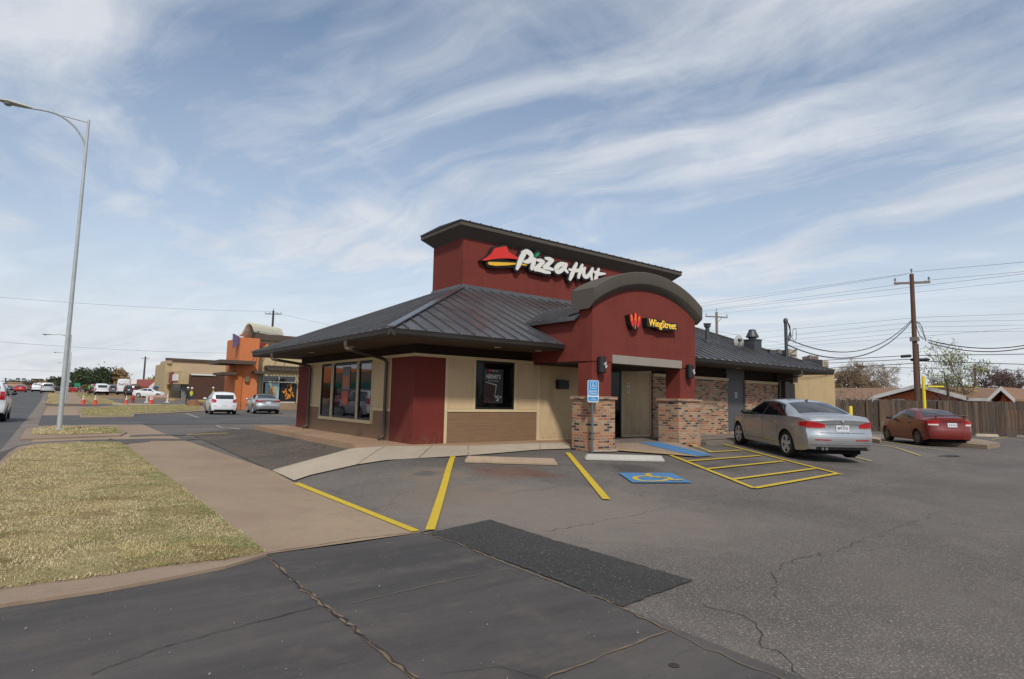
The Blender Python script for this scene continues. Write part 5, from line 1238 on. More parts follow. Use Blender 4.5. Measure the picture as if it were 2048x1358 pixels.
def pickup(shell=False, **o):
    zt = [(0, 1.08), (.05, 1.10), (1.95, 1.10), (2.02, 1.30), (2.15, 1.78), (2.4, 1.86), (3.2, 1.86), (3.6, 1.74), (4.2, 1.24), (4.4, 1.16), (5.3, 1.10), (5.55, .95), (5.6, .8)]
    if shell: zt = [(0, 1.60), (.08, 1.72), (1.9, 1.78), (2.2, 1.80), (2.4, 1.86), (3.2, 1.86), (3.6, 1.74), (4.2, 1.24), (4.4, 1.16), (5.3, 1.10), (5.55, .95), (5.6, .8)]
    sp = suv(L=5.6, xw=(1.15, 4.55), Rw=.39, zt=zt, zs=[(0, 1.07), (4.2, 1.09), (5.2, 1.02), (5.6, .75)], hw=[(0, .92), (.2, .96), (5., .97), (5.6, .8)], ht=[(0, .86 if not shell else .74), (1.9, .86 if not shell else .74), (2.2, .74), (3.4, .74), (4.3, .86), (5.6, .6)],
      zb=[(0, .55), (.3, .48), (5.2, .4), (5.6, .45)], tail=[(.3, .1), (.5, -.08), (.66, -.08), (.68, .0), (1.1, .0), (1.4, .06), (1.8, .14)], sw_r=(2.35, 2.4), sw_f=(4.05, 3.62), wins=[((2.4, 2.42), (3.1, 3.1)), ((3.2, 3.2), (4.05, 3.62))],
      rg=(2.03, 2.13, .15) if not shell else (1., 1.1, .95), ws=(3.62, 4.2), mirror=(3.9, 1.3), seams=(2.3, 3.15, 4.1), seamz=.5, handles=(2.6, 3.4), hz_=1.0, plate=.6, tail_fn=tailbox(.80, .92, .74, 1.05))
    if not shell: sp['extra'] = lambda C, B_, root, pm: None
    else: sp['extra'] = rear_glass_cap(.62, 1.16, 1.56)
    sp.update(o); return sp
def paintn(n, c, metal=.3): return carpaint(n, c, metal, .35)
P_red2 = paintn('bright_red_paint', 'b0221c', .1); P_gry = paintn('grey_paint', '5b5e63'); P_dk = paintn('dark_paint', '24262c'); P_slv2 = paintn('light_silver_paint', 'b9babb', .5); P_blu = paintn('blue_paint_car', '2f4058')
FWD = Vector((0, 1, 0))
def far_car(px, d, sp, pm, label, head=FWD, group=None, cat='car', name='car', lod=1, dz=0.):
    p = BD(px, d); c = make_car(name, sp, pm, label, group, cat, lod); h = Vector(head).normalized(); place(c, Vector((p.x, p.y, hz(p.x, p.y)-.01)), h); return c
GR = 'vehicles driving away along the road'
far_car(94, 98, suv(), P_slv2, 'light silver SUV driving away in the nearest far lane of the road', group=GR, cat='SUV')
far_car(73, 128, pickup(), P_wht, 'white pickup driving away just left of the silver SUV', group=GR, cat='pickup')
far_car(40, 108, sedan(tail_fn=tailbox(.6, .8, .8, .95)), P_red2, 'bright red car driving away down the middle of the road', group=GR)
c = make_car('car', suv(spokes=5, mirror_m=M_blkp), P_wht, 'large white SUV cut by the left edge, on the road beside the grass', None, 'SUV', 0)
pq = T(14, 843); c.location = (pq.x-.95, pq.y+.25, 0); c.rotation_euler = (0, 0, pi/2)
GP = 'vehicles parked beyond the cones'
far_car(203, 96, pickup(True), P_wht, 'white pickup with a covered bed parked beyond the orange cones', group=GP, cat='pickup')
far_car(225, 108, suv(), P_gry, 'grey SUV parked between the white pickup and the delivery van', group=GP, cat='SUV')
far_car(262, 96, suv(), P_dk, 'dark SUV parked between the delivery van and the white sedan', group=GP, cat='SUV', head=(.5, 1, 0))
far_car(318, 103, suv(), P_blu, 'dark blue SUV half hidden behind the white sedan', group=GP, cat='SUV', head=(1, -.4, 0))
far_car(191, 104, suv(L=4.7), paintn('maroon_paint', '5c2a22'), 'maroon SUV mostly hidden left of the white pickup', group=GP, cat='SUV')
far_car(282, 90, sedan(tail_fn=tl4), P_wht, 'white sedan seen side on behind the striped barricade', group=GP, head=(1, -.62, 0))
# delivery van
def van():
    sp = suv(L=5.6, xw=(1.1, 4.6), Rw=.36, zt=[(0, 2.5), (.1, 2.62), (.5, 2.68), (3.6, 2.68), (4.2, 2.4), (4.9, 1.5), (5.4, 1.15), (5.6, .8)], zs=[(0, 1.25), (5., 1.1), (5.6, .75)], hw=[(0, .94), (.2, .98), (5., .97), (5.6, .8)], ht=[(0, .82), (3.6, .82), (4.6, .82), (5.6, .6)],
      tail=[(.3, .0), (2.5, .0), (2.7, .12)], sw_r=(3.6, 3.6), sw_f=(4.8, 4.5), wins=[((3.6, 3.6), (4.8, 4.4))], sq=(.1, .6), ws=(4.2, 4.9), mirror=(4.7, 1.4), tail_fn=tailbox(.82, .93, .75, 1.15), crown=.1)
    def f(C, B_, root, pm):
        mb = MB(); mb.obox(C.cap(0, .5, .05), (1, 0, 0), (0, 1, 0), (0, 0, 1), .08, .85, .08); B_(mb, 'bumper', M_blkp)
        mb = MB(); put_text(mb, 'Fed', .55, C.cap(.32, 1.75, .02), (0, -1, 0), (0, 0, 1), (-1, 0, 0), .002); B_(mb, 'lettering', mat('letter_purple', '42307a', .5, var=0), smooth=False)
        mb = MB(); put_text(mb, 'Ex', .55, C.cap(-.38, 1.75, .02), (0, -1, 0), (0, 0, 1), (-1, 0, 0), .002); B_(mb, 'lettering', mat('letter_orange', 'd8452c', .5, var=0), smooth=False)
    sp['extra'] = f; return sp
far_car(246, 100, van(), P_wht, 'white high roofed delivery van with purple and red lettering on its rear doors', head=(.12, 1, 0), cat='van', name='delivery_van')
# tiny far traffic by the crossing
GT = 'distant cars by the far crossing'
for px, d, pm, lb in ((24, 190, P_dk, 'small dark car far off left of the bright red car'), (17, 205, P_blu, 'tiny blue car far off near the left edge'), (30, 200, P_wht, 'tiny white car far off between the dark car and the red car'), (53, 215, P_dk, 'tiny dark car beyond the red car and left of the white pickup'),
                      (107, 185, P_dk, 'small dark car beyond the silver SUV close to the lamp post'), (140, 190, P_wht, 'tiny white car right of the lamp post below the green road sign'), (133, 175, P_red2, 'tiny red car just right of the lamp post')):
    far_car(px, d, suv() if px in (53, 107) else sedan(tail_fn=tl4), pm, lb, group=GT, head=(0, -1, 0) if px < 60 else (.9, .2, 0))
# ================================================================ STREET LAMPS
M_lamp = mat('lamp_steel', 'a9adad', .5, .2, .15, vscale=4); M_lens = mat('lamp_lens', '8b8f8c', .3)
def street_lamp(base_p, hgt, arm, label, r=.11, dirv=(-1, 0, 0), rise=.35, group='street lamps along the road'):
    t_ = thing('street_lamp', base_p, label, 'street lamp', group); d = Vector(dirv)
    mb = MB(); mb.tube([(0, 0, -.1), (0, 0, .02), (0, 0, hgt*.4), (0, 0, hgt)], [r, r, r*.8, r*.5], 12); mb.lathe((0, 0, 0), [(r*1.7, 0), (r*1.7, .03), (r*1.05, .08)], 12); mb.build('pole', M_lamp, t_, smooth=True)
    mb = MB(); za = hgt-.12*arm*4.6/3.2; pts = [Vector((0, 0, hgt*.905)), d*arm*.10+Vector((0, 0, hgt*.94)), d*arm*.30+Vector((0, 0, hgt*.975)), d*arm*.6+Vector((0, 0, hgt*1.0-.06)), d*arm+Vector((0, 0, hgt*1.01-.2))]
    mb.tube(smooth_path(pts, 5), .035, 8); mb.tube([Vector((0, 0, hgt*.99)), d*arm*.72+Vector((0, 0, hgt*1.003-.10))], .018, 6); mb.build('arm', M_lamp, t_, smooth=True)
    e = d*arm+Vector((0, 0, hgt*1.01-.2)); mb = MB(); s = Vector((-d.y, d.x, 0)); rows = []
    for f, w_, h_, dz in ((-.05, .05, .04, 0), (.1, .10, .07, 0), (.35, .14, .09, .0), (.6, .17, .09, .01), (.8, .10, .05, .01), (.86, .02, .02, 0)):
        rows.append([e+d*f+s*w_*cos(a*pi/5)+Vector((0, 0, dz+h_*sin(a*pi/5)*(1 if a <= 5 else .6))) for a in range(11)])
    mb.grid(rows); mb.build('lamp_head', mat('lamp_head_paint', 'b4b7ac', .5, vscale=4), t_, smooth=50)
    mb = MB(); mb.lathe(e+d*.58+Vector((0, 0, -.02)), [(.13, 0), (.12, .05), (.07, .09)], 12, (0, 0, -1)); mb.build('lens', M_lens, t_, smooth=True)
    return t_
b_ = T(118, 862); dl = (b_-CAM).dot(fw); top = AT(178, 240, dl)
# lamp leans as in the photo's perspective: solve height from the top pixel at the base's vertical
hh = PY(178, 240, b_.y).z-b_.z; xt = PY(178, 240, b_.y).x-b_.x
arm_end = PY(5, 208, b_.y)
street_lamp(b_, hh, abs(arm_end.x-b_.x)-.72, 'tall galvanised street lamp standing in the small grass island', r=.085)
for px, d, pyt, arm_px, lb in ((134, 62, 668, 96, 'second street lamp along the road, half hidden behind the tall lamp post'), (139, 100, 704, 113, 'third street lamp along the road, seen just beside the tall lamp post'), (138, 150, 725, 121, 'fourth and farthest street lamp of the row along the road')):
    p = BD(px-4, d); a = AT(px, pyt, d); e = AT(arm_px, pyt, d); L_ = (a-e).length-.6
    street_lamp(p, a.z-p.z, max(1.6, L_), lb, r=.10)
# ================================================================ UTILITY POLES AND WIRES
M_wood = mat('pole_wood', '5b4034', .9, vscale=5, var=.25); M_woodg = mat('pole_wood_grey', '756c62', .9, vscale=5, var=.2); M_wire = mat('wire_black', '1d1e21', .6, var=0); M_wireg = mat('wire_grey', '50545a', .6, var=0); M_ins = mat('insulator', '6c7076', .4)
def pole(px, pyt, d, label, arm=1.2, r=.15, armdir=(1, 0, 0), m=M_wood, drop=.55, nins=3, pxb=None, brace=False):
    p = BD(pxb or px+8, d); top_ = AT(px, pyt, d); h = top_.z-p.z; p = Vector((top_.x, top_.y, p.z))
    t_ = thing('utility_pole', p, label, 'utility pole', 'wooden utility poles'); mb = MB(); mb.tube([(0, 0, -.2), (0, 0, h*.5), (0, 0, h)], [r, r*.9, r*.75], 10); mb.build('pole', m, t_, smooth=True)
    ad = Vector(armdir).normalized(); mb = MB(); zc = h-drop; mb.obox((0, 0, zc), ad, (-ad.y, ad.x, 0), (0, 0, 1), arm, .055, .065)
    mb.build('cross_arm', M_woodg, t_)
    for i in range(nins):
        f = -1+2*i/(nins-1) if nins > 1 else 0; q = ad*arm*.94*f
        if abs(f) < .1: q = Vector((0, 0, drop))
        mb = MB(); mb.lathe((q.x, q.y, zc+.06+q.z*(1 if abs(f) < .1 else 0)), [(.025, 0), (.03, .12), (.075, .14), (.05, .2), (.06, .24), (.02, .28)], 8); mb.build('insulator', M_ins, t_, smooth=True)
    if brace: mb = MB(); mb.tube([(0, 0, zc-.7), tuple(ad*arm*.5+Vector((0, 0, zc-.06)))], .03, 5); mb.build('brace', M_woodg, t_)
    return t_, p, h
tp, pp, ph = pole(1823, 548, 36.5, 'near brown utility pole rising behind the fence above the red sedan', arm=.95, armdir=(.55, -.84, -.0), r=.155, pxb=1837)
mb = MB(); mb.tube([(.13, -.13, 1.5), (.13, -.13, ph*.55)], .03, 6); mb.build('conduit', M_galv, tp)
zb_ = AT(1832, 680, 36.5).z-pp.z; mb = MB(); mb.box(-.2, .2, -.2, .2, zb_-.12, zb_+.12); mb.build('equipment_band', M_woodg, tp)
pole(1433, 624, 66, 'pale utility pole behind the metal roof of the restaurant', arm=1.35, armdir=(.9, -.44, 0), r=.17, m=M_woodg, brace=True, pxb=1428)
pole(547, 621, 92, 'utility pole with a cluttered cross arm behind the orange building', arm=1.25, armdir=(.8, -.6, 0), r=.2, m=mat('pole_dark', '3c3a3a', .9), nins=5, pxb=545)
pole(291, 713, 150, 'distant utility pole rising behind the red roofed building', arm=.9, armdir=(.8, -.6, 0), r=.25, m=mat('pole_dark2', '4a4a4e', .9), pxb=287, nins=2)
pole(1949, 736, 60, 'short distant pole beyond the fence right of the leafy tree', arm=.15, r=.14, pxb=1951, nins=1, drop=.2)
def wire(pts, r=.012, label='thin overhead wire', sag=None, group='overhead wires', name='overhead_wire', n=14):
    A_, B_ = Vector(pts[0]), Vector(pts[1]); s = sag or 0; o = [A_+(B_-A_)*i/n-Vector((0, 0, 4*s*(i/n)*(1-i/n))) for i in range(n+1)]
    mb = MB(); mb.tube(o, r if r > .019 else r*.65, 5); ob = mb.build(name, M_wire if r > .019 else M_wireg, origin=A_); return tag(ob, label, 'wire', group)
# service drops from mast to pole
jp = AT(1823, 640, 36.3)
m0 = MAST-Vector((-.08, 0, .75)); m1 = MAST-Vector((-.08, 0, 1.0))
def sagfit(A_, B_, px, py):  # sag so the mid goes through the pixel row
    best = min((abs(project((A_+B_)/2-Vector((0, 0, s)))[1]-py), s) for s in [i*.05 for i in range(80)]); return best[1]
def project(p): v = p-CAM; z = v.dot(fw); return (1024+F*v.dot(rt)/z, 679-F*v.dot(up)/z)
wire([m0, jp], .022, 'upper black service cable sagging from the roof mast to the brown pole', sagfit(m0, jp, 0, 700), n=24)
wire([m1, jp-Vector((0, 0, .1))], .026, 'lower black service cable sagging from the roof mast to the brown pole', sagfit(m1, jp, 0, 709), n=24)
def wpx(a, b, da, db, r, label, sag=0., group='overhead wires'): return wire([AT(a[0], a[1], da), AT(b[0], b[1], db)], r, label, sag, group)
wpx((1400, 607), (1822, 546), 66, 36.5, .014, 'topmost thin wire running to the insulator on the brown pole top')
wpx((1400, 613), (1813, 549), 66, 36.5, .014, 'second thin wire ending at the left insulator of the brown pole')
wpx((1400, 622), (1850, 562), 66, 36.5, .014, 'third thin wire ending at the right insulator of the brown pole')
wpx((1822, 544), (2060, 523), 36.5, 30, .013, 'thin wire leaving the brown pole top toward the right edge')
wpx((1850, 561), (2060, 542), 36.5, 30, .013, 'thin wire from the cross arm toward the right edge')
wpx((1400, 624), (2060, 546), 70, 34, .014, 'long thin wire crossing behind the brown pole below its cross arm')
wpx((1440, 627), (2060, 560), 70, 36, .012, 'faint long wire under the cross arm wires')
WL = ['highest', 'second', 'third', 'fourth', 'fifth', 'lowest']
for i, (a, b, c_) in enumerate((((1395, 676), (1835, 635), (2060, 627)), ((1500, 679), (1835, 644), (2060, 640)), ((1520, 686), (1835, 654), (2060, 650)), ((1530, 692), (1835, 663.5), (2060, 662.5)), ((1540, 697), (1825, 674), (2060, 655)))):
    wpx(a, b, 60, 36.7, .012, WL[i]+' of the five thin wires reaching the brown pole at mid height from the left', .0, 'mid height wires left of the pole')
    wpx(b, c_, 36.7, 36, .012, WL[i]+' of the five thin wires leaving the brown pole at mid height to the right', .0, 'mid height wires right of the pole')
k0 = AT(1853, 681, 36); 
for i, (a, b, s) in enumerate((((1856, 680), (2060, 689), .35), ((1856, 685), (2060, 694), .4))):
    wpx(a, b, 36, 34, .03, ('upper' if i == 0 else 'lower')+' thick bundled cable sagging right of the brown pole', s)
mb = MB(); rg = random.Random(9)
for i in range(5):
    a = AT(1830, 638+2*i, 36.3); c_ = AT(1853+rg.uniform(-3, 3), 680+rg.uniform(-6, 3), 36); m_ = (a+c_)/2+Vector((rg.uniform(-.1, .35), rg.uniform(-.1, .1), rg.uniform(-.4, .5))); mb.tube(smooth_path([a, m_, c_], 6), .016, 4)
o = mb.build('cable_tangle', M_wire); tag(o, 'tangle of looped black cables hanging from the right side of the brown pole', 'cable')
for i, (a, b, dA, dB) in enumerate((((1640, 721), (1800, 712), 50, 36.5), ((1640, 727), (1830, 718), 50, 36.5), ((1830, 722), (2060, 729), 36.5, 36), ((1835, 711), (2060, 708), 36.5, 36), ((1660, 736), (1825, 727), 50, 36.5), ((1700, 733), (2060, 741), 60, 60), ((1640, 742), (1740, 734), 52, 52))):
    wpx(a, b, dA, dB, .022, ['low cable reaching the first splice case left of the brown pole', 'low cable passing under the first splice case', 'low cable running right from the long splice case', 'low cable right of the brown pole just under the thick bundle', 'lowest cable left of the brown pole', 'faint lowest wire behind the leafy tree', 'short stretch of cable in front of the bare bushy tree'][i], .0, 'low cables')
for a, b, lb in (((1801, 713), (1823, 711.5), 'upper black splice case on the cable left of the brown pole'), ((1820, 719.5), (1860, 719), 'long black splice case crossing behind the brown pole')):
    p0, p1 = AT(*a, 36.2), AT(*b, 36.2); mb = MB(); mb.tube([p0, p0+(p1-p0)*.08, p0+(p1-p0)*.92, p1], [.02, .09, .09, .02], 8); o = mb.build('splice_case', M_wire, origin=(p0+p1)/2, smooth=True); tag(o, lb, 'splice case', 'black splice cases')
wpx((1395, 655), (1700, 712), 45, 60, .013, 'thin wire descending to the right behind the roof vents')
for i, (a, b) in enumerate((((-20, 593), (545, 623)), ((-20, 682), (475, 706)), ((548, 625), (720, 664)), ((-20, 738), (125, 743)))):
    wpx(a, b, 60 if i < 2 else 92, 92, .0185 if i > 1 else .0188, ['long wire across the left sky above the lamp arm end', 'lower long wire across the left sky behind the lamp post', 'thin wire dropping right from the cluttered pole', 'short faint wire low over the road'][i], .3 if i < 2 else .0, 'wires across the left sky')
# ================================================================ TREES
M_bark = mat('bark', '584a40', .95, vscale=6, var=.25); M_twig = mat('twigs', '7d6b57', .95, vscale=3, var=.25); M_twigd = mat('dark_twigs', '54433f', .95, vscale=3, var=.25)
def leafm(name, a, b, c):
    m, k, bb, P = base(name); g = k.add('ShaderNodeNewGeometry'); k.link(k.ramp(g.outputs['Random Per Island'], [(0., lin(a)), (.5, lin(b)), (1., lin(c))]), bb.inputs['Base Color']); bb.inputs['Roughness'].default_value = .8; bb.inputs['Specular IOR Level'].default_value = .2; return m
M_leafg = leafm('spring_leaves', '6b7a3c', '8a9455', '59632f'); M_leafd = leafm('dark_leaves', '39452f', '4b5439', '2b3526'); M_leafb = leafm('brown_leaves', '7c6346', '8f7858', '5f4a36')
def grow_tree(rg, H_, spread, levels, tr, up_=.25, kids=(3, 5), forks=1, low=.2, taper=.62):
    segs = []; tips = []
    def rec(p, d, L_, r, lv):
        n = 3 if lv > 0 else 4; pts = [p]; rs = [r]
        for i in range(n):
            d = (d+Vector((rg.gauss(0, .13), rg.gauss(0, .13), rg.gauss(0, .08)+up_*.12))).normalized(); p = p+d*L_/n; pts.append(p); rs.append(r*(1-(.45*(i+1)/n)))
        segs.append((pts, rs, lv))
        if lv >= levels: tips.append((p, d)); return
        for j in range(rg.randint(*kids)):
            f = rg.uniform(.45 if lv else low, 1.); q = pts[0]+(pts[-1]-pts[0])*f; i_ = min(n-1, int(f*n)); q = pts[i_]+(pts[i_+1]-pts[i_])*(f*n-i_)
            a = rg.uniform(0, 2*pi); side = d.orthogonal().normalized(); side = (Matrix.Rotation(a, 3, d) @ side); nd = (d*rg.uniform(.35, .9)+side*spread+Vector((0, 0, up_))).normalized()
            rec(q, nd, L_*rg.uniform(taper-.12, taper+.12), rs[-1]*rg.uniform(.5, .75), lv+1)
    for _ in range(forks): rec(Vector((0, 0, 0)), (Vector((rg.uniform(-.5, .5), rg.uniform(-.5, .5), 1)) if forks > 1 else Vector((rg.uniform(-.08, .08), 0, 1))).normalized(), H_*.42, tr, 0)
    return segs, tips
def tree(base_p, H_, label, seed=1, kind='bare', spread=.8, levels=4, tr=.12, forks=1, kids=(3, 5), tm=M_twig, lm=None, leaf=.06, nleaf=6, up_=.3, group='bare trees beyond the fence', name='bare_tree', scale_xy=1., min_r=.012, lsp=.25):
    rg = random.Random(seed); segs, tips = grow_tree(rg, H_, spread, levels, tr, up_, kids, forks)
    zmax = max(p.z for s in segs for p in s[0]); k_ = H_/zmax; S_ = lambda p: Vector((p.x*k_*scale_xy, p.y*k_*scale_xy, p.z*k_))
    t_ = thing(name, base_p, label, 'tree', group); a = MB(); b = MB()
    for pts, rs, lv in segs:
        (a if lv <= 1 else b).tube([S_(p) for p in pts], [max(r, min_r) for r in rs], 5 if lv <= 1 else 3, cap=False)
    a.build('trunk', M_bark, t_, smooth=True, fix=False)
    b.build('branches' if lm else 'crown', tm, t_, fix=False)
    if lm:
        c_ = MB()
        for p, d in tips:
            q = S_(p)
            for _ in range(nleaf):
                o_ = q+Vector((rg.gauss(0, lsp), rg.gauss(0, lsp), rg.gauss(0, lsp*.8))); u = Vector((rg.gauss(0, 1), rg.gauss(0, 1), rg.gauss(0, 1))).normalized(); v = u.orthogonal().normalized(); l_ = leaf*rg.uniform(.6, 1.4)
                c_.add([o_-u*l_, o_+v*l_*.5, o_+u*l_, o_-v*l_*.5], [(0, 1, 2, 3)])
        c_.build('crown', lm, t_, fix=False)
    return t_
def tree_px(px, pyt, d, label, **k_):
    p = BD(px, d); h = AT(px, pyt, d).z-p.z; return tree(p, h, label, **k_)
FB = 'bare trees beyond the fence'
tree_px(1715, 716, 62, 'broad bare bushy tree over the brown roof left of the brown pole', seed=4, spread=1.05, levels=5, kids=(4, 5), forks=4, tr=.16, min_r=.013, scale_xy=1.15)
tree_px(1670, 733, 66, 'bare bushy tree just right of the tan wall behind the big bushy tree', seed=14, spread=1.0, levels=5, kids=(3, 5), forks=3, tr=.14, min_r=.014, scale_xy=1.1)
tree_px(1770, 745, 60, 'smaller bare bushy tree sloping down toward the brown pole', seed=24, spread=1.05, levels=5, kids=(3, 5), forks=3, tr=.13, min_r=.014, scale_xy=1.2)
tree_px(1752, 762, 41, 'low crooked bare tree leaning over the fence before the white eave', seed=6, spread=1.2, levels=4, kids=(2, 4), forks=2, tr=.09, min_r=.010, up_=.05, tm=M_twigd)
tree_px(1703, 775, 42, 'scrubby bare bush just behind the fence near the yellow bollard', seed=8, spread=1.2, levels=4, kids=(3, 5), forks=5, tr=.04, min_r=.008, name='bare_bush', scale_xy=1.3)
tree_px(1898, 670, 39, 'thin young tree with sparse spring leaves behind the yellow sign arm', seed=11, spread=.75, levels=4, kids=(3, 4), forks=2, tr=.10, lm=M_leafg, leaf=.075, nleaf=5, lsp=.2, tm=M_twigd, name='young_tree', group=None, scale_xy=.95)
tree_px(1940, 712, 43, 'smaller leafy sapling standing right of the young tree', seed=13, spread=.7, levels=4, kids=(2, 4), forks=1, tr=.06, lm=M_leafg, leaf=.08, nleaf=4, lsp=.2, tm=M_twigd, name='young_tree', group=None, scale_xy=.7)
tree_px(1888, 785, 38.5, 'tangled bare shrub at the fence below the young tree', seed=15, spread=1.1, levels=4, kids=(3, 5), forks=4, tr=.03, min_r=.008, name='bare_bush', tm=M_twigd)
tree_px(2010, 718, 72, 'dark bare tree over the roof gable at the right', seed=17, spread=1., levels=5, kids=(3, 4), forks=3, tr=.16, min_r=.026, tm=M_twigd, scale_xy=1.1)
tree_px(2050, 722, 68, 'dark bare tree cut by the right edge', seed=19, spread=1., levels=5, kids=(3, 4), forks=3, tr=.16, min_r=.026, tm=M_twigd, scale_xy=1.1)
tree_px(1975, 748, 80, 'low dark bare tree behind the ridge of the far roof', seed=21, spread=1., levels=5, kids=(3, 4), forks=3, tr=.14, min_r=.028, tm=M_twigd, scale_xy=1.4)
tree_px(1862, 752, 85, 'low bare tree behind the brown pole above the house peak', seed=27, spread=1., levels=5, kids=(3, 4), forks=3, tr=.14, min_r=.028, tm=M_twig, scale_xy=1.4)
FT = 'trees beyond the parked vehicles'
tree_px(202, 736, 135, 'dark green tree over the white pickup beyond the cones', seed=31, spread=.9, levels=4, kids=(4, 5), forks=3, tr=.3, lm=M_leafd, leaf=.26, nleaf=8, lsp=.6, name='evergreen_tree', group=FT, scale_xy=.62, min_r=.05)
tree_px(233, 742, 138, 'brown leafed tree right of the dark green tree', seed=33, spread=1.1, levels=4, kids=(4, 5), forks=3, tr=.3, lm=M_leafb, leaf=.30, nleaf=7, lsp=.6, name='brown_tree', group=FT, scale_xy=.75, min_r=.05)
tree_px(153, 740, 210, 'rounded dark green tree beside the tall lamp post', seed=35, spread=1.0, levels=4, kids=(4, 5), forks=2, tr=.3, lm=M_leafd, leaf=.4, nleaf=8, lsp=.8, name='evergreen_tree', group=FT, scale_xy=.6, min_r=.06)
tree_px(171, 768, 150, 'bare brown thicket left of the dark green tree', seed=37, spread=1.1, levels=5, kids=(3, 4), forks=5, tr=.12, min_r=.05, name='bare_bush', group=FT, scale_xy=1.1)
tree_px(119, 759, 260, 'far green tree between the silver SUV and the lamp post', seed=39, spread=1.1, levels=4, kids=(4, 5), forks=3, tr=.3, lm=M_leafd, leaf=.6, nleaf=7, lsp=.9, name='evergreen_tree', group=FT, scale_xy=.9, min_r=.06)
tree_px(322, 748, 175, 'pale green tree behind the blue sign board', seed=41, spread=1.1, levels=4, kids=(4, 5), forks=3, tr=.3, lm=M_leafg, leaf=.4, nleaf=8, lsp=.7, name='leafy_tree', group=FT, scale_xy=1.1, min_r=.05)
tree_px(2, 763, 240, 'brown tree at the far left edge beyond the road', seed=43, spread=1.1, levels=5, kids=(3, 4), forks=3, tr=.2, min_r=.06, name='bare_tree', group=FT, scale_xy=1.2)
for i, (px, pyt, d) in enumerate(((72, 770, 330), (90, 769.5, 330), (104, 770, 320), (30, 767.5, 420), (50, 768, 430), (14, 768, 400))):
    tree_px(px, pyt, d, ['low far tree behind the white pickup', 'low far tree behind the silver SUV', 'low far tree right of the silver SUV', 'far tree row clump above the long pale store', 'far tree row clump at the end of the long pale store', 'far tree row clump near the left edge'][i], seed=60+i, spread=1.1, levels=4, kids=(4, 5), forks=4, tr=.3, lm=M_leafb if i < 3 else M_leafd, leaf=.9, nleaf=7, lsp=1.2, group='far tree row', name='far_tree', scale_xy=2.3, min_r=.1)
# ================================================================ FENCE, BOLLARD, SIGN POST
FA, FB_ = G(1662, 858.3), G(2110, 876); fd = (FB_-FA); FL = fd.length; fd.normalize(); fn = Vector((-fd.y, fd.x, 0))
def fence_mat(name, c0, c1):
    m, k, b, P = base(name); g = k.add('ShaderNodeNewGeometry'); r = g.outputs['Random Per Island']
    st = k.noise(k.mapping(P, (14, 14, .5)), 2., 5, .7)
    c = k.mix(k.ramp(st, [(.35, 0.), (.65, 1.)]), lin(c0), lin(c1)); c = k.mix(1., c, k.ramp(r, [(0., .74), (.5, 1.), (1., 1.22)]), 'MULTIPLY')
    c = k.mix(k.ramp(r, [(.85, 0.), (.97, .3)]), c, lin('8a6f52')); k.link(c, b.inputs['Base Color']); b.inputs['Roughness'].default_value = .95; bump(k, b, st, .4, .01); return m
M_fen = fence_mat('fence_wood', '42382f', '60544a')
ft = thing('wooden_fence', (FA.x, FA.y, 0), 'weathered grey brown wooden picket fence behind the red sedan', 'fence'); mb = MB(); rg = random.Random(4); s = 0
while s < FL:
    w_ = rg.uniform(.13, .15); h_ = 1.83+rg.gauss(0, .018)+(.0); lean = rg.gauss(0, .006); q = FA+fd*s; q2 = q+fd*(w_-.008); o_ = fn*rg.uniform(0, .012)
    mb.add([q+o_, q2+o_, q2+o_+fn*.02, q+o_+fn*.02]+[v+Vector((0, 0, h_))+fd*lean for v in (q+o_, q2+o_, q2+o_+fn*.02, q+o_+fn*.02)], [(0, 1, 5, 4), (1, 2, 6, 5), (2, 3, 7, 6), (3, 0, 4, 7), (4, 5, 6, 7)])
    s += w_+rg.uniform(0, .006)
world_child(mb.build('pickets', M_fen, fix=False), ft)
M_post = mat('fence_post', '63523f', .95, vscale=6, var=.2)
for f in (.19, .255, .47, .53): 
    q = FA+fd*FL*f-fn*.06; mb = MB(); mb.obox(q+Vector((0, 0, .93)), fd, fn, (0, 0, 1), .05, .045, .93); world_child(mb.build('post', M_post), ft)
for z in (.35, 1.5):
    mb = MB(); mb.obox((FA+FB_)/2+fn*.05+Vector((0, 0, z)), fd, fn, (0, 0, 1), FL/2, .02, .045); world_child(mb.build('rail', M_post), ft)
M_by = mat('bollard_yellow', 'd9c41f', .55, vscale=4, var=.08)
b = BD(1703, 33.); t_ = thing('bollard', (b.x, b.y, 0), 'bright yellow steel bollard before the fence behind the silver sedan', 'bollard'); h_ = AT(1702, 812.5, 33.).z
mb = MB(); mb.lathe((0, 0, -.05), [(.09, 0), (.09, h_), (.075, h_+.04), (.03, h_+.06)], 16); mb.build('post', M_by, t_, smooth=True)
d_ = 31.; b = BD(1852, d_); tz = AT(1855, 752, d_).z; t_ = thing('height_bar_sign', (b.x, b.y, 0), 'yellow post with a clearance sign board and yellow bar, in front of the fence', 'sign')
mb = MB(); mb.tube([(0, 0, -.1), (0, 0, tz)], .075, 12); mb.build('post', M_by, t_, smooth=True)
bp = AT(1855, 773, d_); be = AT(1887, 773.5, d_); mb = MB(); mb.tube([bp, be], .045, 8); world_child(mb.build('clearance_bar', M_by), t_)
q0, q1, q2, q3 = AT(1858, 752, d_), AT(1888, 757, d_), AT(1887, 763, d_), AT(1857, 757.5, d_); mb = MB(); mb.prism([q0, q1, q2, q3], (.03, .02, 0)); sb = world_child(mb.build('sign_board', mat('pale_board', 'a9abad', .6)), t_)
ex_ = (q1-q0).normalized(); mb = MB(); put_text(mb, 'CLEARANCE', .13, (q0+q1+q2+q3)/4-fw*.03, ex_, (0, 0, 1), -fw, .001, xs=.9); world_child(mb.build('lettering', M_galv), t_)
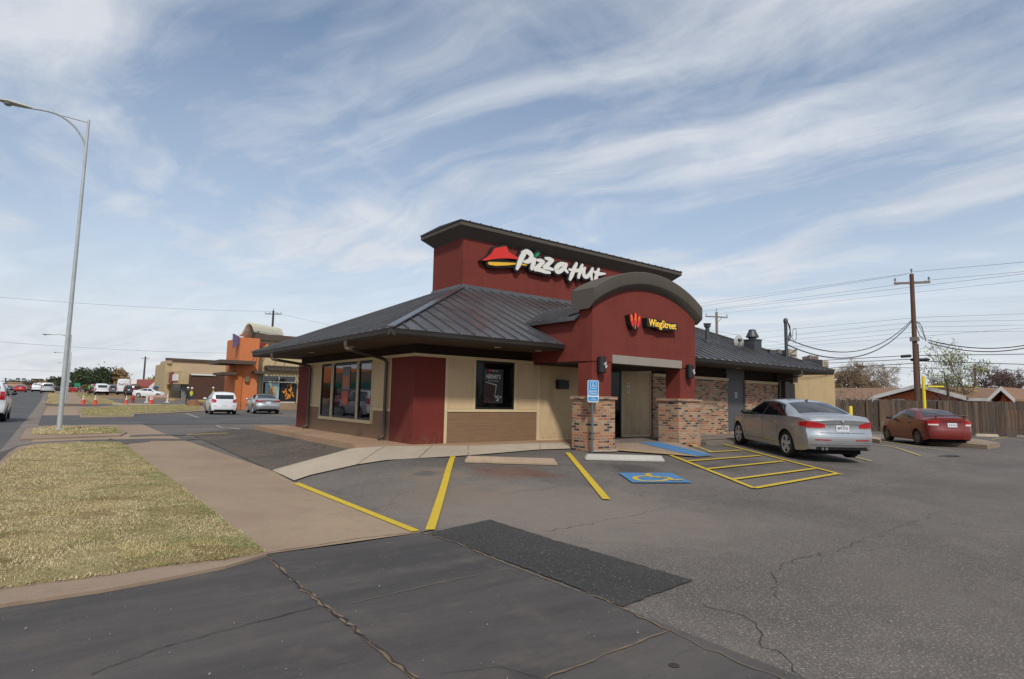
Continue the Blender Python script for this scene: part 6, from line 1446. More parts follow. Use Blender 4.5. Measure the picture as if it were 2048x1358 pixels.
# ================================================================ HOUSES BEYOND THE FENCE
M_hb = mat('house_brick', 'b0623f', .9, vscale=3, var=.15); M_shg = mat('shingles_brown', '80624c', .95, vscale=2.5, var=.16, bs=.5, bscale=12); M_hw = mat('house_white', 'c9c7c3', .7, var=.05); M_hwin = glass('house_glass', '1a2026', .1)
XH = 47.
def hpx(px, py, X=XH): return PX(px, py, X)
def house(name, left, peak, right, depth, label, rm, wm, fascia=M_hw, X=XH, wins=(), gl_=.25, group='houses beyond the fence'):
    a, p, c_ = hpx(*left, X), hpx(*peak, X), hpx(*right, X); t_ = thing(name, (X, (a.y+c_.y)/2, 0), label, 'house', group); ze = min(a.z, c_.z)
    mb = MB(); yl_, yr = a.y-.5, c_.y+.5; inset = lambda p, a, f: a+(p-a)*f
    pl = [(X+.5, yl_, 0), (X+.5, yr, 0), (X+.5, yr, c_.z+.25*(p.z-c_.z)*.5-.1), (X+.5, p.y, p.z-.18), (X+.5, yl_, a.z+.25*(p.z-a.z)*.5-.1)]
    mb.prism(pl, (depth-1, 0, 0)); world_child(mb.build('wall', wm), t_)
    mb = MB()
    for u, v in ((a, p), (p, c_)): mb.prism([u, v, v+Vector((0, 0, .12)), u+Vector((0, 0, .12))], (depth, 0, 0))
    world_child(mb.build('roof', rm), t_)
    mb = MB()
    for u, v in ((a, p), (p, c_)): mb.prism([u+Vector((-.03, 0, -.12)), v+Vector((-.03, 0, -.12)), v+Vector((-.03, 0, .14)), u+Vector((-.03, 0, .14))], (.06, 0, 0))
    world_child(mb.build('fascia', fascia), t_)
    for (px0, py0, px1, py1) in wins:
        u, v = hpx(px0, py0, X+.5), hpx(px1, py1, X+.5); mb = MB(); mb.box(X+.42, X+.47, min(u.y, v.y), max(u.y, v.y), v.z, u.z); f_ = world_child(mb.build('window', M_hw), t_)
        mb = MB(); mb.box(X+.40, X+.418, min(u.y, v.y)+.08, max(u.y, v.y)-.08, v.z+.06, u.z-.1); g_ = mb.build('pane', M_hwin); g_.parent = f_; g_.matrix_parent_inverse = Matrix.Translation(-t_.location) if False else Matrix()
    return t_
house('brick_house', (1740, 797), (1836, 771.5), (1932, 797), 13, 'orange brick house with a white trimmed low gable behind the brown pole', M_shg, M_hb, wins=((1785, 798, 1811, 812), (1855, 800, 1906, 815)))
house('brick_house', (1976, 801), (2001.5, 777), (2030, 802.5), 16, 'steep small white trimmed brick gable at the right beyond the fence', M_shg, M_hb, X=46, wins=((1980, 803, 1990, 812), (1996, 804, 2002, 812)))
house('far_house', (2020, 806), (2062, 760), (2110, 808), 12, 'pale grey roofed house cut by the right edge', mat('shingle_grey', '7f837c', .9, vscale=2), mat('siding_cream', 'a79a86', .8), X=56)
# wing roof with its ridge across the picture
def wing(pts_eave, pts_ridge, X0_, X1_, label, wm=M_hb):
    a, b = hpx(*pts_eave[0], X0_), hpx(*pts_eave[1], X0_); c_, d = hpx(*pts_ridge[0], X1_), hpx(*pts_ridge[1], X1_)
    t_ = thing('brick_house', (X0_, (a.y+b.y)/2, 0), label, 'house', 'houses beyond the fence'); zr_ = (c_.z+d.z)/2; zl_ = (a.z+b.z)/2; Xb = X1_+(X1_-X0_)
    mb = MB(); mb.add([(X0_, a.y, zl_), (X0_, b.y, zl_), (X1_, d.y, zr_), (X1_, c_.y, zr_), (Xb, b.y, zl_), (Xb, a.y, zl_)], [(0, 1, 2, 3), (3, 2, 4, 5), (0, 3, 5), (1, 4, 2), (0, 5, 4, 1)]); world_child(mb.build('roof', M_shg), t_)
    mb = MB(); mb.box(X0_+.5, Xb-.5, min(a.y, b.y)+.3, max(a.y, b.y)-.3, 0, zl_-.003); world_child(mb.build('wall', wm), t_)
    mb = MB(); mb.box(X0_-.04, X0_+.02, min(a.y, b.y), max(a.y, b.y), zl_-.14, zl_+.05); world_child(mb.build('fascia', M_hw), t_); return t_
wing([(1926, 796), (1984, 799.5)], [(1890, 775), (1997, 776.5)], 47.6, 52, 'long brown shingle roof between the two white trimmed gables')
wing([(1655, 800), (1760, 799)], [(1640, 776), (1800, 776)], 48.5, 53.5, 'brown shingle roof behind the bare bushes left of the brown pole')
# ================================================================ LEFT: ORANGE RESTAURANT
YO = 56.
o_p = lambda px, py, Y=YO: PY(px, py, Y)
M_or = stucco('orange_stucco', 'c07349', .05, .2, .05); M_or_shade = stucco('shaded_orange', 'ae6434', .05, .2, .05); M_crm = stucco('cream_stucco', 'b8a47e', .05, .2, .05); M_brn = mat('awning_brown', '4f4339', .8); M_stn = concrete('stone_base', '86705a', '9a8268', .4)
M_pur = mat('purple_panel', '5b3f55', .8); M_crim = mat('crimson_panel', '7a2e2a', .8); M_gld = mat('gold_panel', 'b98b35', .8)
OR = thing('orange_restaurant', (o_p(512, 820).x, YO, 0), 'orange and cream fast food building with brown awnings left of the restaurant', 'restaurant')
def ob(name, m, *boxes):
    mb = MB()
    for b_ in boxes: mb.box(*b_)
    return world_child(mb.build(name, m), OR)
xa, xb_ = o_p(470, 760).x, o_p(512, 760).x; zt_ = o_p(490, 676).z; xw = o_p(512, 760).x; xe = xw+14; zw = o_p(560, 682).z
ob('main_wall', M_crm, (xb_, xe, YO+.6, YO+4.4, 0, zw)); ob('stone_base', M_stn, (xb_+.2, xe, YO+.45, YO+.6, 0, o_p(560, 806).z)); ob('roof_cap', M_brn, (xb_-.2, xe+.2, YO+.35, YO+4.5, zw, zw+.55))
ob('orange_tower', M_or, (xa+.12, xb_, YO-.5, YO+4.5, 0, zt_), ); ob('canopy_shade_panel', M_or_shade, (xa-.1, o_p(484, 760, YO-.6).x, YO-.62, YO-.505, 0, o_p(480, 728).z))  # thin added slab: shade under the canopy painted as a deeper orange
zf1, zf0 = o_p(540, 686).z, o_p(540, 701).z; ob('frieze', M_crim, (xb_+.02, xe, YO+.52, YO+.6, zf0, zf1))
mb = MB(); mb.prism([(xb_+.3, YO+.5, zf0), (xb_+1.2, YO+.5, zf0), (xb_+.95, YO+.5, zf1)], (0, -.03, 0)); world_child(mb.build('frieze_triangle', M_gld), OR)
mb = MB(); mb.prism([(xb_+.95, YO+.5, zf1), (xb_+1.5, YO+.5, zf0), (xb_+2.8, YO+.5, zf1)], (0, -.025, 0)); world_child(mb.build('frieze_panel', M_pur), OR)
za0, za1 = o_p(450, 728).z, o_p(450, 721).z
ob('canopy', M_brn, (xa-1.6, xa+1.25, YO-1.6, YO+3, za0, za1)); ob('canopy', M_brn, (xa+1.25, xb_+.7, YO-1.4, YO+.59, o_p(490, 747).z, o_p(490, 742).z)); ob('canopy', M_brn, (xa-1.2, xa-.12, YO-1, YO+3, o_p(460, 750).z, o_p(460, 745).z))
for i in range(4):
    mb = MB(); mb.tube([(xa+1.0+1.0*i*.9, YO-1.2, o_p(490, 742).z if i > 1 else za1), (xa+1.6+.8*i, YO-.55, o_p(490, 720 if i > 1 else 705).z)], .03, 5); world_child(mb.build('stay_rod', M_brn), OR)
x0_, x1_ = o_p(527, 780).x, o_p(594, 780).x; zp = o_p(560, 739).z
ob('pergola', M_brn, (x0_, x1_+1, YO-.9, YO-.8, zp-.1, zp+.15), (x0_, x1_+1, YO+.3, YO+.4, zp-.1, zp+.15))
mb = MB()
for i in range(12): mb.box(x0_+.1+i*.32, x0_+.18+i*.32, YO-1.0, YO+.6, zp+.155, zp+.30)
world_child(mb.build('pergola_slat', M_brn), OR)
z0_, z1_ = o_p(560, 804.5).z, o_p(560, 751).z; xm = o_p(560, 780).x; zm = o_p(560, 764).z
ob('window', mat('window_frame_white', 'b9b5a8', .6), (x0_, x0_+.08, YO+.5, YO+.59, z0_, z1_), (xm-.05, xm+.05, YO+.5, YO+.59, z0_, z1_), (x1_-.08, x1_, YO+.5, YO+.59, z0_, z1_), (x0_, x1_, YO+.48, YO+.50, z0_-.06, z0_+.06), (x0_, x1_, YO+.48, YO+.5, z1_-.06, z1_), (x0_, x1_, YO+.48, YO+.5, zm-.04, zm+.04))
ob('pane', M_gl, (x0_, x1_, YO+.56, YO+.598, z0_, z1_))
xd0, xd1 = o_p(509, 780).x, o_p(520, 780).x; ob('door', mat('door_aluminium', '8d9092', .5, .3), (xd0, xd1, YO+.5, YO+.59, 0.1, o_p(515, 748).z)); ob('door_glass', M_gl, (xd0+.12, xd1-.12, YO+.47, YO+.498, .3, o_p(515, 750).z))
ob('wall_box', mat('box_olive', '6c6146', .7), (o_p(486, 760).x, o_p(494, 760).x, YO-.75, YO-.51, o_p(490, 764).z, o_p(490, 753).z))
def wposter(px0, px1, py0, py1, m1, label, seed):
    u, v = PY(px0, py0, YO+.46), PY(px1, py1, YO+.46); t_ = thing('window_poster', (u.x, YO+.46, v.z), label, 'poster'); mb = MB(); mb.box(0, v.x-u.x, 0, .02, 0, u.z-v.z); mb.build('sheet', m1, t_)
    rg = random.Random(seed); mb = MB(); W_, Hh = v.x-u.x, u.z-v.z
    for i in range(22): 
        a = rg.uniform(0, 2*pi); rr_ = rg.uniform(.1, .42)*min(W_, Hh); c_ = Vector((W_*.5+cos(a)*rr_*.8, -.01-.0015*i, Hh*.5+sin(a)*rr_)); ribbon(mb, [c_, c_+Vector((rg.uniform(-.2, .2), 0, rg.uniform(-.3, .3)))], .09, (0, -1, 0), 0, 0)
    mb.build('food_picture', mat('food_orange', 'c8822a', .5, var=.4, vscale=5), t_)
wposter(531, 557, 766, 797, mat('poster_pale', '8fb0b4', .5), 'pale blue drink poster in the left pane of the neighbour window', 3)
wposter(562, 592, 766, 803, mat('poster_black', '15120f', .5), 'black and orange food poster in the right pane of the neighbour window', 5)
# curved roof bell canopy and the purple sign
cxp = lambda px, py: PY(px, py, YO+.5)
mb = MB(); prof = [(478, 672), (484, 668), (489, 658), (493, 650), (498, 647.5), (503, 650), (506, 657), (508, 664)]
pts = [cxp(*p) for p in prof]; mb2 = MB(); rows = [[p, p+Vector((3.4, 2.6, 0))] for p in pts]; rows2 = [[p+Vector((0, 0, .14)), p+Vector((3.4, 2.6, .14))] for p in pts]
mb.grid(rows2); mb.grid(rows); mb.grid([[r[0] for r in rows], [r[0] for r in rows2]]); mb.grid([[r[1] for r in rows], [r[1] for r in rows2]]); world_child(mb.build('roof_arch', mat('arch_cream', 'c9c3ae', .7), smooth=40), OR)
for px in (503, 516): a = cxp(px, 675); mb = MB(); mb.tube([a, a+Vector((0, 0, .6))], .06, 6); world_child(mb.build('arch_post', M_galv), OR)
q = [PY(467, 667, YO-.2), PY(479, 673, YO-.2), PY(478, 688, YO-.2), PY(466.5, 697, YO-.2)]; mb = MB(); mb.prism(q, (0, .3, 0)); o = mb.build('wall_sign', mat('sign_purple', '5d4d6b', .5), origin=q[0]); tag(o, 'purple bell shaped sign fixed to the orange tower of the neighbour', 'sign')
# boulder and kerb
def rock(p, sx, sy, sz, label, seed):
    rg = random.Random(seed); bm = bmesh.new(); bmesh.ops.create_icosphere(bm, subdivisions=3, radius=1)
    for v in bm.verts: n_ = 1+.12*sin(3*v.co.x+seed)+.1*sin(4*v.co.y+1.3*v.co.z*3)+rg.uniform(-.03, .03); v.co = Vector((v.co.x*sx*n_, v.co.y*sy*n_, max(-.3, v.co.z)*sz*n_))
    me = bpy.data.meshes.new('boulder'); bm.to_mesh(me); bm.free(); me.materials.append(mat('boulder', '7d5a40', .95, vscale=4, var=.25, bs=.6, bscale=8)); o = bpy.data.objects.new('boulder', me); COL.objects.link(o); o.location = p; return tag(o, label, 'boulder')
rock(T(389, 812), .75, .55, .62, 'reddish boulder at the lawn end beside the white hatchback', 3)
# ================================================================ BEIGE STORE AND BROWN WALL
ST_ = thing('beige_store', (PY(420, 800, 104).x, 104, 0), 'beige flat roofed store with a brown wall and a chamfered entrance fascia', 'store')
M_bs = stucco('store_tan', 'b39c80', .05, .2, .05); M_bs2 = stucco('store_tan2', 'b09c78', .05, .2, .05); M_bw = mat('brown_block', '4c3226', .9, vscale=1.5)
def sbx(name, m, px0, px1, pyt, Y, dep, pyb=None, z0=0):
    u, v = PY(px0, pyt, Y), PY(px1, pyt, Y); z0 = PY((px0+px1)/2, pyb, Y).z if pyb else z0; mb = MB(); mb.box(u.x, v.x, Y, Y+dep, z0, max(u.z, v.z)); return world_child(mb.build(name, m), ST_)
sbx('upper_wall', M_bs, 345, 474, 724, 112, 14); sbx('left_wall', M_bs2, 331.5, 345, 727, 112.5, 12); sbx('roof_edge', M_brn, 331, 475, 722.8, 111.7, .28, 724.0)
sbx('brown_wall', M_bw, 382, 470, 751, 100, 1.5, None, 0); sbx('wall_cap', M_hw, 382, 432, 749, 99.8, .2, 751)
u0, u1, u2 = PY(333, 745, 112), PY(362, 741, 102.5), PY(384, 742, 102.5); v0, v1, v2 = PY(333, 771, 112), PY(362, 768, 102.5), PY(384, 768, 102.5)
mb = MB(); top_z = u1.z; bot_z = v1.z; pl = [(u0.x, u0.y), (u1.x, u1.y), (u2.x, u2.y), (u2.x, 111.9), (u0.x, 111.99)]; mb.prism([(a, b, bot_z) for a, b in pl], (0, 0, top_z-bot_z)); world_child(mb.build('entrance_fascia', M_bs2), ST_)
mb = MB(); pl2 = [(u0.x+.6, u0.y), (u1.x+.3, u1.y+1.2), (u2.x-.1, u2.y+1.2), (u2.x-.1, 111.8), (u0.x+.6, 111.8)]; mb.prism([(a, b, 0) for a, b in pl2], (0, 0, bot_z-.01)); world_child(mb.build('shop_front', mat('shopfront_dark', '1d211f', .3)), ST_)
for i in range(8):
    x = u1.x+.5+(u2.x-u1.x-.8)*i/7; mb = MB(); mb.box(x-.06, x+.06, u1.y+1.1, u1.y+1.19, 0, bot_z-.02); world_child(mb.build('metal_stud', mat('stud_metal', '8d918c', .5, .3)), ST_)
e1 = (u1-u0); e1.z = 0; e1.normalize(); ne = Vector((e1.y, -e1.x, 0)); zc = (top_z+bot_z)/2; cA = u0+(u1-u0)*.42; cA.z = zc; cB = u0+(u1-u0)*.72; cB.z = zc
t_ = thing('store_sign', cA+ne*.1, 'small red and white sign on the beige chamfered fascia', 'sign'); mb = MB(); mb.obox(cA+ne*.12, e1, ne, (0, 0, 1), 1.1, .1, .85); world_child(mb.build('red_emblem', mat('deep_red_sign', '7a1a20', .5)), t_); mb = MB(); mb.obox(cB+ne*.12, e1, ne, (0, 0, 1), 1.5, .1, .5); world_child(mb.build('white_panel', M_swhite), t_)
# blue board + white building with red roof
q = [AT(321, 748, 128), AT(333, 748, 128), AT(333, 772, 128), AT(321, 770, 128)]; mb = MB(); mb.prism(q, fw*.4); bb = mb.build('wall_sign', mat('sign_slate', '4c5d78', .6), origin=q[0]); tag(bb, 'slate blue sign board left of the beige fascia', 'sign')
Yw = 150
W = thing('white_building', (PY(300, 790, Yw).x, Yw, 0), 'white gabled building with a brownish red metal roof behind the white sedan', 'building')
a, b, c_, d, e = PY(262, 772, Yw), PY(274, 758.5, Yw+9), PY(321, 759, Yw+9), PY(296, 773, Yw), PY(336, 776, Yw+0)
mb = MB(); mb.add([a, d, c_, b, a-Vector((0, 0, .3)), d-Vector((0, 0, .3)), c_-Vector((0, 0, .3)), b-Vector((0, 0, .3))], [(0, 1, 2, 3), (4, 7, 6, 5), (0, 4, 5, 1), (1, 5, 6, 2), (2, 6, 7, 3), (3, 7, 4, 0)]); world_child(mb.build('roof', mat('roof_redbrown', '83392c', .7)), W)
g0 = PY(296, 774, Yw+.5); g1 = PY(322, 760, Yw+.5); g2 = PY(338, 776, Yw+.5)
mb = MB(); mb.prism([(g0.x, Yw+.5, 0), (g2.x, Yw+.5, 0), (g2.x, Yw+.5, g2.z), (g1.x, Yw+.5, g1.z), (g0.x, Yw+.5, g0.z)], (0, 12, 0)); world_child(mb.build('wall', M_hw), W)
mb = MB(); mb.box(a.x+.4, g0.x-.01, Yw+1, Yw+8, 0, a.z-.3); world_child(mb.build('wall', M_bs), W)
u = PY(316, 776, Yw+.4); v = PY(323, 786, Yw+.4); mb = MB(); mb.box(u.x, v.x, Yw+.35, Yw+.48, v.z, u.z); world_child(mb.build('window', M_hwin), W)
mb = MB(); u = PY(252, 761, Yw+12); v = PY(275, 800, Yw+12); mb.box(u.x, v.x, Yw+10, Yw+16, 0, u.z); o = mb.build('distant_store', M_bs, origin=((u.x+v.x)/2, Yw+12, 0)); tag(o, 'low tan building right behind the delivery van', 'building')
# pylon sign
def board_sign(px, pt, pb, wpx_, d, m, label, txt=None, hpx_=None, name='road_sign', cat='road sign', post=M_galv):
    p = BD(px, d); a = AT(px-wpx_/2, pt, d); b = AT(px+wpx_/2, pb, d); t_ = thing(name, p, label, cat); w_ = (AT(px+wpx_/2, pt, d)-a).length; h_ = a.z-b.z; rgt = Vector((rt.x, rt.y, 0)).normalized(); bk = Vector((fw.x, fw.y, 0)).normalized()
    mb = MB(); c0 = AT(px, (pt+pb)/2, d); mb.obox(c0, rgt, bk, (0, 0, 1), w_/2, .06, h_/2); world_child(mb.build('board', m), t_)
    mb = MB(); mb.tube([p, Vector((p.x, p.y, b.z))+bk*.0], .09, 6); world_child(mb.build('post', post), t_)
    if txt:
        mb = MB(); 
        for i, (s_, z) in enumerate(txt): put_text(mb, s_, h_*.36, c0-bk*.08+Vector((0, 0, z*h_)), rgt, (0, 0, 1), -bk, .001)
        world_child(mb.build('lettering', M_swhite if m.name != 'sign_white' else M_crim), t_)
    return t_
board_sign(155, 766, 773, 12, 150, mat('road_sign_green', '1f7a5e', .6), 'green road sign board right of the tall lamp post', [('← →', 0)] and None)
board_sign(268, 759, 768, 11, 128, M_swhite, 'white and red sign board on a post behind the dark SUV', None, name='shop_sign', cat='sign')
board_sign(251, 770, 773, 3, 79, mat('sign_back', '8a8d8e', .5), 'thin signpost rising behind the third orange cone', None)
# ================================================================ CONES, BARRICADE, HYDRANT
M_co = mat('cone_orange', 'bb4228', .6, var=.05)
cone0 = thing('traffic_cone', (0, 0, 0), 'x', 'traffic cone', 'orange traffic cones across the lawn')
mb = MB(); mb.lathe((0, 0, .0), [(.19, .03), (.16, .12), (.128, .25), (.09, .42)], 16); mb.lathe((0, 0, .0), [(.075, .52), (.055, .60)], 16); mb.build('cone_body', M_co, cone0, smooth=True)
mb = MB(); mb.box(-.24, .24, -.24, .24, 0, .035, .01); mb.build('base', M_co, cone0)
mb = MB(); mb.lathe((0, 0, 0), [(.092, .42), (.075, .52)], 16); mb.lathe((0, 0, 0), [(.055, .60), (.03, .74)], 16); mb.build('collar', M_swhite, cone0, smooth=True)
cn = [(166, 808.5, 'leftmost orange cone beyond the lawn, beside the tall lamp post'), (190, 809, 'second orange cone from the lamp post'), (252, 808.5, 'orange cone in front of the thin signpost'), (301, 808.8, 'front cone of the pair under the striped barricade'), (304.5, 805.5, 'rear cone of the pair under the striped barricade')]
for i, (px, py, lb) in enumerate(cn):
    p = T(px, py); d = (p-CAM).dot(fw); o = cone0 if i == 0 else dup(cone0, p, 0.); o.location = p; o['label'] = lb; k_ = 1.15 if i < 4 else 1.0; o.scale = (k_, k_, k_)
p0, p1 = T(293, 805.5), T(334, 805.5); t_ = thing('barricade', (p0+p1)/2, 'white and orange striped barricade board in front of the white sedan', 'barricade'); dr_ = (p1-p0); Lb = dr_.length; dr_.normalize()
zt_ = AT(293, 790.5, (p0-CAM).dot(fw)).z; zb__ = AT(293, 795, (p0-CAM).dot(fw)).z; dn = Vector((-dr_.y, dr_.x, 0))
mb = MB(); mb.obox((p0+p1)/2*1.0+Vector((0, 0, (zt_+zb__)/2-(p0.z+p1.z)/2)), dr_, dn, (0, 0, 1), Lb/2, .03, (zt_-zb__)/2); world_child(mb.build('board', M_swhite), t_)
mb = MB()
for i in range(10):
    s_ = Lb*(i+.3)/10; a = p0+dr_*s_-dn*.035; w_ = Lb/20; v_ = [a, a+dr_*w_, a+dr_*(w_+.25)+Vector((0, 0, zt_-zb__)), a+dr_*.25+Vector((0, 0, zt_-zb__))]; v_ = [Vector((q.x, q.y, q.z-p0.z+zb__)) for q in v_]; mb.add(v_, [(0, 1, 2, 3)])
world_child(mb.build('stripes', mat('stripe_orange', 'd2653a', .6)), t_)
for q in (p0, p1):
    mb = MB(); mb.obox(q+Vector((0, 0, (zt_+.15-q.z)/2)), dr_, dn, (0, 0, 1), .06, .06, (zt_+.15-q.z)/2); mb.obox(q+Vector((0, 0, .06)), dr_, dn, (0, 0, 1), .10, .3, .05); world_child(mb.build('leg', M_swhite), t_)
p = T(265, 806); t_ = thing('fire_hydrant', p, 'red fire hydrant on the far kerb behind the cones', 'fire hydrant'); mb = MB(); mb.lathe((0, 0, 0), [(.19, 0), (.19, .05), (.13, .07), (.13, .6), (.17, .62), (.17, .66), (.14, .75), (.07, .84), (.04, .9)], 14); mb.build('barrel', mat('hydrant_red', '9c3526', .6), t_, smooth=True)
for a_ in ((1, 0, 0), (-1, 0, 0), (0, -1, 0)): mb = MB(); mb.lathe((0, 0, .48), [(.065, .1), (.065, .2), (.085, .2), (.085, .24)], 10, a_); mb.build('outlet_cap', mat('hydrant_red', '9c3526', .6), t_)
# low concrete kerbs far away
ST(raised([P2([(232, 806), (345, 806.5), (345, 804.8), (232, 804.3)])], 'curb', M_white, .08)) if False else None
for l_ in ([(225, 809), (400, 812), (400, 810.2), (225, 807.3)],): raised([P2(l_)], 'curb', M_white, .04)
for l_ in ([(336, 800.5), (349, 801.5), (349, 800), (336, 799)], [(396, 803), (412, 804), (412, 802.6), (396, 801.6)]): mbp = P2(l_); raised([mbp], 'curb', mat('kerb_yellow', 'a8904f', .8), .12)
# ================================================================ TRAFFIC SIGNALS
dS = 170.
t0, t1 = AT(6, 756.5, dS), AT(124, 761.5, dS)
o = wire([t0, t1], .05, 'cable spanning the far crossing that carries the traffic signals', .3, None, 'signal_cable')
for px in (9, 122):
    p = BD(px, dS); h = AT(px, 756 if px < 50 else 761, dS).z-p.z; t_ = thing('signal_pole', p, 'far pole at the %s end of the signal cable' % ('left' if px < 50 else 'right'), 'pole', 'poles of the signal cable'); mb = MB(); mb.tube([(0, 0, 0), (0, 0, h)], .2, 6); mb.build('pole', M_galv, t_)
for i, px in enumerate((36, 48, 66, 74, 83.5, 96, 106)):
    c_ = AT(px, 757.6+(px-36)*.036, dS); t_ = thing('traffic_signal', c_, ['first', 'second', 'third', 'fourth', 'fifth', 'sixth', 'seventh'][i]+' traffic signal from the left on the far cable', 'traffic signal', 'traffic signals over the far crossing')
    rgt = Vector((rt.x, rt.y, 0)); mb = MB(); mb.obox(c_, rgt, (fw.x, fw.y, 0), (0, 0, 1), .42, .2, .19); mb.obox(c_, rgt, (fw.x, fw.y, 0), (0, 0, 1), .30, .18, .13) if False else None
    world_child(mb.build('housing', M_blk), t_)
    mb = MB(); mb.tube([c_+Vector((0, 0, .16)), c_+Vector((0, 0, .3))], .03, 5); world_child(mb.build('hanger', M_blk), t_)
# ================================================================ FAR LOW BUILDINGS ACROSS THE ROAD
def far_block(px0, px1, pyt, d, m, label, roof=None, name='distant_store', dep=12, slope=0):
    a, b = AT(px0, pyt, d), AT(px1, pyt, d); c_ = (a+b)/2; t_ = thing(name, (c_.x, c_.y, 0), label, 'building', 'buildings across the road'); rgt = (b-a); rgt.z = 0; w_ = rgt.length; rgt.normalize(); bk = Vector((-rgt.y, rgt.x, 0)); 
    zt_ = c_.z; mb = MB(); mb.obox(Vector((c_.x, c_.y, zt_/2))+bk*dep/2, rgt, bk, (0, 0, 1), w_/2, dep/2, zt_/2); world_child(mb.build('wall', m), t_)
    mb = MB(); mb.obox(Vector((c_.x, c_.y, zt_))+bk*dep/2, rgt, bk, (0, 0, 1), w_/2+.3, dep/2+.3, .35); world_child(mb.build('roof', roof or M_brn), t_)
    for i in range(max(2, int(w_/7))):
        f = (i+.5)/max(2, int(w_/7))-.5; mb = MB(); mb.obox(Vector((c_.x, c_.y, 0))+rgt*w_*f-bk*.05+Vector((0, 0, 2.0)), rgt, bk, (0, 0, 1), 1.9, .06, 1.1); world_child(mb.build('window', M_hwin), t_)
    return t_
far_block(8, 45, 765.5, 330, mat('far_peach', 'b08f78', .8), 'long pale peach store across the far crossing at the left', mat('far_roof', '9a7a66', .8), dep=30)
far_block(44, 68, 769, 300, mat('far_white', 'b9b5ae', .8), 'low white shop front beyond the white pickup', mat('far_roof2', '8b8a88', .8), dep=20)
far_block(46, 50, 766, 260, mat('far_orange', 'b06a3a', .8), 'small orange block between the pale store and the white shop front', dep=6)
far_block(69, 83, 766.5, 290, mat('far_white', 'b9b5ae', .8), 'white roofed shed behind the white pickup', M_hw, dep=14)
far_block(100, 122, 770.5, 280, mat('far_white', 'b9b5ae', .8), 'pale low building at the foot of the far green tree', M_hw, dep=12)
# across the road from the restaurant (seen mirrored in its windows)
def strip(x, y0, y1, h, m, band, label):
    t_ = thing('roadside_shop', (x, (y0+y1)/2, 0), label, 'shop', 'shops across the road'); mb = MB(); mb.box(x-14, x, y0, y1, 0, h); world_child(mb.build('wall', m), t_); mb = MB(); mb.box(x-.01, x+1.2, y0-.1, y1+.1, 3.0, 3.9); world_child(mb.build('awning', band), t_)
    mb = MB(); mb.box(x+.0, x+.05, y0+1, y1-1, .5, 2.9); world_child(mb.build('window', M_gl), t_)
strip(-34, 96, 124, 6.2, M_bs, mat('awning_teal', '1f8a7a', .7), 'tan shop with a teal awning across the road')
strip(-32, 126, 142, 7.5, M_or, mat('awning_red', 'a03028', .7), 'orange shop with a red awning across the road')
strip(-36, 70, 94, 7, mat('far_peach', 'b08f78', .8), M_brn, 'peach shop with a brown awning across the road')
pk_ = make_car('car', pickup(), P_wht, 'white pickup on the far lane mirrored in the left facade windows', None, 'pickup', 1); pk_.location = (-6.5, 47, 0); pk_.rotation_euler = (0, 0, -pi/2)
pk_ = make_car('car', sedan(tail_fn=tl4), P_red2, 'red car on the far lane mirrored in the left facade windows', None, 'car', 1); pk_.location = (-14, 70, 0); pk_.rotation_euler = (0, 0, -pi/2)
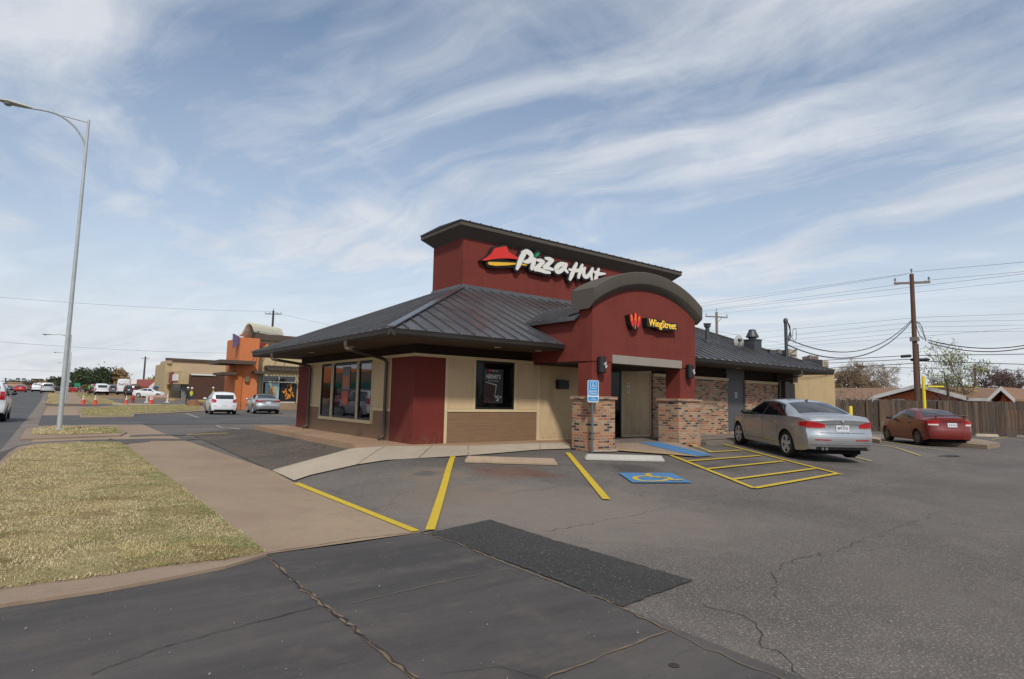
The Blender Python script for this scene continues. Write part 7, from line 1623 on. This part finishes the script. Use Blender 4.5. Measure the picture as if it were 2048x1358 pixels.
# ================================================================ PEOPLE
M_skin = mat('skin', '8a5f48', .7, var=.05); M_jean = mat('jeans', '2f3c5a', .9, var=.1); M_dcl = mat('dark_cloth', '23272a', .9, var=.1); M_vest = mat('hi_vis_yellow', 'b3b23a', .8, var=.1); M_vg = mat('hi_vis_green', '5fae3c', .8, var=.1); M_hat = mat('hard_hat_white', 'd8d8d4', .4, var=.03); M_boot = mat('boots', '2b2622', .9)
def person(p, rz, label, shirt, legs, vest=None, hat=True, lean=0., s=1., arm=(.25, .25), stride=.12):
    t_ = thing('person', p, label, 'person', None, rz); hd = Vector((0, .04+lean*.12, 1.62))
    J = [(0, 0, .95), (0, .0, 1.15), (0, .02+lean*.05, 1.38), (0, .03+lean*.08, 1.50), (0, .04+lean*.1, 1.60), (0, .05+lean*.11, 1.72),
         (.10, 0, .90), (.12, stride*.6, .50), (.13, stride*.4, .09), (.13, stride*.4+.14, .04), (-.10, 0, .90), (-.12, -stride*.3, .50), (-.13, -stride, .09), (-.13, -stride+.14, .04),
         (.19, .02, 1.42), (.26, -.02, 1.15), (.24, arm[0], .98), (.22, arm[0]+.09, .93), (-.19, .02, 1.42), (-.26, -.02, 1.15), (-.24, arm[1], .98), (-.22, arm[1]+.09, .93)]
    E_ = [(0, 1), (1, 2), (2, 3), (3, 4), (4, 5), (0, 6), (6, 7), (7, 8), (8, 9), (0, 10), (10, 11), (11, 12), (12, 13), (2, 14), (14, 15), (15, 16), (16, 17), (2, 18), (18, 19), (19, 20), (20, 21)]
    Rr = [.15, .15, .15, .07, .085, .095, .10, .075, .05, .045, .10, .075, .05, .045, .075, .055, .042, .035, .075, .055, .042, .035]
    me = bpy.data.meshes.new('body'); me.from_pydata([(a*s, b*s, c*s) for a, b, c in J], E_, []); o = bpy.data.objects.new('body', me); COL.objects.link(o)
    md = o.modifiers.new('skin', 'SKIN'); 
    for i, sv in enumerate(me.skin_vertices[0].data): sv.radius = (Rr[i]*s*(1.15 if i < 3 else 1), Rr[i]*s*(.75 if i < 3 else 1)); sv.use_root = i == 0
    sb_ = o.modifiers.new('sub', 'SUBSURF'); sb_.levels = 1; sb_.render_levels = 1; bpy.context.view_layer.update()
    m2 = bpy.data.meshes.new_from_object(o.evaluated_get(bpy.context.evaluated_depsgraph_get())); o.modifiers.clear(); o.data = m2; o.parent = t_
    for mm in (shirt, legs, M_skin, M_boot): m2.materials.append(mm)
    for f in m2.polygons:
        c = f.center/s; f.material_index = 3 if c.z < .12 else 1 if c.z < .95 and abs(c.x) < .21 else 2 if (c.z > 1.52 or (abs(c.x) > .18 and c.z < 1.0 and c.y > .12)) else 0; f.use_smooth = True
    if vest:
        mb = MB(); rows = []
        for z, rx, ry in ((.93, .19, .135), (1.1, .195, .14), (1.3, .21, .145), (1.45, .17, .12)): rows.append([(rx*cos(a*pi/8)*s, (ry*sin(a*pi/8)+.02+lean*.05)*s, z*s) for a in range(17)])
        mb.grid(rows); mb.build('vest', vest, t_, smooth=True)
    if hat:
        mb = MB(); mb.lathe((0, (.05+lean*.11)*s, 1.76*s), [(.15*s, 0), (.15*s, .012), (.125*s, .02), (.12*s, .06*s), (.09*s, .11*s), (.03*s, .135*s)], 14); mb.build('hard_hat', M_hat, t_, smooth=True)
    else:
        mb = MB(); mb.lathe((0, .03*s, 1.70*s), [(.10*s, 0), (.105*s, .05*s), (.07*s, .12*s), (.02*s, .14*s)], 12); mb.build('hair', M_boot, t_, smooth=True)
    mb = MB(); mb.lathe((0, (.15+lean*.11)*s, 1.66*s), [(.018*s, -.02*s), (.022*s, .0), (.01*s, .03*s)], 6); mb.build('nose', M_skin, t_)
    return t_
person(T(374.5, 808), 2.6, 'worker in dark clothes and white hard hat standing left of a colleague', M_dcl, M_dcl, None, True, .3, 1.02)
person(T(381.5, 808.5), -.5, 'worker in yellow vest, blue jeans and white hard hat by the brown wall', M_dcl, M_jean, M_vest, True, 0, 1.0, (.3, .1))
person(T(425, 806), .4, 'worker whose white hard hat shows above the white hatchback', M_dcl, M_jean, M_vest, True, 0, 1.05)
person(BD(177, 92), .3, 'person in dark clothes and green safety vest left of the white pickup', M_dcl, M_dcl, M_vg, False, .2, 1.0)
